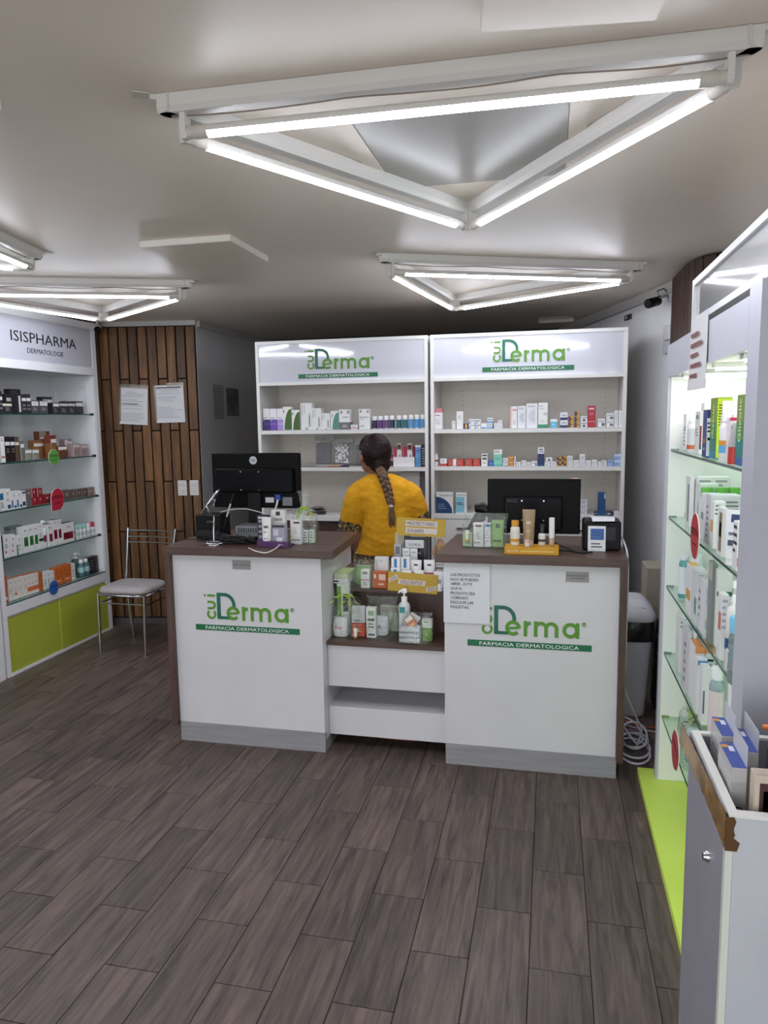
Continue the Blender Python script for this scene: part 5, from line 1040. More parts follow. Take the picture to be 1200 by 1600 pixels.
put('body', fuse(b, SKIN, .0072, 3), P)
# trousers and shoes
TR = mat('#231f26', .8, bump=.2); t_ = MB()
for s in (-1, 1): t_.tube([(s * .085, 0, .87), (s * .1, 0, .66), (s * .095, .005, .47), (s * .095, -.012, .30), (s * .096, -.005, .10)], [.092, .094, .082, .076, .07], TR, 18)
ell((0, 0, .85), .165, .115, .085, 0, TR, t_); put('trousers', fuse(t_, TR, .012, 3, .004), P)
for s in (-1, 1):
    f_ = MB(); f_.loft([[(s * .095 + .05 * math.cos(2 * PI * j / 18), .055 + .13 * math.sin(2 * PI * j / 18), z) for j in range(18)] for z in (0, .02)] + [[(s * .095 + .046 * math.cos(2 * PI * j / 18), .052 + .124 * math.sin(2 * PI * j / 18), .05) for j in range(18)], [(s * .095 + .038 * math.cos(2 * PI * j / 18), .02 + .07 * math.sin(2 * PI * j / 18), .085) for j in range(18)]], mat('#1b1a1c', .5)).build('shoe', P)
# mustard top
LINEN = noise_mat('mustard_linen', '#cc8f14', '#e6aa2a', scale=(1, 1, 2.2), nscale=24, detail=8, rough=.8, bump=.35, bdist=.004, spec=.2)
s = MB()
s.loft([ov((0, 0), .188, .128, .845), ov((.012, 0), .164, .126, .93), ov((.018, 0), .153, .124, 1.04), ov((.016, -.002), .156, .124, 1.14), ov((.003, -.004), .178, .118, 1.21), ov((0, -.002), .182, .102, 1.262), ov((-.005, 0), .15, .086, 1.295), ov((-.015, 0), .094, .074, 1.32), ov((-.02, 0), .068, .066, 1.332)], LINEN)
s.tube([(-.12, -.005, 1.245), (-.158, -.005, 1.205), (-.180, -.002, 1.14), (-.192, .002, 1.08), (-.208, .004, 1.035)], [.066, .076, .078, .075, .071], LINEN, 18)
s.tube([(.12, -.005, 1.25), (.165, 0, 1.205), (.188, .015, 1.14), (.198, .035, 1.09)], [.062, .07, .067, .062], LINEN, 18)
put('top', fuse(s, LINEN, .008, 3, .006), P)
# patterned trims
FLOR = bpy.data.materials.new('floral_trim'); FLOR.use_nodes = True; nt = FLOR.node_tree; bs = nt.nodes['Principled BSDF']; bs.inputs['Roughness'].default_value = .8
vo = nt.nodes.new('ShaderNodeTexVoronoi'); vo.inputs['Scale'].default_value = 38; nz = nt.nodes.new('ShaderNodeTexNoise'); nz.inputs['Scale'].default_value = 26; nz.inputs['Detail'].default_value = 3
tc = nt.nodes.new('ShaderNodeTexCoord'); cr = nt.nodes.new('ShaderNodeValToRGB'); cr.color_ramp.interpolation = 'CONSTANT'
nt.links.new(tc.outputs['Object'], nz.inputs['Vector']); nt.links.new(nz.outputs['Color'], vo.inputs['Vector']); vo.inputs['Scale'].default_value = 9
nt.links.new(vo.outputs['Color'], cr.inputs['Fac']); nt.links.new(cr.outputs['Color'], bs.inputs['Base Color'])
els = cr.color_ramp.elements; els[0].position = 0; els[0].color = lin('#241f1c'); els[1].position = .36; els[1].color = lin('#a8843a')
for p_, c_ in ((.58, '#8d7f63'), (.74, '#3a322a'), (.86, '#c9b98c')): e = els.new(p_); e.color = lin(c_)
MB().tube([(-.203, .004, 1.048), (-.212, .005, 1.022), (-.221, .006, .997)], [.0735, .074, .0745], FLOR, 22).build('sleeve_trim', P)
MB().tube([(.194, .027, 1.10), (.199, .037, 1.078), (.2035, .045, 1.058)], [.0645, .0655, .066], FLOR, 22).build('sleeve_trim', P)
MB().loft([ov((0, 0), .197, .133, .755, 30), ov((0, 0), .196, .133, .80, 30), ov((0, 0), .191, .1315, .858, 30)], FLOR).build('hem_trim', P)
# hair and braid
HAIR = noise_mat('dark_brown_hair', '#0f0506', '#261211', scale=(1, 1, .35), nscale=38, detail=6, rough=.5, bump=.5, bdist=.004, spec=.22, dist=1.5)
HAIR2 = noise_mat('brown_braid_hair', '#36241a', '#7a5a3e', scale=(1, 1, .4), nscale=70, detail=6, rough=.5, bump=.6, bdist=.003)
h = MB(); ell(HC - fw * .028 + Vector((0, 0, .016)), .0885, .096, .111, YAW, HAIR, h, 26, 18)
ell(HC - fw * .045 + Vector((.012, -.006, -.052)), .066, .064, .062, YAW, HAIR, h)
ell((-.012, -.062, 1.372), .04, .036, .045, .3, HAIR, h)
h.tube([HC + fw * .045 + Vector((0, 0, .098)), HC + fw * .066 + rt * .03 + Vector((0, 0, .07)), HC + fw * .044 + rt * .064 + Vector((0, 0, .03))], [.024, .02, .014], HAIR, 10)
h.tube([HC + fw * .045 + Vector((0, 0, .098)), HC + fw * .066 - rt * .03 + Vector((0, 0, .07)), HC + fw * .042 - rt * .064 + Vector((0, 0, .03))], [.024, .02, .014], HAIR, 10)
put('hair', fuse(h, HAIR, .006, 3, .0025, 40), P)
path = [Vector(p) for p in ((-.008, -.082, 1.375), (.02, -.115, 1.325), (.048, -.132, 1.26), (.066, -.138, 1.19), (.072, -.138, 1.165))]
def on_path(f):
    f = max(0, min(.9999, f)) * (len(path) - 1); i = int(f); return path[i].lerp(path[i + 1], f - i)
for k in range(3):
    pts = []; rs = []; n = 44
    for i in range(n + 1):
        f = i / n; c_ = on_path(f); tp = (1 - .42 * f) * (.72 + .28 * min(1, f * 6)); a = f * 2 * PI * 3.0 + 2 * PI * k / 3
        pts.append(c_ + Vector((.021 * tp * math.sin(a), -.011 * tp * math.sin(2 * a), 0))); rs.append(.0172 * tp)
    MB().tube(pts, rs, HAIR2, 10).build('braid_strand', P)
MB().lathe([(.0125, 0), (.0145, .004), (.0145, .016), (.0125, .02)], mat('#cfc3c6', .6), 14).build('hair_tie', P, (.073, -.138, 1.148))
for k in range(9):
    a = 2 * PI * k / 9 + .3; r_ = .008
    MB().tube([(.073 + r_ * math.cos(a), -.138 + r_ * math.sin(a), 1.15), (.075 + 1.7 * r_ * math.cos(a), -.14 + r_ * 1.5 * math.sin(a), 1.10), (.077 + 1.9 * r_ * math.cos(a), -.142 + 1.3 * r_ * math.sin(a), 1.03 + .008 * (k % 3))], [.006, .0062, .0018], HAIR2, 6).build('braid_end', P)
g = MB()
for sgn in (-1, 1):
    c_ = HC + fw * .098 + rt * (sgn * .032) + Vector((0, 0, .012)); g.tube([c_ + rt * (.022 * math.cos(a)) + Vector((0, 0, .018 * math.sin(a))) for a in [2 * PI * i / 16 for i in range(16)]], .0016, CHROME, 6, closed=True)
    g.tube([HC + fw * .096 + rt * (sgn * .054) + Vector((0, 0, .016)), HC + fw * .04 + rt * (sgn * .083) + Vector((0, 0, .014)), HC + fw * .0 + rt * (sgn * .088) + Vector((0, 0, .008))], .0016, CHROME, 6)
g.build('glasses', P)

# ================================================================== things on the left counter
ZT = 1.030 + EPS
def at(px, py, z=1.03): return on_z((px, py), z)
t = thing('monitor', 'black computer monitor with round silver emblem on the left counter, seen from behind', 'monitor', (-1.56, 3.72, ZT), (0, 0, -.03)); zz = 1.185 - ZT
MB().box(-.256, .256, -.012, .018, zz, zz + .297, BLACKM, ch=.004).build('panel', t)
MB().box(-.245, .245, .0185, .0195, zz + .012, zz + .285, mat('#05060a', .2)).build('screen', t)
bk = MB().box(-.228, .228, -.042, -.0125, zz + .085, zz + .215, mat('#08080b', .35, 0.0, .12), ch=.008).build('rear_housing', t)
for x, z_ in ((-.07, .198), (.035, .198), (-.07, .1), (.035, .1)): MB().lathe([(.004, 0), (.004, .003)], CHROME, 10).build('screw', bk, (x, -.042, zz + z_), (PI / 2, 0, 0))
em = MB().lathe([(.022, 0), (.022, .002)], mat('#c9ccd2', .25, .6), 28).build('emblem', t, (-.008, -.0122, zz + .258), (PI / 2, 0, 0))
text(em, 'hp', (0, 0, .0024), mat('#1b1b20', .4), w=.026, h=.026, rot=(0, 0, 0))
MB().box(-.04, .035, -.034, -.0125, -.0 + .02, zz + .10, mat('#151417', .4, 0.0, .2), ch=.004).build('neck', t)
MB().box(-.12, .12, -.10, .09, 0, .014, mat('#151417', .4, 0.0, .2), ch=.005).build('base', t)
MB().box(.056, .105, -.0135, -.0122, zz + .03, zz + .058, mat('#c9c9c9', .5)).build('sticker', t); MB().box(.155, .21, -.0135, -.0122, zz + .014, zz + .06, mat('#77777b', .5)).build('sticker', t)
MB().box(.12, .148, -.03, -.0125, zz + .045, zz + .075, mat('#24408f', .4)).build('video_plug', t)
MB().tube([(.134, -.028, zz + .046), (.13, -.04, zz + .015), (.115, -.05, -.03 + zz)], .006, mat('#d2d0cd', .5), 8).build('video_cable', t)
# black printer box and grey docking unit
p = on_y((316, 800), 3.62); t = thing('label_printer', 'small black printer box behind the round mirror on the left counter', 'printer', (-1.765, 3.60, ZT))
MB().box(-.075, .075, -.06, .055, 0, .135, mat('#0b0b0d', .5, 0.0, .2), ch=.006).build('case', t); MB().box(-.07, .07, -.0765, -.0752, .02, .055, mat('#0b0b0d', .3)).build('paper_slot', t)
text(t, 'EC LINE', (.02, -.0757, .1), mat('#a9a9ad', .5), w=.035)
t = thing('docking_unit', 'grey metal docking unit with ports on the left counter below the monitor', 'computer', (-1.505, 3.538, ZT), (0, 0, .0))
MB().box(-.10, .115, -.055, .075, 0, .042, mat('#8f9294', .35, .4), ch=.002).build('lower_case', t); MB().box(-.085, .115, -.045, .075, .0425, .085, mat('#7d8082', .35, .4), ch=.002).build('upper_case', t)
v = MB()
for i in range(13): v.box(-.07 + i * .0135, -.062 + i * .0135, -.0462, -.045, .052, .075, mat('#2a2b2d', .5))
v.build('vent_slots', t)
for x in (-.01, .03): MB().box(x, x + .022, -.0565, -.055, .014, .03, BLACK).build('port', t)
# round make-up mirror
t = thing('table_mirror', 'round chrome make-up mirror on a stand at the left end of the left counter', 'mirror', (-1.667, 3.40, ZT))
c = Vector((-.03, .045, .215)); nrm = Vector((-.77, -.22, .6)).normalized(); u = nrm.cross(Vector((0, 1, 0))).normalized(); v_ = nrm.cross(u)
rg = MB(); rg.tube([c + (u * math.cos(a) + v_ * math.sin(a)) * .078 for a in [2 * PI * i / 40 for i in range(40)]], .006, CHROME, 8, closed=True); rg.build('rim', t)
ds = MB(); ds.loft([[c + nrm * o_ + (u * math.cos(a) + v_ * math.sin(a)) * .075 for a in [2 * PI * i / 40 for i in range(40)]] for o_ in (-.002, .002)], mat('#d8dadd', .03, 1.0), smooth=False); ds.build('glass', t)
MB().tube([(0, 0, .0), (0, 0, .07), (0, .01, .13), (-.005, .02, .145)], [.004, .004, .0035, .0035], CHROME, 8).build('pole', t)
MB().tube([c + v_ * .084, Vector((.005, -.04, .16)), Vector((-.005, .02, .143)), Vector((-.04, .08, .165)), c - v_ * .084], .0028, CHROME, 8).build('fork', t)
MB().lathe([(.034, 0), (.034, .003), (.03, .006), (.008, .01)], CHROME, 24).build('base', t)
MB().tube([(.05 * math.cos(a), .035 * math.sin(a) , .01) for a in [2 * PI * i / 24 for i in range(24)]], .0035, CHROME, 6, closed=True).build('base_ring', t)
# cables
def cable(name, pts, r, m, label, cat='cable', group=None, seg=6):
    # smooth path through the points
    P_ = [Vector(p) for p in pts]; out = []
    for i in range(len(P_) - 1):
        p0, p1, p2, p3 = P_[max(i - 1, 0)], P_[i], P_[i + 1], P_[min(i + 2, len(P_) - 1)]
        for k in range(8):
            t_ = k / 8; out.append(.5 * ((2 * p1) + (p2 - p0) * t_ + (2 * p0 - 5 * p1 + 4 * p2 - p3) * t_ ** 2 + (-p0 + 3 * p1 - 3 * p2 + p3) * t_ ** 3))
    out.append(P_[-1]); b0 = out[0].copy()
    o = MB().tube([q - b0 for q in out], r, m, seg).build(name, None, b0); return tag(o, label, cat, group)
random.seed(11); tg = thing('cable_tangle', 'tangle of thin black cables around the mirror and docking unit', 'cables', (-1.6, 3.45, ZT))
for k in range(12):
    q = [(random.uniform(-.10, .16), random.uniform(-.05, .06), random.uniform(.004, .045)) for _ in range(7)]; mb = MB(); P_ = [Vector(p) for p in q]; out = []
    for i in range(len(P_) - 1):
        p0, p1, p2, p3 = P_[max(i - 1, 0)], P_[i], P_[i + 1], P_[min(i + 2, len(P_) - 1)]
        for j in range(6):
            t_ = j / 6; out.append(.5 * ((2 * p1) + (p2 - p0) * t_ + (2 * p0 - 5 * p1 + 4 * p2 - p3) * t_ ** 2 + (-p0 + 3 * p1 - 3 * p2 + p3) * t_ ** 3))
    for p in out: p.z = max(.003, p.z)
    mb.tube(out, .0028, mat('#0f0f12', .5), 5).build('cable', tg)
a, b = at(392, 858), at(440, 845)
cable('cable', [(a.x - .012, a.y, ZT + .004), (a.x, a.y - .01, ZT + .004), at(402, 863) + Vector((0, 0, .004)), at(420, 864) + Vector((0, 0, .004)), at(436, 855) + Vector((0, .03, .02)), (-1.40, 3.50, ZT + .06), (-1.40, 3.53, ZT + .10)], .003, mat('#d9d2cf', .5), 'white charging cable looping at the front edge of the left counter')
cable('cable', [(-1.905, 3.50, ZT + .004), (-1.86, 3.52, ZT + .006), (-1.78, 3.50, ZT + .012), (-1.70, 3.46, ZT + .03), (-1.62, 3.47, ZT + .04)], .0025, mat('#0f0f12', .5), 'single black cable trailing off the left end of the left counter')
cable('cable', [(-1.655, 3.46, ZT + .16), (-1.60, 3.50, ZT + .17), (-1.54, 3.55, ZT + .165), (-1.45, 3.6, ZT + .13), (-1.40, 3.62, ZT + .10)], .0032, mat('#b9b0ac', .5), 'pale cable hanging in front of the left monitor')
a, b = on_y((361, 772), 3.55), on_y((343, 822), 3.55); t = thing('stylus', 'thin black stylus with white middle leaning before the left monitor', 'stylus', (b.x, 3.55, ZT)); d = Vector((a.x - b.x, .03, a.z - ZT))
MB().tube([(0, 0, 0), d * .5], .003, INK, 6).build('shaft', t); MB().tube([d * .5, d * .78], .0048, mat('#cfcfcf', .4), 8).build('grip', t); MB().tube([d * .78, d * 1.0], .0036, INK, 6).build('tip', t)

# skincare display with tray
t = thing('display_tray', 'purple cardboard display tray on the left counter', 'tray', (-1.345, 3.415, ZT))
MB().box(-.075, .085, -.045, .05, 0, .006, mat('#3d1a4a', .45)).box(-.075, .085, -.047, -.0455, .0, .030, mat('#4a1d58', .45)).build('base', t)
text(t, '100mL', (.05, -.0477, .015), mat('#d9cfe0', .5), w=.028)
def on_cnt(x0, x1, yt, Y, zb, label, d=.03, fn=carton, **k):
    a, b = on_y((x0, yt), Y), on_y((x1, yt), Y); return carton(((a.x + b.x) / 2, Y + d / 2, zb), b.x - a.x - .001, d, a.z - zb, 0, label, **k)
zb = ZT + .007
on_cnt(401, 419, 805, 3.425, zb, 'tall dark violet carton at the back of the purple tray', d=.03, base='#221a2b', sl=[(.2, '#4a1d58'), (1, '#1f1826')], dec=[(.1, .9, .88, .95, '#c9c9cc')] + [(.12, .42, .2 + .18 * i, .3 + .18 * i, '#8d8a96') for i in range(4)])
p = on_y((416, 808), 3.39); squeeze((p.x, 3.392, zb), .0225, p.z - zb, 0, 'white cream tube standing on its cap in the purple tray', None, body='#dcdad8', cap='#d2d0ce', wtop=1.12, dec=[(.25, .75, .62, .7, '#5d5a66'), (.25, .6, .46, .5, '#8d8a8a'), (.3, .7, .24, .27, '#6a6a6a')])
on_cnt(424, 445, 819, 3.40, zb, 'lilac grey carton with white circle in the purple tray', d=.035, base='#9a97a6', dec=[(.05, .95, .84, .96, '#2b2833'), (.1, .5, .45, .75, '#c3c2cc'), (.35, .8, .08, .36, '#dcdbe2')])
on_cnt(423, 445, 797, 3.45, zb, 'white and pale yellow carton standing behind the lilac grey one', d=.03, base='#cfcfc9', dec=[(.35, .65, .84, .96, '#26242c'), (.2, .8, .5, .62, '#d2d39b'), (.2, .8, .68, .76, '#8b8b88')] + lines(2, .2, .8, .3, .42))
on_cnt(453, 469.5, 812, 3.47, ZT, 'slim white carton with black lettering beside the ribboned gift bag', d=.03, base='#dad8d7', dec=[(.3, .55, .84, .92, '#7a2f3a'), (.55, .9, .84, .92, '#33302f'), (.12, .36, .16, .2, '#2a2a2a'), (.42, .62, .16, .2, '#2a2a2a'), (.68, .9, .16, .2, '#2a2a2a')] + lines(3, .3, .7, .4, .7, '#b5b3b3'))
def gift_bag(c, w, d, h, label, tie=.78, ribbon_col='#a9d23a', seed=1, neck=True):
    random.seed(seed); t = thing('gift_bag', label, 'gift bag', c); rings = []
    n = 28
    zs = [(0, 1, 1), (.03, 1.02, 1.02), (.3, 1.0, 1.0), (.55, .92, .86), (.68, .6, .5), (tie, .16, .16), (tie + .06, .26, .2), (.93, .42, .34), (1.0, .5, .4)] if neck else [(0, 1, 1), (.04, 1.02, 1.02), (.4, 1, 1), (.7, .98, .8), (.9, .95, .35), (1.0, .98, .12)]
    for f, sx, sy in zs:
        ring = []
        for j in range(n):
            a = 2 * PI * j / n; k = 1 + random.uniform(-.085, .085) * (1 if f > .05 else .3); ca, sa = math.cos(a), math.sin(a); q = 4 if f < .6 else 2
            r_ = (abs(ca) ** q + abs(sa) ** q) ** (-1 / q); ring.append((w / 2 * sx * r_ * ca * k, d / 2 * sy * r_ * sa * k, h * f))
        rings.append(ring)
    MB().loft(rings, FILM, True, False, False).build('film', t)
    if neck:
        rm = mat(ribbon_col, .4); MB().tube([(w * .09 * math.cos(a), d * .09 * math.sin(a), h * tie) for a in [2 * PI * i / 16 for i in range(16)]], .004, rm, 6, closed=True).build('ribbon_knot', t)
        for k in range(5):
            a = random.uniform(PI * .9, PI * 2.1); l = random.uniform(.5, .9) * w; pts = [(0, -d * .09, h * tie)]
            for i in range(1, 9): f = i / 8; pts.append((l * f * math.cos(a) * .8 + .008 * math.sin(i * 2.4 + k), -d * .1 - d * .5 * min(1, f * 1.4) - .006, h * tie + h * (.1 * math.sin(f * PI) - .45 * f * (k % 2 + .3)) + .006 * math.cos(i * 2.4)))
            mb = MB(); mb.loft([[Vector(p) + Vector((0, 0, .0035)) for p in pts], [Vector(p) - Vector((0, 0, .0035)) for p in pts]], rm, False, False, True, closed=False); mb.build('ribbon_tail', t)
    return t
gift_bag((-1.225, 3.53, ZT), .135, .09, .265, 'clear gift bag with lime ribbon on the left counter', .66, seed=4)
on_cnt(472, 481, 829, 3.515, ZT + .002, 'small white carton inside the ribboned bag on the left counter', d=.03, base='#d6d6d2', dec=lines(4, .2, .8, .1, .9)); on_cnt(482, 490, 828, 3.515, ZT + .002, 'small pale green carton inside the ribboned bag on the left counter', d=.03, base='#c2cfb8', dec=lines(4, .2, .8, .1, .9))

# ================================================================== things on the right counter
t = thing('monitor', 'plain black computer monitor on the right counter, seen from behind', 'monitor', (-.082, 3.66, ZT)); zz = 1.082 - ZT
MB().box(-.224, .224, -.01, .016, zz, zz + .27, BLACKM, ch=.004).build('panel', t); MB().box(-.215, .215, .0165, .0175, zz + .01, zz + .26, mat('#05060a', .2)).build('screen', t)
bk = MB().box(-.142, .138, -.034, -.0105, zz + .02, zz + .185, mat('#08080b', .35, 0.0, .12), ch=.006).build('rear_housing', t)
for x, z_ in ((-.055, .165), (.05, .165), (-.055, .07), (.05, .07)): MB().lathe([(.0035, 0), (.0035, .003)], CHROME, 10).build('screw', bk, (x, -.034, zz + z_), (PI / 2, 0, 0))
text(bk, 'AOC', (-.10, -.0345, zz + .165), mat('#232228', .3), w=.055)
MB().box(-.03, .03, -.03, -.0106, .012, zz + .05, BLACK, ch=.003).build('neck', t); MB().box(-.10, .10, -.075, .07, 0, .012, BLACK, ch=.004).build('base', t)
MB().box(.178, .215, -.01, .01, zz + .2705, zz + .274, mat('#d9a79c', .5)).build('paper_note', t)
p = on_y((745, 800), 3.72); t = thing('barcode_scanner', 'black barcode scanner leaning beside the right monitor', 'scanner', (-.39, 3.72, ZT))
MB().loft([[(x_ + .026 * math.cos(a), .02 * math.sin(a), z_ + .018 * math.cos(a) * -.5) for a in [2 * PI * i / 14 for i in range(14)]] for x_, z_ in ((-.02, .0), (.0, .05), (.03, .11), (.045, .135))], BLACK).build('handle', t)
hd = MB(); hd.tube([(.015, 0, .165), (.05, 0, .168), (.10, 0, .145), (.125, 0, .13)], [.02, .03, .03, .026], BLACK, 14); hd.build('head', t)
MB().tube([(.06, 0, .13), (.055, 0, .11), (.06, 0, .10)], [.012, .014, .01], mat('#2c2b30', .4), 8).build('trigger', t); MB().lathe([(.045, 0), (.045, .008), (.02, .012)], BLACK, 18).build('stand', t, (.0, .0, 0))
gift_bag((-.305, 3.54, ZT), .215, .09, .165, 'open clear bag with green and white cartons on the right counter', neck=False, seed=8)
on_cnt(739.5, 756, 817, 3.515, ZT + .002, 'white carton with dark red square inside the bag on the right counter', d=.03, base='#d9d6d6', dec=[(.2, .75, .84, .92, '#7a2a38'), (.15, .3, .16, .2, '#2a2a2a'), (.4, .6, .16, .2, '#2a2a2a')] + lines(3, .3, .7, .3, .6, '#a9a7a7'))
on_cnt(757, 767, 818, 3.515, ZT + .002, 'slim white carton with blue top inside the bag on the right counter', d=.03, base='#dcdcdc', dec=[(.1, .9, .86, .98, '#3a7ab5')] + lines(4, .25, .75, .2, .7, '#b5b5b8'))
on_cnt(768, 787, 814, 3.52, ZT + .002, 'green carton with dark code square inside the bag on the right counter', d=.04, base='#8db56a', dec=[(.35, .7, .74, .9, '#4a5a48'), (.1, .8, .2, .28, '#3f6a35')])
on_cnt(723, 738, 832, 3.515, ZT + .002, 'pale green carton at the left of the bag on the right counter', d=.03, base='#a9c49a', dec=lines(2, .2, .8, .2, .4, '#5d7a58'))
p = on_y((730, 832), 3.50); squeeze((p.x, 3.503, ZT + .03), .009, .055, .0, 'tiny cream tube with yellow cap leaning in the bag on the right counter', None, body='#dcd3c6', cap='#d9a23a')
a, b = at(788, 864), at(874, 868)
t = thing('display_tray', 'yellow display tray with white lettering at the front of the right counter', 'tray', (-.082, 3.40, ZT)); YEL = mat('#c8900f', .45); w = .243
MB().box(-w / 2, w / 2, -.05, .06, 0, .032, YEL, ch=.001).build('tray', t)
text(t, 'HELIOCARE', (-.085, -.0507, .016), mat('#e8d7a2', .5), w=.05, h=.011); 
pr = MB().box(-.05, .10, -.0508, -.05, .013, .018, mat('#dcc27a', .5)).build('print', t)
zb = ZT + .0325
p = on_y((805, 813), 3.42); bottle((p.x, 3.42, zb), .0215, p.z - zb, 0, 'white sunscreen bottle with amber cap on the yellow tray', None, body='#dfdcd6', cap='#c98a1f', capf=.24, capr=.8, flat=.7, lab='#d6d2c9', lab2='#c98a1f', lv=(.14, .6))
p = on_y((826.5, 796), 3.42); squeeze((p.x, 3.42, zb), .024, p.z - zb, 0, 'tan sunscreen tube standing on its cap on the yellow tray', None, body='#98805f', cap='#cbb79a', capf=.16, dec=[(.3, .7, .6, .68, '#bfae92'), (.3, .65, .4, .44, '#bfae92')])
p = on_y((847, 819), 3.43); bottle((p.x, 3.43, zb), .0165, p.z - zb, 0, 'small white bottle with black cap on the yellow tray', None, body='#dedbd8', cap='#17161a', capf=.42, capr=.7, lab='#d2cfcc', lab2='#4a4446', lv=(.18, .45))
p = on_y((862.5, 809), 3.43); bottle((p.x, 3.43, zb), .013, p.z - zb, 0, 'slim white concealer stick with beige foot on the yellow tray', None, body='#b99a80', cap='#dcdcdc', capf=.72, capr=1.0, neck=.9, name='concealer_stick', cat='cosmetic', sh=.02)
p = on_y((820, 842), 3.385); bottle((p.x + .012, 3.375, zb), .012, .035, 0, 'tiny jar with pale pink lid before the tan tube', None, body='#d9d0c6', cap='#c9a292', capf=.4, capr=1, name='jar', cat='jar')
t = thing('receipt_printer', 'black receipt printer with paper on top on the right counter', 'printer', (.235, 3.56, ZT))
MB().box(-.085, .085, -.06, .09, 0, .138, mat('#0c0b0e', .45, 0.0, .25), ch=.008).build('case', t); MB().box(-.06, .06, -.0612, -.0602, .05, .11, mat('#0c0b0e', .3)).build('front_flap', t)
pc_ = MB(); pc_.loft([[(-.045 - .002 * i, -.075 + .028 * i, .139 + .008 * math.sin(i * .9) + .003 * i) for i in range(6)], [(.055 + .002 * i, -.06 + .028 * i, .139 + .009 * math.sin(i * .9) + .002 * i) for i in range(6)]], mat('#d8d9dd', .6), False, False, True, closed=False); pc_.build('receipt', t)
a, b = on_y((919, 828), 3.475), on_y((946, 863), 3.475); cw = b.x - a.x
o = carton(((a.x + b.x) / 2, 3.479, ZT), cw, .006, .118, 0, 'white card with blue block leaning on the receipt printer', 'card', name='info_card', base='#dfe0e2', dec=[(.14, .9, .46, .9, '#2a5aa3'), (.18, .8, .56, .6, '#a9bfe0'), (.18, .85, .68, .72, '#a9bfe0'), (.18, .7, .28, .33, '#4a4a55'), (.18, .8, .16, .21, '#4a4a55')], tilt=-.04)
cable('cable', [(-.0, 3.62, ZT + .03), (.04, 3.52, ZT + .02), (.09, 3.47, ZT + .01), (.13, 3.44, ZT + .005), (.165, 3.43, ZT + .005)], .0042, mat('#0f0f12', .45), 'upper thick black cable left of the receipt printer')
cable('cable', [(-.02, 3.58, ZT + .012), (.03, 3.48, ZT + .006), (.09, 3.45, ZT + .005), (.14, 3.415, ZT + .005), (.19, 3.43, ZT + .005)], .0042, mat('#0f0f12', .45), 'lower thick black cable left of the receipt printer')
cable('cable', [(.30, 3.63, ZT + .06), (.325, 3.58, ZT + .055), (.338, 3.50, ZT + .03), (.345, 3.44, ZT - .02), (.347, 3.42, .85), (.347, 3.44, .5), (.352, 3.48, .38), (.42, 3.58, .2), (.45, 3.62, .12), (.43, 3.66, .01)], .0045, mat('#dcdce2', .4), 'white cable running down the end of the right counter')

# taped notice on the right counter
a, b = on_y((693, 878), 3.343), on_y((765.5, 975), 3.343); w, h = b.x - a.x, a.z - b.z
t = thing('notice', 'white printed paper notice taped to the right counter front', 'notice', ((a.x + b.x) / 2, 3.340, b.z))
n = 10; g_ = [[(-w / 2 + w * i / n, -.0012 - .002 * math.sin(i * .8 + j * .5) ** 2, h * j / n) for j in range(n + 1)] for i in range(n + 1)]
MB().loft(g_, mat('#d9dadf', .6), False, False, True, closed=False).loft([[(x, y + .0006, z_) for x, y, z_ in r] for r in g_[::-1]], mat('#d9dadf', .6), False, False, True, closed=False).build('sheet', t)
for i, ln in enumerate(('LOS PRODUCTOS', 'NOO SE PUEDEN', 'ABRIR , EVITE', 'QUE EL', 'PRODUTO SEA', 'COBRADO', 'DISCULPE LAS', 'MOLESTIAS')):
    me = text_mesh(ln, INK); hh = .0135; ww = me['w'] * hh / .72 * .92; text(t, ln, (-w * .5 + .033 + ww / 2, -.0042, h * (.80 - .076 * i)), INK, w=ww, h=hh * (me['h'] / .72) if ',' in ln else hh)
MB().box(w * .12, w * .5, -.0045, -.0035, h * .95, h * 1.01, clear_mat('tape_film', '#f4f4f4', .85, .15)).build('tape', t)

# ================================================================== stepped display: gift sets and discount goods
GD = 'goods on the stepped display'
def dsp(x0, x1, yt, Y, zb, label, d=.03, **k):
    k.setdefault('group', GD); return on_cnt(x0, x1, yt, Y, zb, label, d=d, **k)
z1, z2, z3 = .5555, .7905, .8585
def pouch(c, w, d, h, label, word, wcol='#a8483c', seed=2, body='#dcdcdc'):
    t = thing('pouch', label, 'pouch', c, group=GD); rings = []; random.seed(seed); n = 24
    for f, sx, sy in ((0, .86, .8), (.08, 1, 1), (.5, 1.02, 1), (.8, .97, .6), (.95, .93, .22), (1, .92, .1)):
        rings.append([(w / 2 * sx * (abs(math.cos(a)) ** 3 + abs(math.sin(a)) ** 3) ** (-1 / 3) * math.cos(a), d / 2 * sy * math.sin(a) * (1 + random.uniform(-.03, .03)), h * f) for a in [2 * PI * j / n for j in range(n)]])
    MB().loft(rings, mat(body, .35)).build('body', t); MB().box(-w * .46, w * .46, -.004, .004, h * .97, h * 1.01, mat('#b9bcc0', .4)).build('zip', t)
    if word: text(t, word, (-w * .1, -d / 2 - .002, h * .5), mat(wcol, .5), w=w * .5)
    return t
def sachet(c, w, h, rot, col, label, dec):
    o = carton(c, w, .004, h, rot[2], label, 'sachet', GD, base=col, dec=dec, name='sachet'); o.rotation_euler = rot; return o
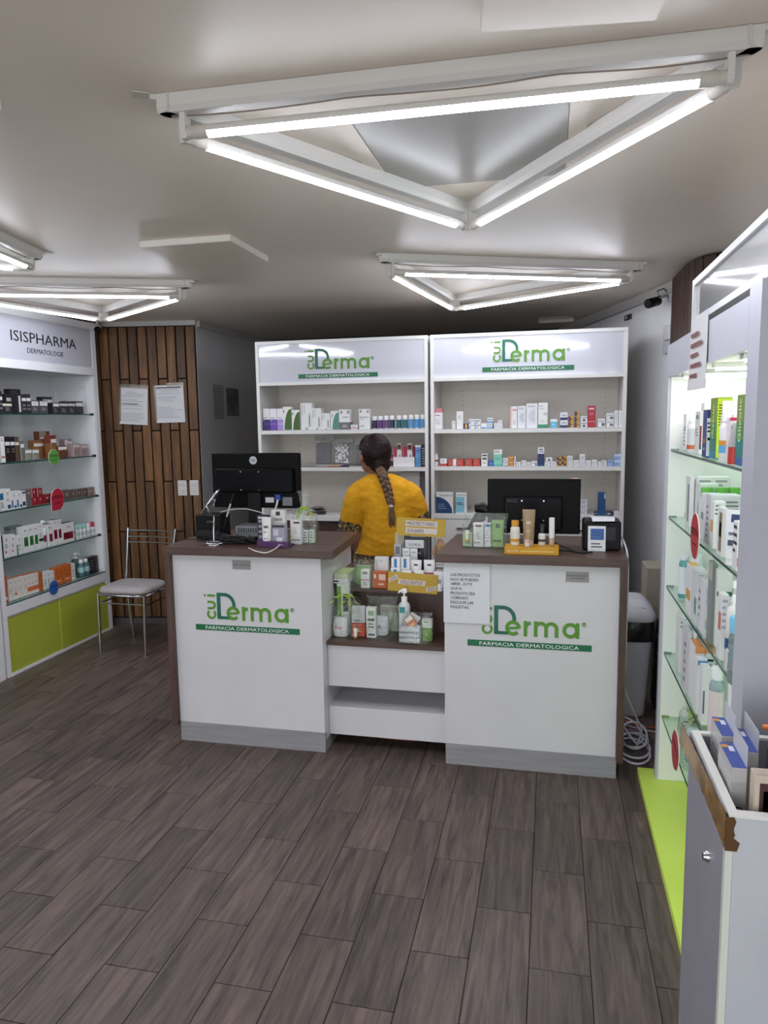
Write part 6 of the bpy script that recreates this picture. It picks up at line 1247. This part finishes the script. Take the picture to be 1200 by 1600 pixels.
# left gift bag
gift_bag((-1.0, 3.545, z1), .155, .14, .285, 'clear gift bag with lime bow at the left of the lower ledge', .72, '#bfd84a', seed=6)
pouch((-1.035, 3.50, z1 + .002), .075, .05, .10, 'white cosmetic pouch with red lettering inside the left gift bag', 'Avè', seed=3)
dsp(526, 545, 912, 3.535, z1 + .002, 'green and white carton with round dark picture in the left gift bag', d=.03, base='#cfd6c8', dec=[(.0, .35, .1, .95, '#6fa04a'), (.5, .95, .45, .8, '#3a3436'), (.55, .75, .5, .75, '#d6d2cc')])
dsp(549, 570, 947, 3.51, z1 + .071, 'pale grey carton with white frame in the left gift bag', d=.025, base='#c9cac9', dec=[(.06, .94, .06, .94, '#bfc1bf'), (.1, .6, .1, .16, '#9a9c9a')])
dsp(549, 570, 974, 3.50, z1 + .002, 'orange red carton low in the left gift bag', d=.035, base='#b5482c', dec=lines(2, .2, .8, .3, .7, '#d99a82'))
dsp(571.5, 587, 949, 3.49, z1 + .002, 'upright white carton with dark leaf print in the left gift bag', d=.03, base='#d9d9d4', dec=[(.2, .8, .74, .9, '#8fa88a'), (.15, .85, .56, .64, '#4a5a4e'), (.2, .85, .07, .14, '#2f3a34')] + lines(2, .2, .8, .3, .5))
p = on_z((556, 990), z1); squeeze((-.952, 3.475, z1 + .003), .009, .05, 0, 'small tube with orange cap lying low in the left gift bag', GD, body='#dcd7cd', cap='#c9962f')
# middle gift set
gift_bag((-.83, 3.555, z1), .16, .17, .205, 'open clear bag around the white pouch in the middle of the lower ledge', neck=False, seed=9)
pouch((-.845, 3.555, z1 + .002), .095, .05, .10, 'white cosmetic pouch with red lettering in the middle of the lower ledge', 'Avè', seed=5, body='#cdd2d6')
dsp(594, 622, 945, 3.62, z1 + .002, 'pale green carton behind the middle white pouch', d=.025, base='#b9c2ab', dec=[(.05, .95, .72, .92, '#a9a08f')])
p = on_y((631.5, 920), 3.532); pb = pump((p.x, 3.532, z1 + EPS), .03, p.z - z1, 0, 'large white pump bottle with teal square on the lower ledge', GD, body='#d5d9d8', lab=None, nozzle=PI * 1.3)
MB().box(-.018, .008, -.0315, -.0302, .135, .165, mat('#2f8a8a', .4)).build('label_patch', pb)
# right gift set: folded towel, sachets, carton
gift_bag((-.635, 3.475, z1), .15, .115, .15, 'open clear bag around the folded towel on the lower ledge', neck=False, seed=12)
t = thing('folded_towel', 'small folded white towel at the right of the lower ledge', 'towel', (-.668, 3.462, z1 + .002), group=GD); TW_ = noise_mat('terry', '#d2d3d4', '#e2e3e4', nscale=160, rough=.95, bump=.5, bdist=.003)
for i in range(3):
    MB().loft([[(-.05 * k_, y_ * k_, z_) for y_, z_ in ((-.03, .001 + .026 * i), (.03, .001 + .026 * i), (.036, .013 + .026 * i), (.03, .025 + .026 * i), (-.03, .025 + .026 * i), (-.036, .013 + .026 * i))] for k_ in (.98, 1)] + [[(.05, y_, z_) for y_, z_ in ((-.03, .001 + .026 * i), (.03, .001 + .026 * i), (.036, .013 + .026 * i), (.03, .025 + .026 * i), (-.03, .025 + .026 * i), (-.036, .013 + .026 * i))]], TW_).build('fold', t)
MB().box(.028, .033, -.0375, .03, .004, .079, TW_).build('edge_band', t)
sachet((-.675, 3.482, z1 + .082), .055, .06, (-.15, .6, .1), '#c9c6bf', 'silver sachet tilted above the folded towel', [(.1, .9, .1, .3, '#d9b07a')]); sachet((-.65, 3.466, z1 + .082), .05, .055, (-.2, -.7, .1), '#c2602c', 'orange and white sachet tilted above the folded towel', [(.1, .9, .55, .95, '#e3ddd6'), (.2, .7, .1, .25, '#e0b23a')])
dsp(659, 675, 968, 3.49, z1 + EPS, 'green and white carton at the right end of the lower ledge', d=.035, sl=[(.62, '#6f9a35'), (.78, '#d9dbd2'), (1, '#e0e0da')], dec=[(.15, .7, .86, .93, '#9fb08a')] + lines(3, .15, .7, .2, .5, '#a9c47c'))
# middle ledge
for i, (c_, lb) in enumerate((('#201c1c', 'black flat carton at the bottom of the pile on the middle ledge'), ('#d3d3cf', 'white flat carton with black spine in the pile on the middle ledge'), ('#b9c6a3', 'pale green flat carton on top of the pile on the middle ledge'))):
    carton((-1.044, 3.622, z2 + .0275 * i + EPS), .074, .15, .0265, 0, lb, group=GD, base=c_, dec=[(.0, .35, .3, .6, '#26231f')] if i == 1 else [], top='#a9bf86' if i == 2 else None)
dsp(563.5, 577, 890, 3.585, z2 + EPS, 'slim white carton with red line on the middle ledge', d=.03, dec=[(.0, 1, .42, .47, '#b5483c'), (.2, .8, .75, .9, '#8f8f8f')] + lines(3, .2, .8, .12, .36))
dsp(581.5, 604.5, 893, 3.59, z2 + EPS, 'orange carton with white print on the middle ledge', d=.035, base='#bd5a25', dec=[(.45, .9, .5, .85, '#dcc3b2'), (.1, .25, .6, .85, '#e6d3c6'), (.4, .8, .2, .3, '#e0c4b0')])
dsp(585, 606.5, 870.5, 3.64, z2 + .004, 'tall plain white carton at the back of the middle ledge', d=.03, base='#d6d6d6', dec=lines(1, .3, .7, .84, .9, '#a9a9a9'))
pouch((-.955, 3.665, z2 + .003), .085, .05, .10, 'green cellophane pouch between white cartons on the middle ledge', None, seed=8, body='#8fb56f')
gift_bag((-.93, 3.625, z2), .13, .10, .145, 'clear bag around the cartons of the middle ledge', neck=False, seed=14)
for q, lb in (((611, 625, 872), 'left'), ((626, 640, 872), 'right')):
    dsp(*q, 3.615, z2 + EPS, lb + ' one of two white cartons with bright blue tab on the middle ledge', d=.04, dec=[(.32, .64, .68, .98, '#2a78b8'), (.15, .85, .56, .62, '#6a6d70'), (.45, .75, .1, .3, '#2a2a2e')])
dsp(610, 625, 888, 3.58, z2 + EPS, 'short white carton with blue tab just above the discount sign', d=.03, dec=[(.32, .64, .5, .95, '#2a78b8')])
for px, lb in ((650, 'left'), (671, 'right')):
    p = on_y((px, 875), 3.64); squeeze((p.x, 3.64, z2 + EPS), .026, p.z - z2, 0, lb + ' one of two white tubes with red line on the middle ledge', GD, dec=[(.08, .92, .52, .57, '#b5303f'), (.32, .68, .80, .86, '#33333a')], wtop=1.15)
for px, lb in ((635, 'left'), (655, 'middle'), (686, 'right')):
    p = on_y((px, 891 if px < 680 else 893), 3.588); squeeze((p.x, 3.588, z2 + EPS), .022, p.z - z2, 0, lb + ' one of three short white tubes half behind the discount sign', GD, wtop=1.2, dec=[(.35, .75, .4, .6, '#8f9296')])
dsp(681, 692, 877, 3.655, z2 + EPS, 'cream carton wedged beside the right counter on the middle ledge', d=.03, base='#d3cfcb', dec=[(.0, 1, .7, .78, '#5a5a5e'), (.1, .9, .85, .9, '#8f8b88')])
# upper ledge
dsp(617, 632, 833, 3.80, z3 + EPS, 'beige carton with faint lettering at the back of the upper ledge', d=.03, base='#c2bca6', txt=[('THE\nCALM', .55, .86, .6, .12, '#a09a84')])
o = dsp(631, 668.5, 833, 3.76, z3 + EPS, 'black carton with silver label panel on the upper ledge', d=.035, base='#17161a', dec=[(.05, .83, .60, .82, '#cfd1d4'), (.3, .9, .9, .93, '#8a8a8e'), (.2, .7, .44, .48, '#9a9a9e'), (.5, .62, .18, .34, '#55555a'), (.87, .89, .05, .8, '#6a6a6e')], txt=[('FILORGA', .45, .69, .5, .07, '#2a2a2e')])
dsp(615.5, 627, 850, 3.735, z3 + EPS, 'grey carton with two bottle silhouettes on the upper ledge', d=.02, base='#a9adb2', dec=[(.2, .8, .62, .9, '#6d7075'), (.1, .9, .45, .5, '#5a5d62'), (.3, .42, .02, .2, '#2f3338'), (.58, .7, .02, .2, '#2f3338')])
for q, lb in (((628.5, 640, 857), 'left'), ((640.5, 652, 857.5), 'right')):
    dsp(*q, 3.725, z3 + EPS, lb + ' one of two small white cartons with grey ring before the black carton', d=.02, dec=[(.2, .8, .82, .88, '#a5a5a8'), (.3, .8, .28, .48, '#c9c9cc'), (.1, .6, .12, .2, '#8f8f92')])
t = thing('cloth_pouch', 'tan draped cloth pouch between the black carton and the right counter', 'pouch', (-.56, 3.80, z3 + EPS), group=GD); TAN = noise_mat('tan_cloth', '#8d6a48', '#c4a176', nscale=9, rough=.6)
rings = []; random.seed(5)
for f, s_ in ((0, .8), (.15, 1), (.45, 1.05), (.7, .8), (.9, .4), (1, .2)): rings.append([(.045 * s_ * math.cos(a) * (1 + .08 * math.sin(5 * a + 6 * f)) + .012 * math.sin(f * 4), .04 * s_ * math.sin(a) * (1 + .08 * math.cos(4 * a + 5 * f)), .16 * f) for a in [2 * PI * j / 30 for j in range(30)]])
MB().loft(rings, TAN).build('body', t)
for k in range(4): MB().tube([(.03 * math.cos(1.2 * k + 3.6), -.045, .13), (.035 * math.cos(1.2 * k + 3.4), -.05, .09), (.02 * math.cos(1.2 * k + 3), -.048, .05)], [.006, .009, .004], TAN, 8).build('fold', t)

# yellow card signs
YC = noise_mat('yellow_card', '#b8962c', '#c9a83c', nscale=6, rough=.5); STRIP = mat('#dccfc9', .6)
def zig(x0, x1, z0_, z1_, n=9):
    pts = []
    for i in range(n): pts.append((x0 + (x1 - x0) * i / n, z0_ + (.0025 if i % 2 else 0)))
    for i in range(3): pts.append((x1 - (.003 if i % 2 else 0), z0_ + (z1_ - z0_) * i / 3))
    for i in range(n): pts.append((x1 - (x1 - x0) * i / n, z1_ - (.0025 if i % 2 else 0)))
    for i in range(3): pts.append((x0 + (.003 if i % 2 else 0), z1_ - (z1_ - z0_) * i / 3))
    return pts
a, b = on_y((605, 893), 3.565), on_y((683, 926), 3.565); w = b.x - a.x; h = .098
t = thing('price_sign', 'yellow card sign announcing discounts on the middle ledge', 'sign', ((a.x + b.x) / 2, 3.565, b.z - .003), (0, .05, 0))
MB().box(-w / 2, w / 2, -.0015, .0015, 0, h, YC).build('card', t); MB().prism(zig(-w * .29, w * .26, h * .38, h * .66), -.0025, -.0016, STRIP).build('paper_strip', t)
text(t, 'DESCUENTOS', (-.004, -.0032, h * .52), INK, w=w * .44, h=.018)
for s_, cx_, cz_ in (('20%', -w * .39, h * .66), ('30%', w * .38, h * .26)):
    st = MB().prism(zig(-.026, .026, -.011, .011, 5), -.0025, -.0016, STRIP).build('paper_strip', t, (cx_, 0, cz_), (0, -.55 if cx_ < 0 else -.3, 0)); text(st, s_, (0, -.003, 0), INK, w=.04, h=.014)
a, b = on_y((618, 806), 3.757), on_y((694, 840), 3.757); w = b.x - a.x; h = .095
t = thing('price_sign', 'yellow card sign announcing sunscreens above the upper ledge', 'sign', ((a.x + b.x) / 2, 3.757, z3 + EPS), (0, .03, 0)); zo = b.z + .004 - z3
MB().box(-w / 2, w / 2, -.0015, .0015, zo, zo + h, YC).build('card', t)
for s_, cz_, ww in (('PROTECTORES', .70, .56), ('SOLARES', .30, .34)):
    st = MB().prism(zig(-w * .32, w * .34 - (0 if cz_ > .5 else .0), zo + h * (cz_ - .17), zo + h * (cz_ + .17)), -.0025, -.0016, STRIP).build('paper_strip', t); text(st, s_, (-w * .28 + w * ww / 2, -.0032, zo + h * cz_), INK, w=w * ww, h=.018)

# ================================================================== wall things
def wall_sheet(px0, px1, label, yoff=-.033, kind=0):
    a = on_y(px0, 5.36); b = on_y(px1, 5.36); w, h = b.x - a.x, a.z - b.z
    cx_ = (a.x + b.x) / 2; yw = 5.315 + (cx_ + 3.60) * .179 - .034
    t = thing('document', label, 'document', (cx_, yw, b.z), (0, (.06 if kind == 0 else -.015), ang), 'framed papers on the wooden boards')
    MB().box(-w / 2, w / 2, -.001, .001, 0, h, mat('#d3d3d6', .5)).build('sheet', t)
    pr = MB(); random.seed(kind + 4)
    rows = 22
    for i in range(rows):
        zz_ = h * (.93 - .88 * i / rows); x0_ = -w * .42 + (w * .15 if i in (2, 3, 9) else 0); x1_ = w * random.uniform(.05, .42)
        if random.random() < .2: continue
        hh_ = h * .008 * (2.6 if (kind == 0 and i == 10) else 1); pr.box(x0_, x1_, -.0016, -.001, zz_, zz_ + hh_, mat('#77777c' if not (kind == 0 and i == 10) else '#26262a', .6))
    if kind == 1: pr.box(-w * .45, w * .42, -.0016, -.001, h * .92, h * .95, mat('#3a3a42', .6))
    pr.build('print', t)
    MB().box(-w * .06 if kind else -w * .5, w * .52, -.0028, -.002, h * .96, h * 1.06, clear_mat('tape_clear', '#efe9e2', .82, .2)).box(-w / 2 - .01, -w / 2 + .012, -.0028, -.002, .02, h, clear_mat('tape_clear2', '#efe9e2', .86, .2)).build('tape', t)
wall_sheet((188, 605), (231, 663), 'left white document taped to the wooden boards', kind=0); wall_sheet((240, 602), (285, 660), 'right white document with dark header taped to the wooden boards', kind=1)
for px, lb in ((282.5, 'left one of two white double switch plates on the wooden boards'), (299.5, 'right one of two white double switch plates on the wooden boards')):
    a = on_y((px, 763), 5.38); yw = 5.315 + (a.x + 3.60) * .179 - .03
    t = thing('switch_plate', lb, 'switch', (a.x, yw, a.z), (0, 0, ang)); MB().box(-.037, .037, -.006, .002, -.062, .062, mat('#d6d4d0', .4), ch=.003).build('plate', t)
    for z_ in (-.03, .028): MB().box(-.022, .022, -.0085, -.006, z_ - .014, z_ + .014, mat('#cbc9c5', .3), ch=.002).build('rocker', t)
a, b = on_x((332, 600), -2.757), on_x((351, 655), -2.757); t = thing('document', 'long faded paper taped to the return wall', 'document', (-2.7575, (a.y + b.y) / 2, b.z)); w, h = b.y - a.y, a.z - b.z
MB().box(0, .001, -w / 2, w / 2, 0, h, mat('#a7a4a5', .6)).build('sheet', t); pr = MB()
for i in range(12): pr.box(.001, .0014, -w * .4, w * (.3 - .1 * (i % 3)), h * (.1 + .07 * i), h * (.115 + .07 * i), mat('#6f6c70', .6))
pr.build('print', t)
a, b = on_x((353, 606), -2.757), on_x((374, 650), -2.757); t = thing('document', 'dark smudged paper taped to the return wall', 'document', (-2.7575, (a.y + b.y) / 2, b.z)); w, h = b.y - a.y, a.z - b.z
MB().box(0, .001, -w / 2, w / 2, 0, h, noise_mat('smudged_paper', '#4f4b4f', '#8f8c8e', nscale=9, rough=.6)).build('sheet', t)
# cctv cameras
def cctv(base, look, label, body, wallmount):
    t = thing('security_camera', label, 'security camera', base); d = Vector(look).normalized()
    c = Vector((0, 0, -.055)) if not wallmount else Vector(wallmount) * .11 + Vector((0, 0, -.035))
    M_ = mat(body, .4)
    if not wallmount: MB().lathe([(.028, 0), (.028, -.008), (.012, -.014)][::-1], M_, 18).build('base', t); MB().tube([(0, 0, -.01), (0, 0, -.03), tuple(c * .8)], .008, M_, 8).build('arm', t)
    else:
        n_ = Vector(wallmount); q = n_.to_track_quat('Z', 'Y').to_euler(); MB().lathe([(.036, 0), (.036, .008), (.03, .014), (.012, .018)], mat('#b9b9bd', .4), 18).build('base', t, (0, 0, 0), q)
        MB().tube([(0, 0, 0), n_ * .05, c], .009, mat('#8f8f94', .4), 8).build('arm', t)
        MB().tube([n_ * .02 + Vector((0, 0, .02)), n_ * .05 + Vector((0, 0, .045)), n_ * .09 + Vector((0, 0, .03)), n_ * .08 + Vector((0, 0, 0)), n_ * .03 + Vector((0, 0, .0))], .004, INK, 6).build('cable', t)
    MB().tube([c - d * .045, c - d * .04, c + d * .05, c + d * .055], [.02, .028, .029, .027], M_ if not wallmount else BLACKM, 18).build('housing', t)
    MB().tube([c + d * .0535, c + d * .058], [.0265, .0262], BLACK, 18).build('front_glass', t); MB().tube([c + d * .057, c + d * .062], [.011, .009], mat('#26262c', .15), 12).build('lens', t)
p = on_z((151, 500), 2.449); cctv((p.x, p.y, 2.4495), (.55, -.75, -.45), 'white bullet security camera hanging below the left tube lamp', '#d0ccc8', None)
p = on_y((1049, 462), 4.86); cctv((.700, 4.86, 2.37), (-.62, -.6, -.22), 'black bullet security camera on the slanted right wall', '#2a292d', (-.95, -.25, .0))
p = on_y((953, 497), 5.5); t = thing('wall_socket', 'small dark socket high on the slanted wall', 'socket', (.5155, 5.5, p.z), (0, 0, -1.27)); MB().box(-.055, .055, -.012, .002, -.018, .018, mat('#3a393d', .5), ch=.003).build('plate', t); MB().box(-.03, -.005, -.0135, -.012, -.01, .01, mat('#c9c9c9', .4)).build('module', t)
p = on_y((1037, 510), 4.86); t = thing('junction_box', 'small white junction box on the slanted wall beside the pillar', 'junction box', (.692, 4.84, p.z - .04), (0, 0, -1.3)); MB().box(-.06, .03, -.015, .004, -.045, .045, mat('#cfcfd2', .5), ch=.004).build('lid', t); MB().box(-.065, .035, -.012, .005, -.12, -.05, mat('#bdbdc1', .5)).build('duct', t)
# hanging paper on the lit cabinet
a = on_x((1083, 524), .471); b = on_x((1111, 606), .471); t = thing('notice', 'limp white paper notice hanging over the lit cabinet sign panel', 'notice', (.4725, (2.81 + 2.50) / 2, 1.735))
w = .29; n = 10; g_ = [[(-.001 - .008 * (1 - j / n) ** 2 * (.5 + .5 * math.sin(i * .6)), w / 2 * (1 - .0 * j) - w * i / n + .02 * (1 - j / n) * (.5 - i / n), .245 * j / n) for j in range(n + 1)] for i in range(n + 1)]
MB().loft(g_, mat('#d3d1d2', .6), False, False, True, closed=False).loft([[(x + .0008, y, z_) for x, y, z_ in r] for r in g_[::-1]], mat('#d3d1d2', .6), False, False, True, closed=False).build('sheet', t)
random.seed(2); pr = MB()
for i in range(5):
    y_ = w * .36
    while y_ > -w * (.30 if i == 1 else .05 if i in (0, 2, 4) else .2):
        l = random.uniform(.008, .016); pr.box(-.0075, -.0068, y_ - l, y_, .19 - .034 * i - .016 + random.uniform(0, .004), .19 - .034 * i, mat('#7a4a44', .6)); y_ -= l + .004
pr.build('print', t)

# ================================================================== behind the right counter: bin, carton, cables
t = thing('waste_bin', 'white plastic swing lid waste bin lined with a black bag beside the right counter', 'bin', (.438, 4.20, 0)); PL = mat('#d2d1d6', .35)
def rr(w_, d_, z_, n=32, k=4): return [(w_ * (abs(math.cos(a)) ** k + abs(math.sin(a)) ** k) ** (-1 / k) * math.cos(a), d_ * (abs(math.cos(a)) ** k + abs(math.sin(a)) ** k) ** (-1 / k) * math.sin(a), z_) for a in [2 * PI * j / n for j in range(n)]]
MB().loft([rr(.086, .11, .0), rr(.09, .115, .012), rr(.118, .145, .49), rr(.122, .15, .50)], PL).build('body', t)
lr = [];
for z_, s_ in ((.435, .118), (.45, .121), (.475, .123), (.50, .127), (.53, .124), (.552, .120)):
    lr.append([(p_[0] * (1 + .02 * math.sin(7 * i + 30 * z_)), p_[1] * (1 + .02 * math.cos(5 * i + 40 * z_)), z_) for i, p_ in enumerate(rr(s_ + .004, s_ + .032, z_))])
MB().loft(lr, mat('#1b181a', .3, bump=.6, bscale=40), False, False).build('liner', t)
MB().loft([rr(.130, .16, .548), rr(.133, .163, .555), rr(.132, .162, .578), rr(.115, .145, .61), rr(.075, .11, .652), rr(.05, .08, .658)], PL).build('lid', t); MB().box(-.07, .07, -.145, -.118, .585, .625, mat('#c5c4c9', .35)).build('swing_flap', t, (0, .012, .0))
carton((.60, 4.52, 0), .10, .24, .775, 0, 'tall beige carton standing against the pillar behind the waste bin', base='#a59d8a', rough=.7, name='storage_carton', side_l=[(.1, .9, .1, .9, '#a0987f')])
t = thing('bag', 'dark patterned shopping bag on the floor behind the waste bin', 'bag', (.635, 4.27, 0)); DKB = noise_mat('dark_bag', '#0d0b0d', '#5a3f42', nscale=22, rough=.6, lo=.52, hi=.68)
MB().loft([rr(.05, .06, 0), rr(.06, .075, .05), rr(.056, .07, .4), rr(.04, .05, .5), rr(.03, .02, .52)], DKB).build('body', t)
for k in (-1, 1): MB().tube([(-.02, .012 * k, .515), (-.015, .014 * k, .56), (.015, .014 * k, .56), (.02, .012 * k, .515)], .004, DKB, 6).build('handle', t)
cc = thing('cable_coil', 'loose coil of thick white cable on the floor beside the right counter', 'cable', (.43, 3.72, 0)); WCB = mat('#d5d5dc', .4); random.seed(21)
for k in range(5):
    c_ = (random.uniform(-.02, .02), -.08 + .05 * k); rx_ = random.uniform(.06, .085); ry_ = random.uniform(.10, .17); ph = random.uniform(0, 6)
    MB().tube([(c_[0] + rx_ * math.cos(a), c_[1] + ry_ * math.sin(a), .006 + .011 * k * (.5 + .5 * math.sin(a + ph)) + (.05 if k == 4 else 0) * max(0, math.sin(a + ph))) for a in [2 * PI * i / 40 for i in range(40)]], .0055, WCB, 8, closed=True).build('loop', cc)
cable('cable', [(.37, 4.04, .01), (.42, 3.99, .008), (.47, 3.95, .012), (.53, 3.93, .01), (.58, 3.97, .006)], .004, mat('#b5532f', .5), 'orange cable on the floor in front of the waste bin')
cable('cable', [(.36, 3.98, .012), (.42, 3.94, .006), (.50, 3.90, .006), (.56, 3.88, .008)], .0045, mat('#b9b9bd', .5), 'straight grey cable on the floor in front of the waste bin')
cable('cable', [(-1.0, 3.62, .004), (-.85, 3.56, .004), (-.7, 3.55, .004), (-.55, 3.6, .004)], .004, mat('#8a3f24', .5), 'dark orange cable on the floor under the stepped display')

# lowest lit shelf: gift bags and a leaning red tag
z = RSH[4] + EPS
gift_bag((.56, 3.05, z), .075, .07, .21, 'clear gift bag with lime ribbon on the lowest lit shelf', .6, '#b9d86a', seed=31)
carton((.545, 3.05, z + .003), .022, .03, .10, -PI / 2, 'white carton inside the ribboned bag on the lowest lit shelf', base='#d9dcd8', side=lines(5, .2, .8, .1, .9)); carton((.59, 3.055, z + .003), .026, .03, .12, -PI / 2, 'green grey carton inside the ribboned bag on the lowest lit shelf', base='#9aa58a')
bottle((.545, 2.86, z + .002), .03, .13, -PI / 2, 'clear round bottle in cellophane on the lowest lit shelf', None, body='#cfe6ea', cap='#d6e3e6', clear=True, lab='#c3dbe6', lv=(.1, .4))
gift_bag((.57, 2.83, z), .15, .11, .17, 'open clear cellophane bag nearest on the lowest lit shelf', neck=False, seed=33)
carton((.60, 2.80, z + .003), .05, .04, .085, -PI / 2, 'white carton with red line inside the nearest cellophane bag', base='#dedcd8', side=[(.1, .9, .3, .36, '#b5563c')])
tagdisc((.470, 2.80, .40), .07, .078, '#b32f36', 'OFERTA', 'red oval promotional tag tilted against the lowest lit shelf', (0, .3, -PI / 2 + .02), None, '#2a0a10', '#efe3dc')

# ================================================================== goods in the stock bin
BF = .622; SILV = '#b5b3b2'; BLUE = '#3b4fa0'
def hang_box(x_0, Y, d, w, label, seed=0, word=True):
    h = .93 - BF; t = thing('insole_box', label, 'box', (x_0 + w / 2, Y + d / 2, BF), group='silver and blue boxes in the stock bin')
    MB().box(-w / 2, w / 2, -d / 2, d / 2, 0, h, None or mat(SILV, .3, .25), ch=.001, sl=[(.90, mat(SILV, .3, .25)), (1, mat('#c4c3c4', .3, .25))]).build('carton', t)
    MB().box(-w / 2 + .0008, w / 2 - .0008, -d / 2 + .0008, d / 2 - .0008, h, h + .0008, mat(BLUE, .4)).build('blue_top', t)
    MB().box(w / 2 - .0012, w / 2, -d / 2 + .004, d / 2 - .004, h, h + .045, mat('#c9cbd3', .4)).build('hang_tab', t)
    e = MB().lathe([(.008, 0), (.008, .0006)], mat('#d8933a', .4), 14).build('round_mark', t, (-w * .25, d / 2 - .02, h + .001)); MB().box(-w * .05, w * .3, d / 2 - .045, d / 2 - .02, h + .001, h + .0014, mat('#dfe3ee', .4)).build('print', t)
    x_ = -w / 2 - .0004
    f = MB().prism([(.055 * math.cos(a) * .45 - .01, h * .45 + .09 * math.sin(a)) for a in [2 * PI * i / 18 for i in range(18)]], x_ - .0006, x_, mat('#c2a78f', .5), 'x'); f.build('foot_picture', t)
    MB().prism([(.010 * math.cos(a) + .02 - d * .3, h * .3 + .03 * math.sin(a)) for a in [2 * PI * i / 16 for i in range(16)]], x_ - .0012, x_ - .0006, mat('#3a332e', .5), 'x').build('heel_window', t)
    text(t, 'PIEDYSPO', (x_ - .001, -.0, h * .83), mat('#6a6258', .5), w=d * .55, h=.009, rot=(PI / 2, 0, -PI / 2))
    if word:
        text(t, 'FULLSPRAY', (0, -d / 2 - .0008, h * .28), INK, w=.13, h=.014, spin=PI / 2)
        em = MB(); ribbon(em, arc(0, h * .66, .012, 0, 360, 16, .02)[:-1], .0025, INK, -d / 2 - .0012, -d / 2 - .0003, True); ribbon(em, [(-.008, h * .645), (.0, h * .67), (.009, h * .68)], .003, INK, -d / 2 - .0012, -d / 2 - .0003); em.build('emblem', t)
    return t
hang_box(.371, 1.551, .123, .030, 'frontmost silver box with blue top in the stock bin')
hang_box(.384, 1.709, .109, .030, 'silver box with blue top behind the frontmost one in the stock bin', word=False)
hang_box(.4165, 1.632, .126, .026, 'silver box with blue top at the right in the stock bin', word=False)
p = on_y((1185, 1165), 1.66); t = thing('plastic_bag', 'crumpled clear bag with orange edge and white label in the stock bin', 'bag', (p.x + .065, 1.68, BF)); random.seed(9); hb = p.z + .05 - BF
rings = []
for f in (0, .2, .5, .8, 1):
    rings.append([(.055 * (1 + .14 * random.uniform(-1, 1)) * math.cos(a) + .02 * f, .07 * (1 + .14 * random.uniform(-1, 1)) * math.sin(a), hb * f) for a in [2 * PI * j / 20 for j in range(20)]])
MB().loft(rings, clear_mat('grey_film', '#c9c9cc', .6, .2, .6, 40)).build('film', t); MB().tube([(-.05, .0, hb * .96), (-.01, -.06, hb * 1.02), (.07, -.05, hb * 1.12)], .006, mat('#d97a35', .4), 8).build('orange_edge', t); MB().box(-.035, .03, -.083, -.080, hb * .62, hb * .92, mat('#d3d3d6', .5)).build('paper_label', t, (0, 0, 0), (0, .3, 0))
p = on_y((1177, 1212), 1.50); o = carton((p.x + .064, 1.52, BF), .12, .035, p.z - BF, 0, 'cream and dark brown palette carton at the right of the stock bin', base='#cdbfae', dec=[(.08, .98, .62, .95, '#4a2a28'), (.14, .6, .68, .9, '#b8865c'), (.66, .9, .72, .88, '#d6d2cc')])

# ================================================================== labels: neighbours that look alike get their place in the row
import re
def shot(o):
    v = ROT.transposed() @ (o.matrix_basis.translation - EYE); return v.x / -v.z
groups = {}
for o in list(bpy.data.objects):
    if o.parent is None and 'category' in o: groups.setdefault(o['label'], []).append(o)
NAMES = {2: ('left', 'right'), 3: ('left', 'middle', 'right'), 4: ('leftmost', 'second', 'third', 'rightmost')}
for lb, os_ in groups.items():
    if len(os_) > 1 and ', one of' in lb:
        for o, n_ in zip(sorted(os_, key=shot), NAMES[len(os_)]): o['label'] = lb.replace(', one of', ', ' + n_ + ' one of')
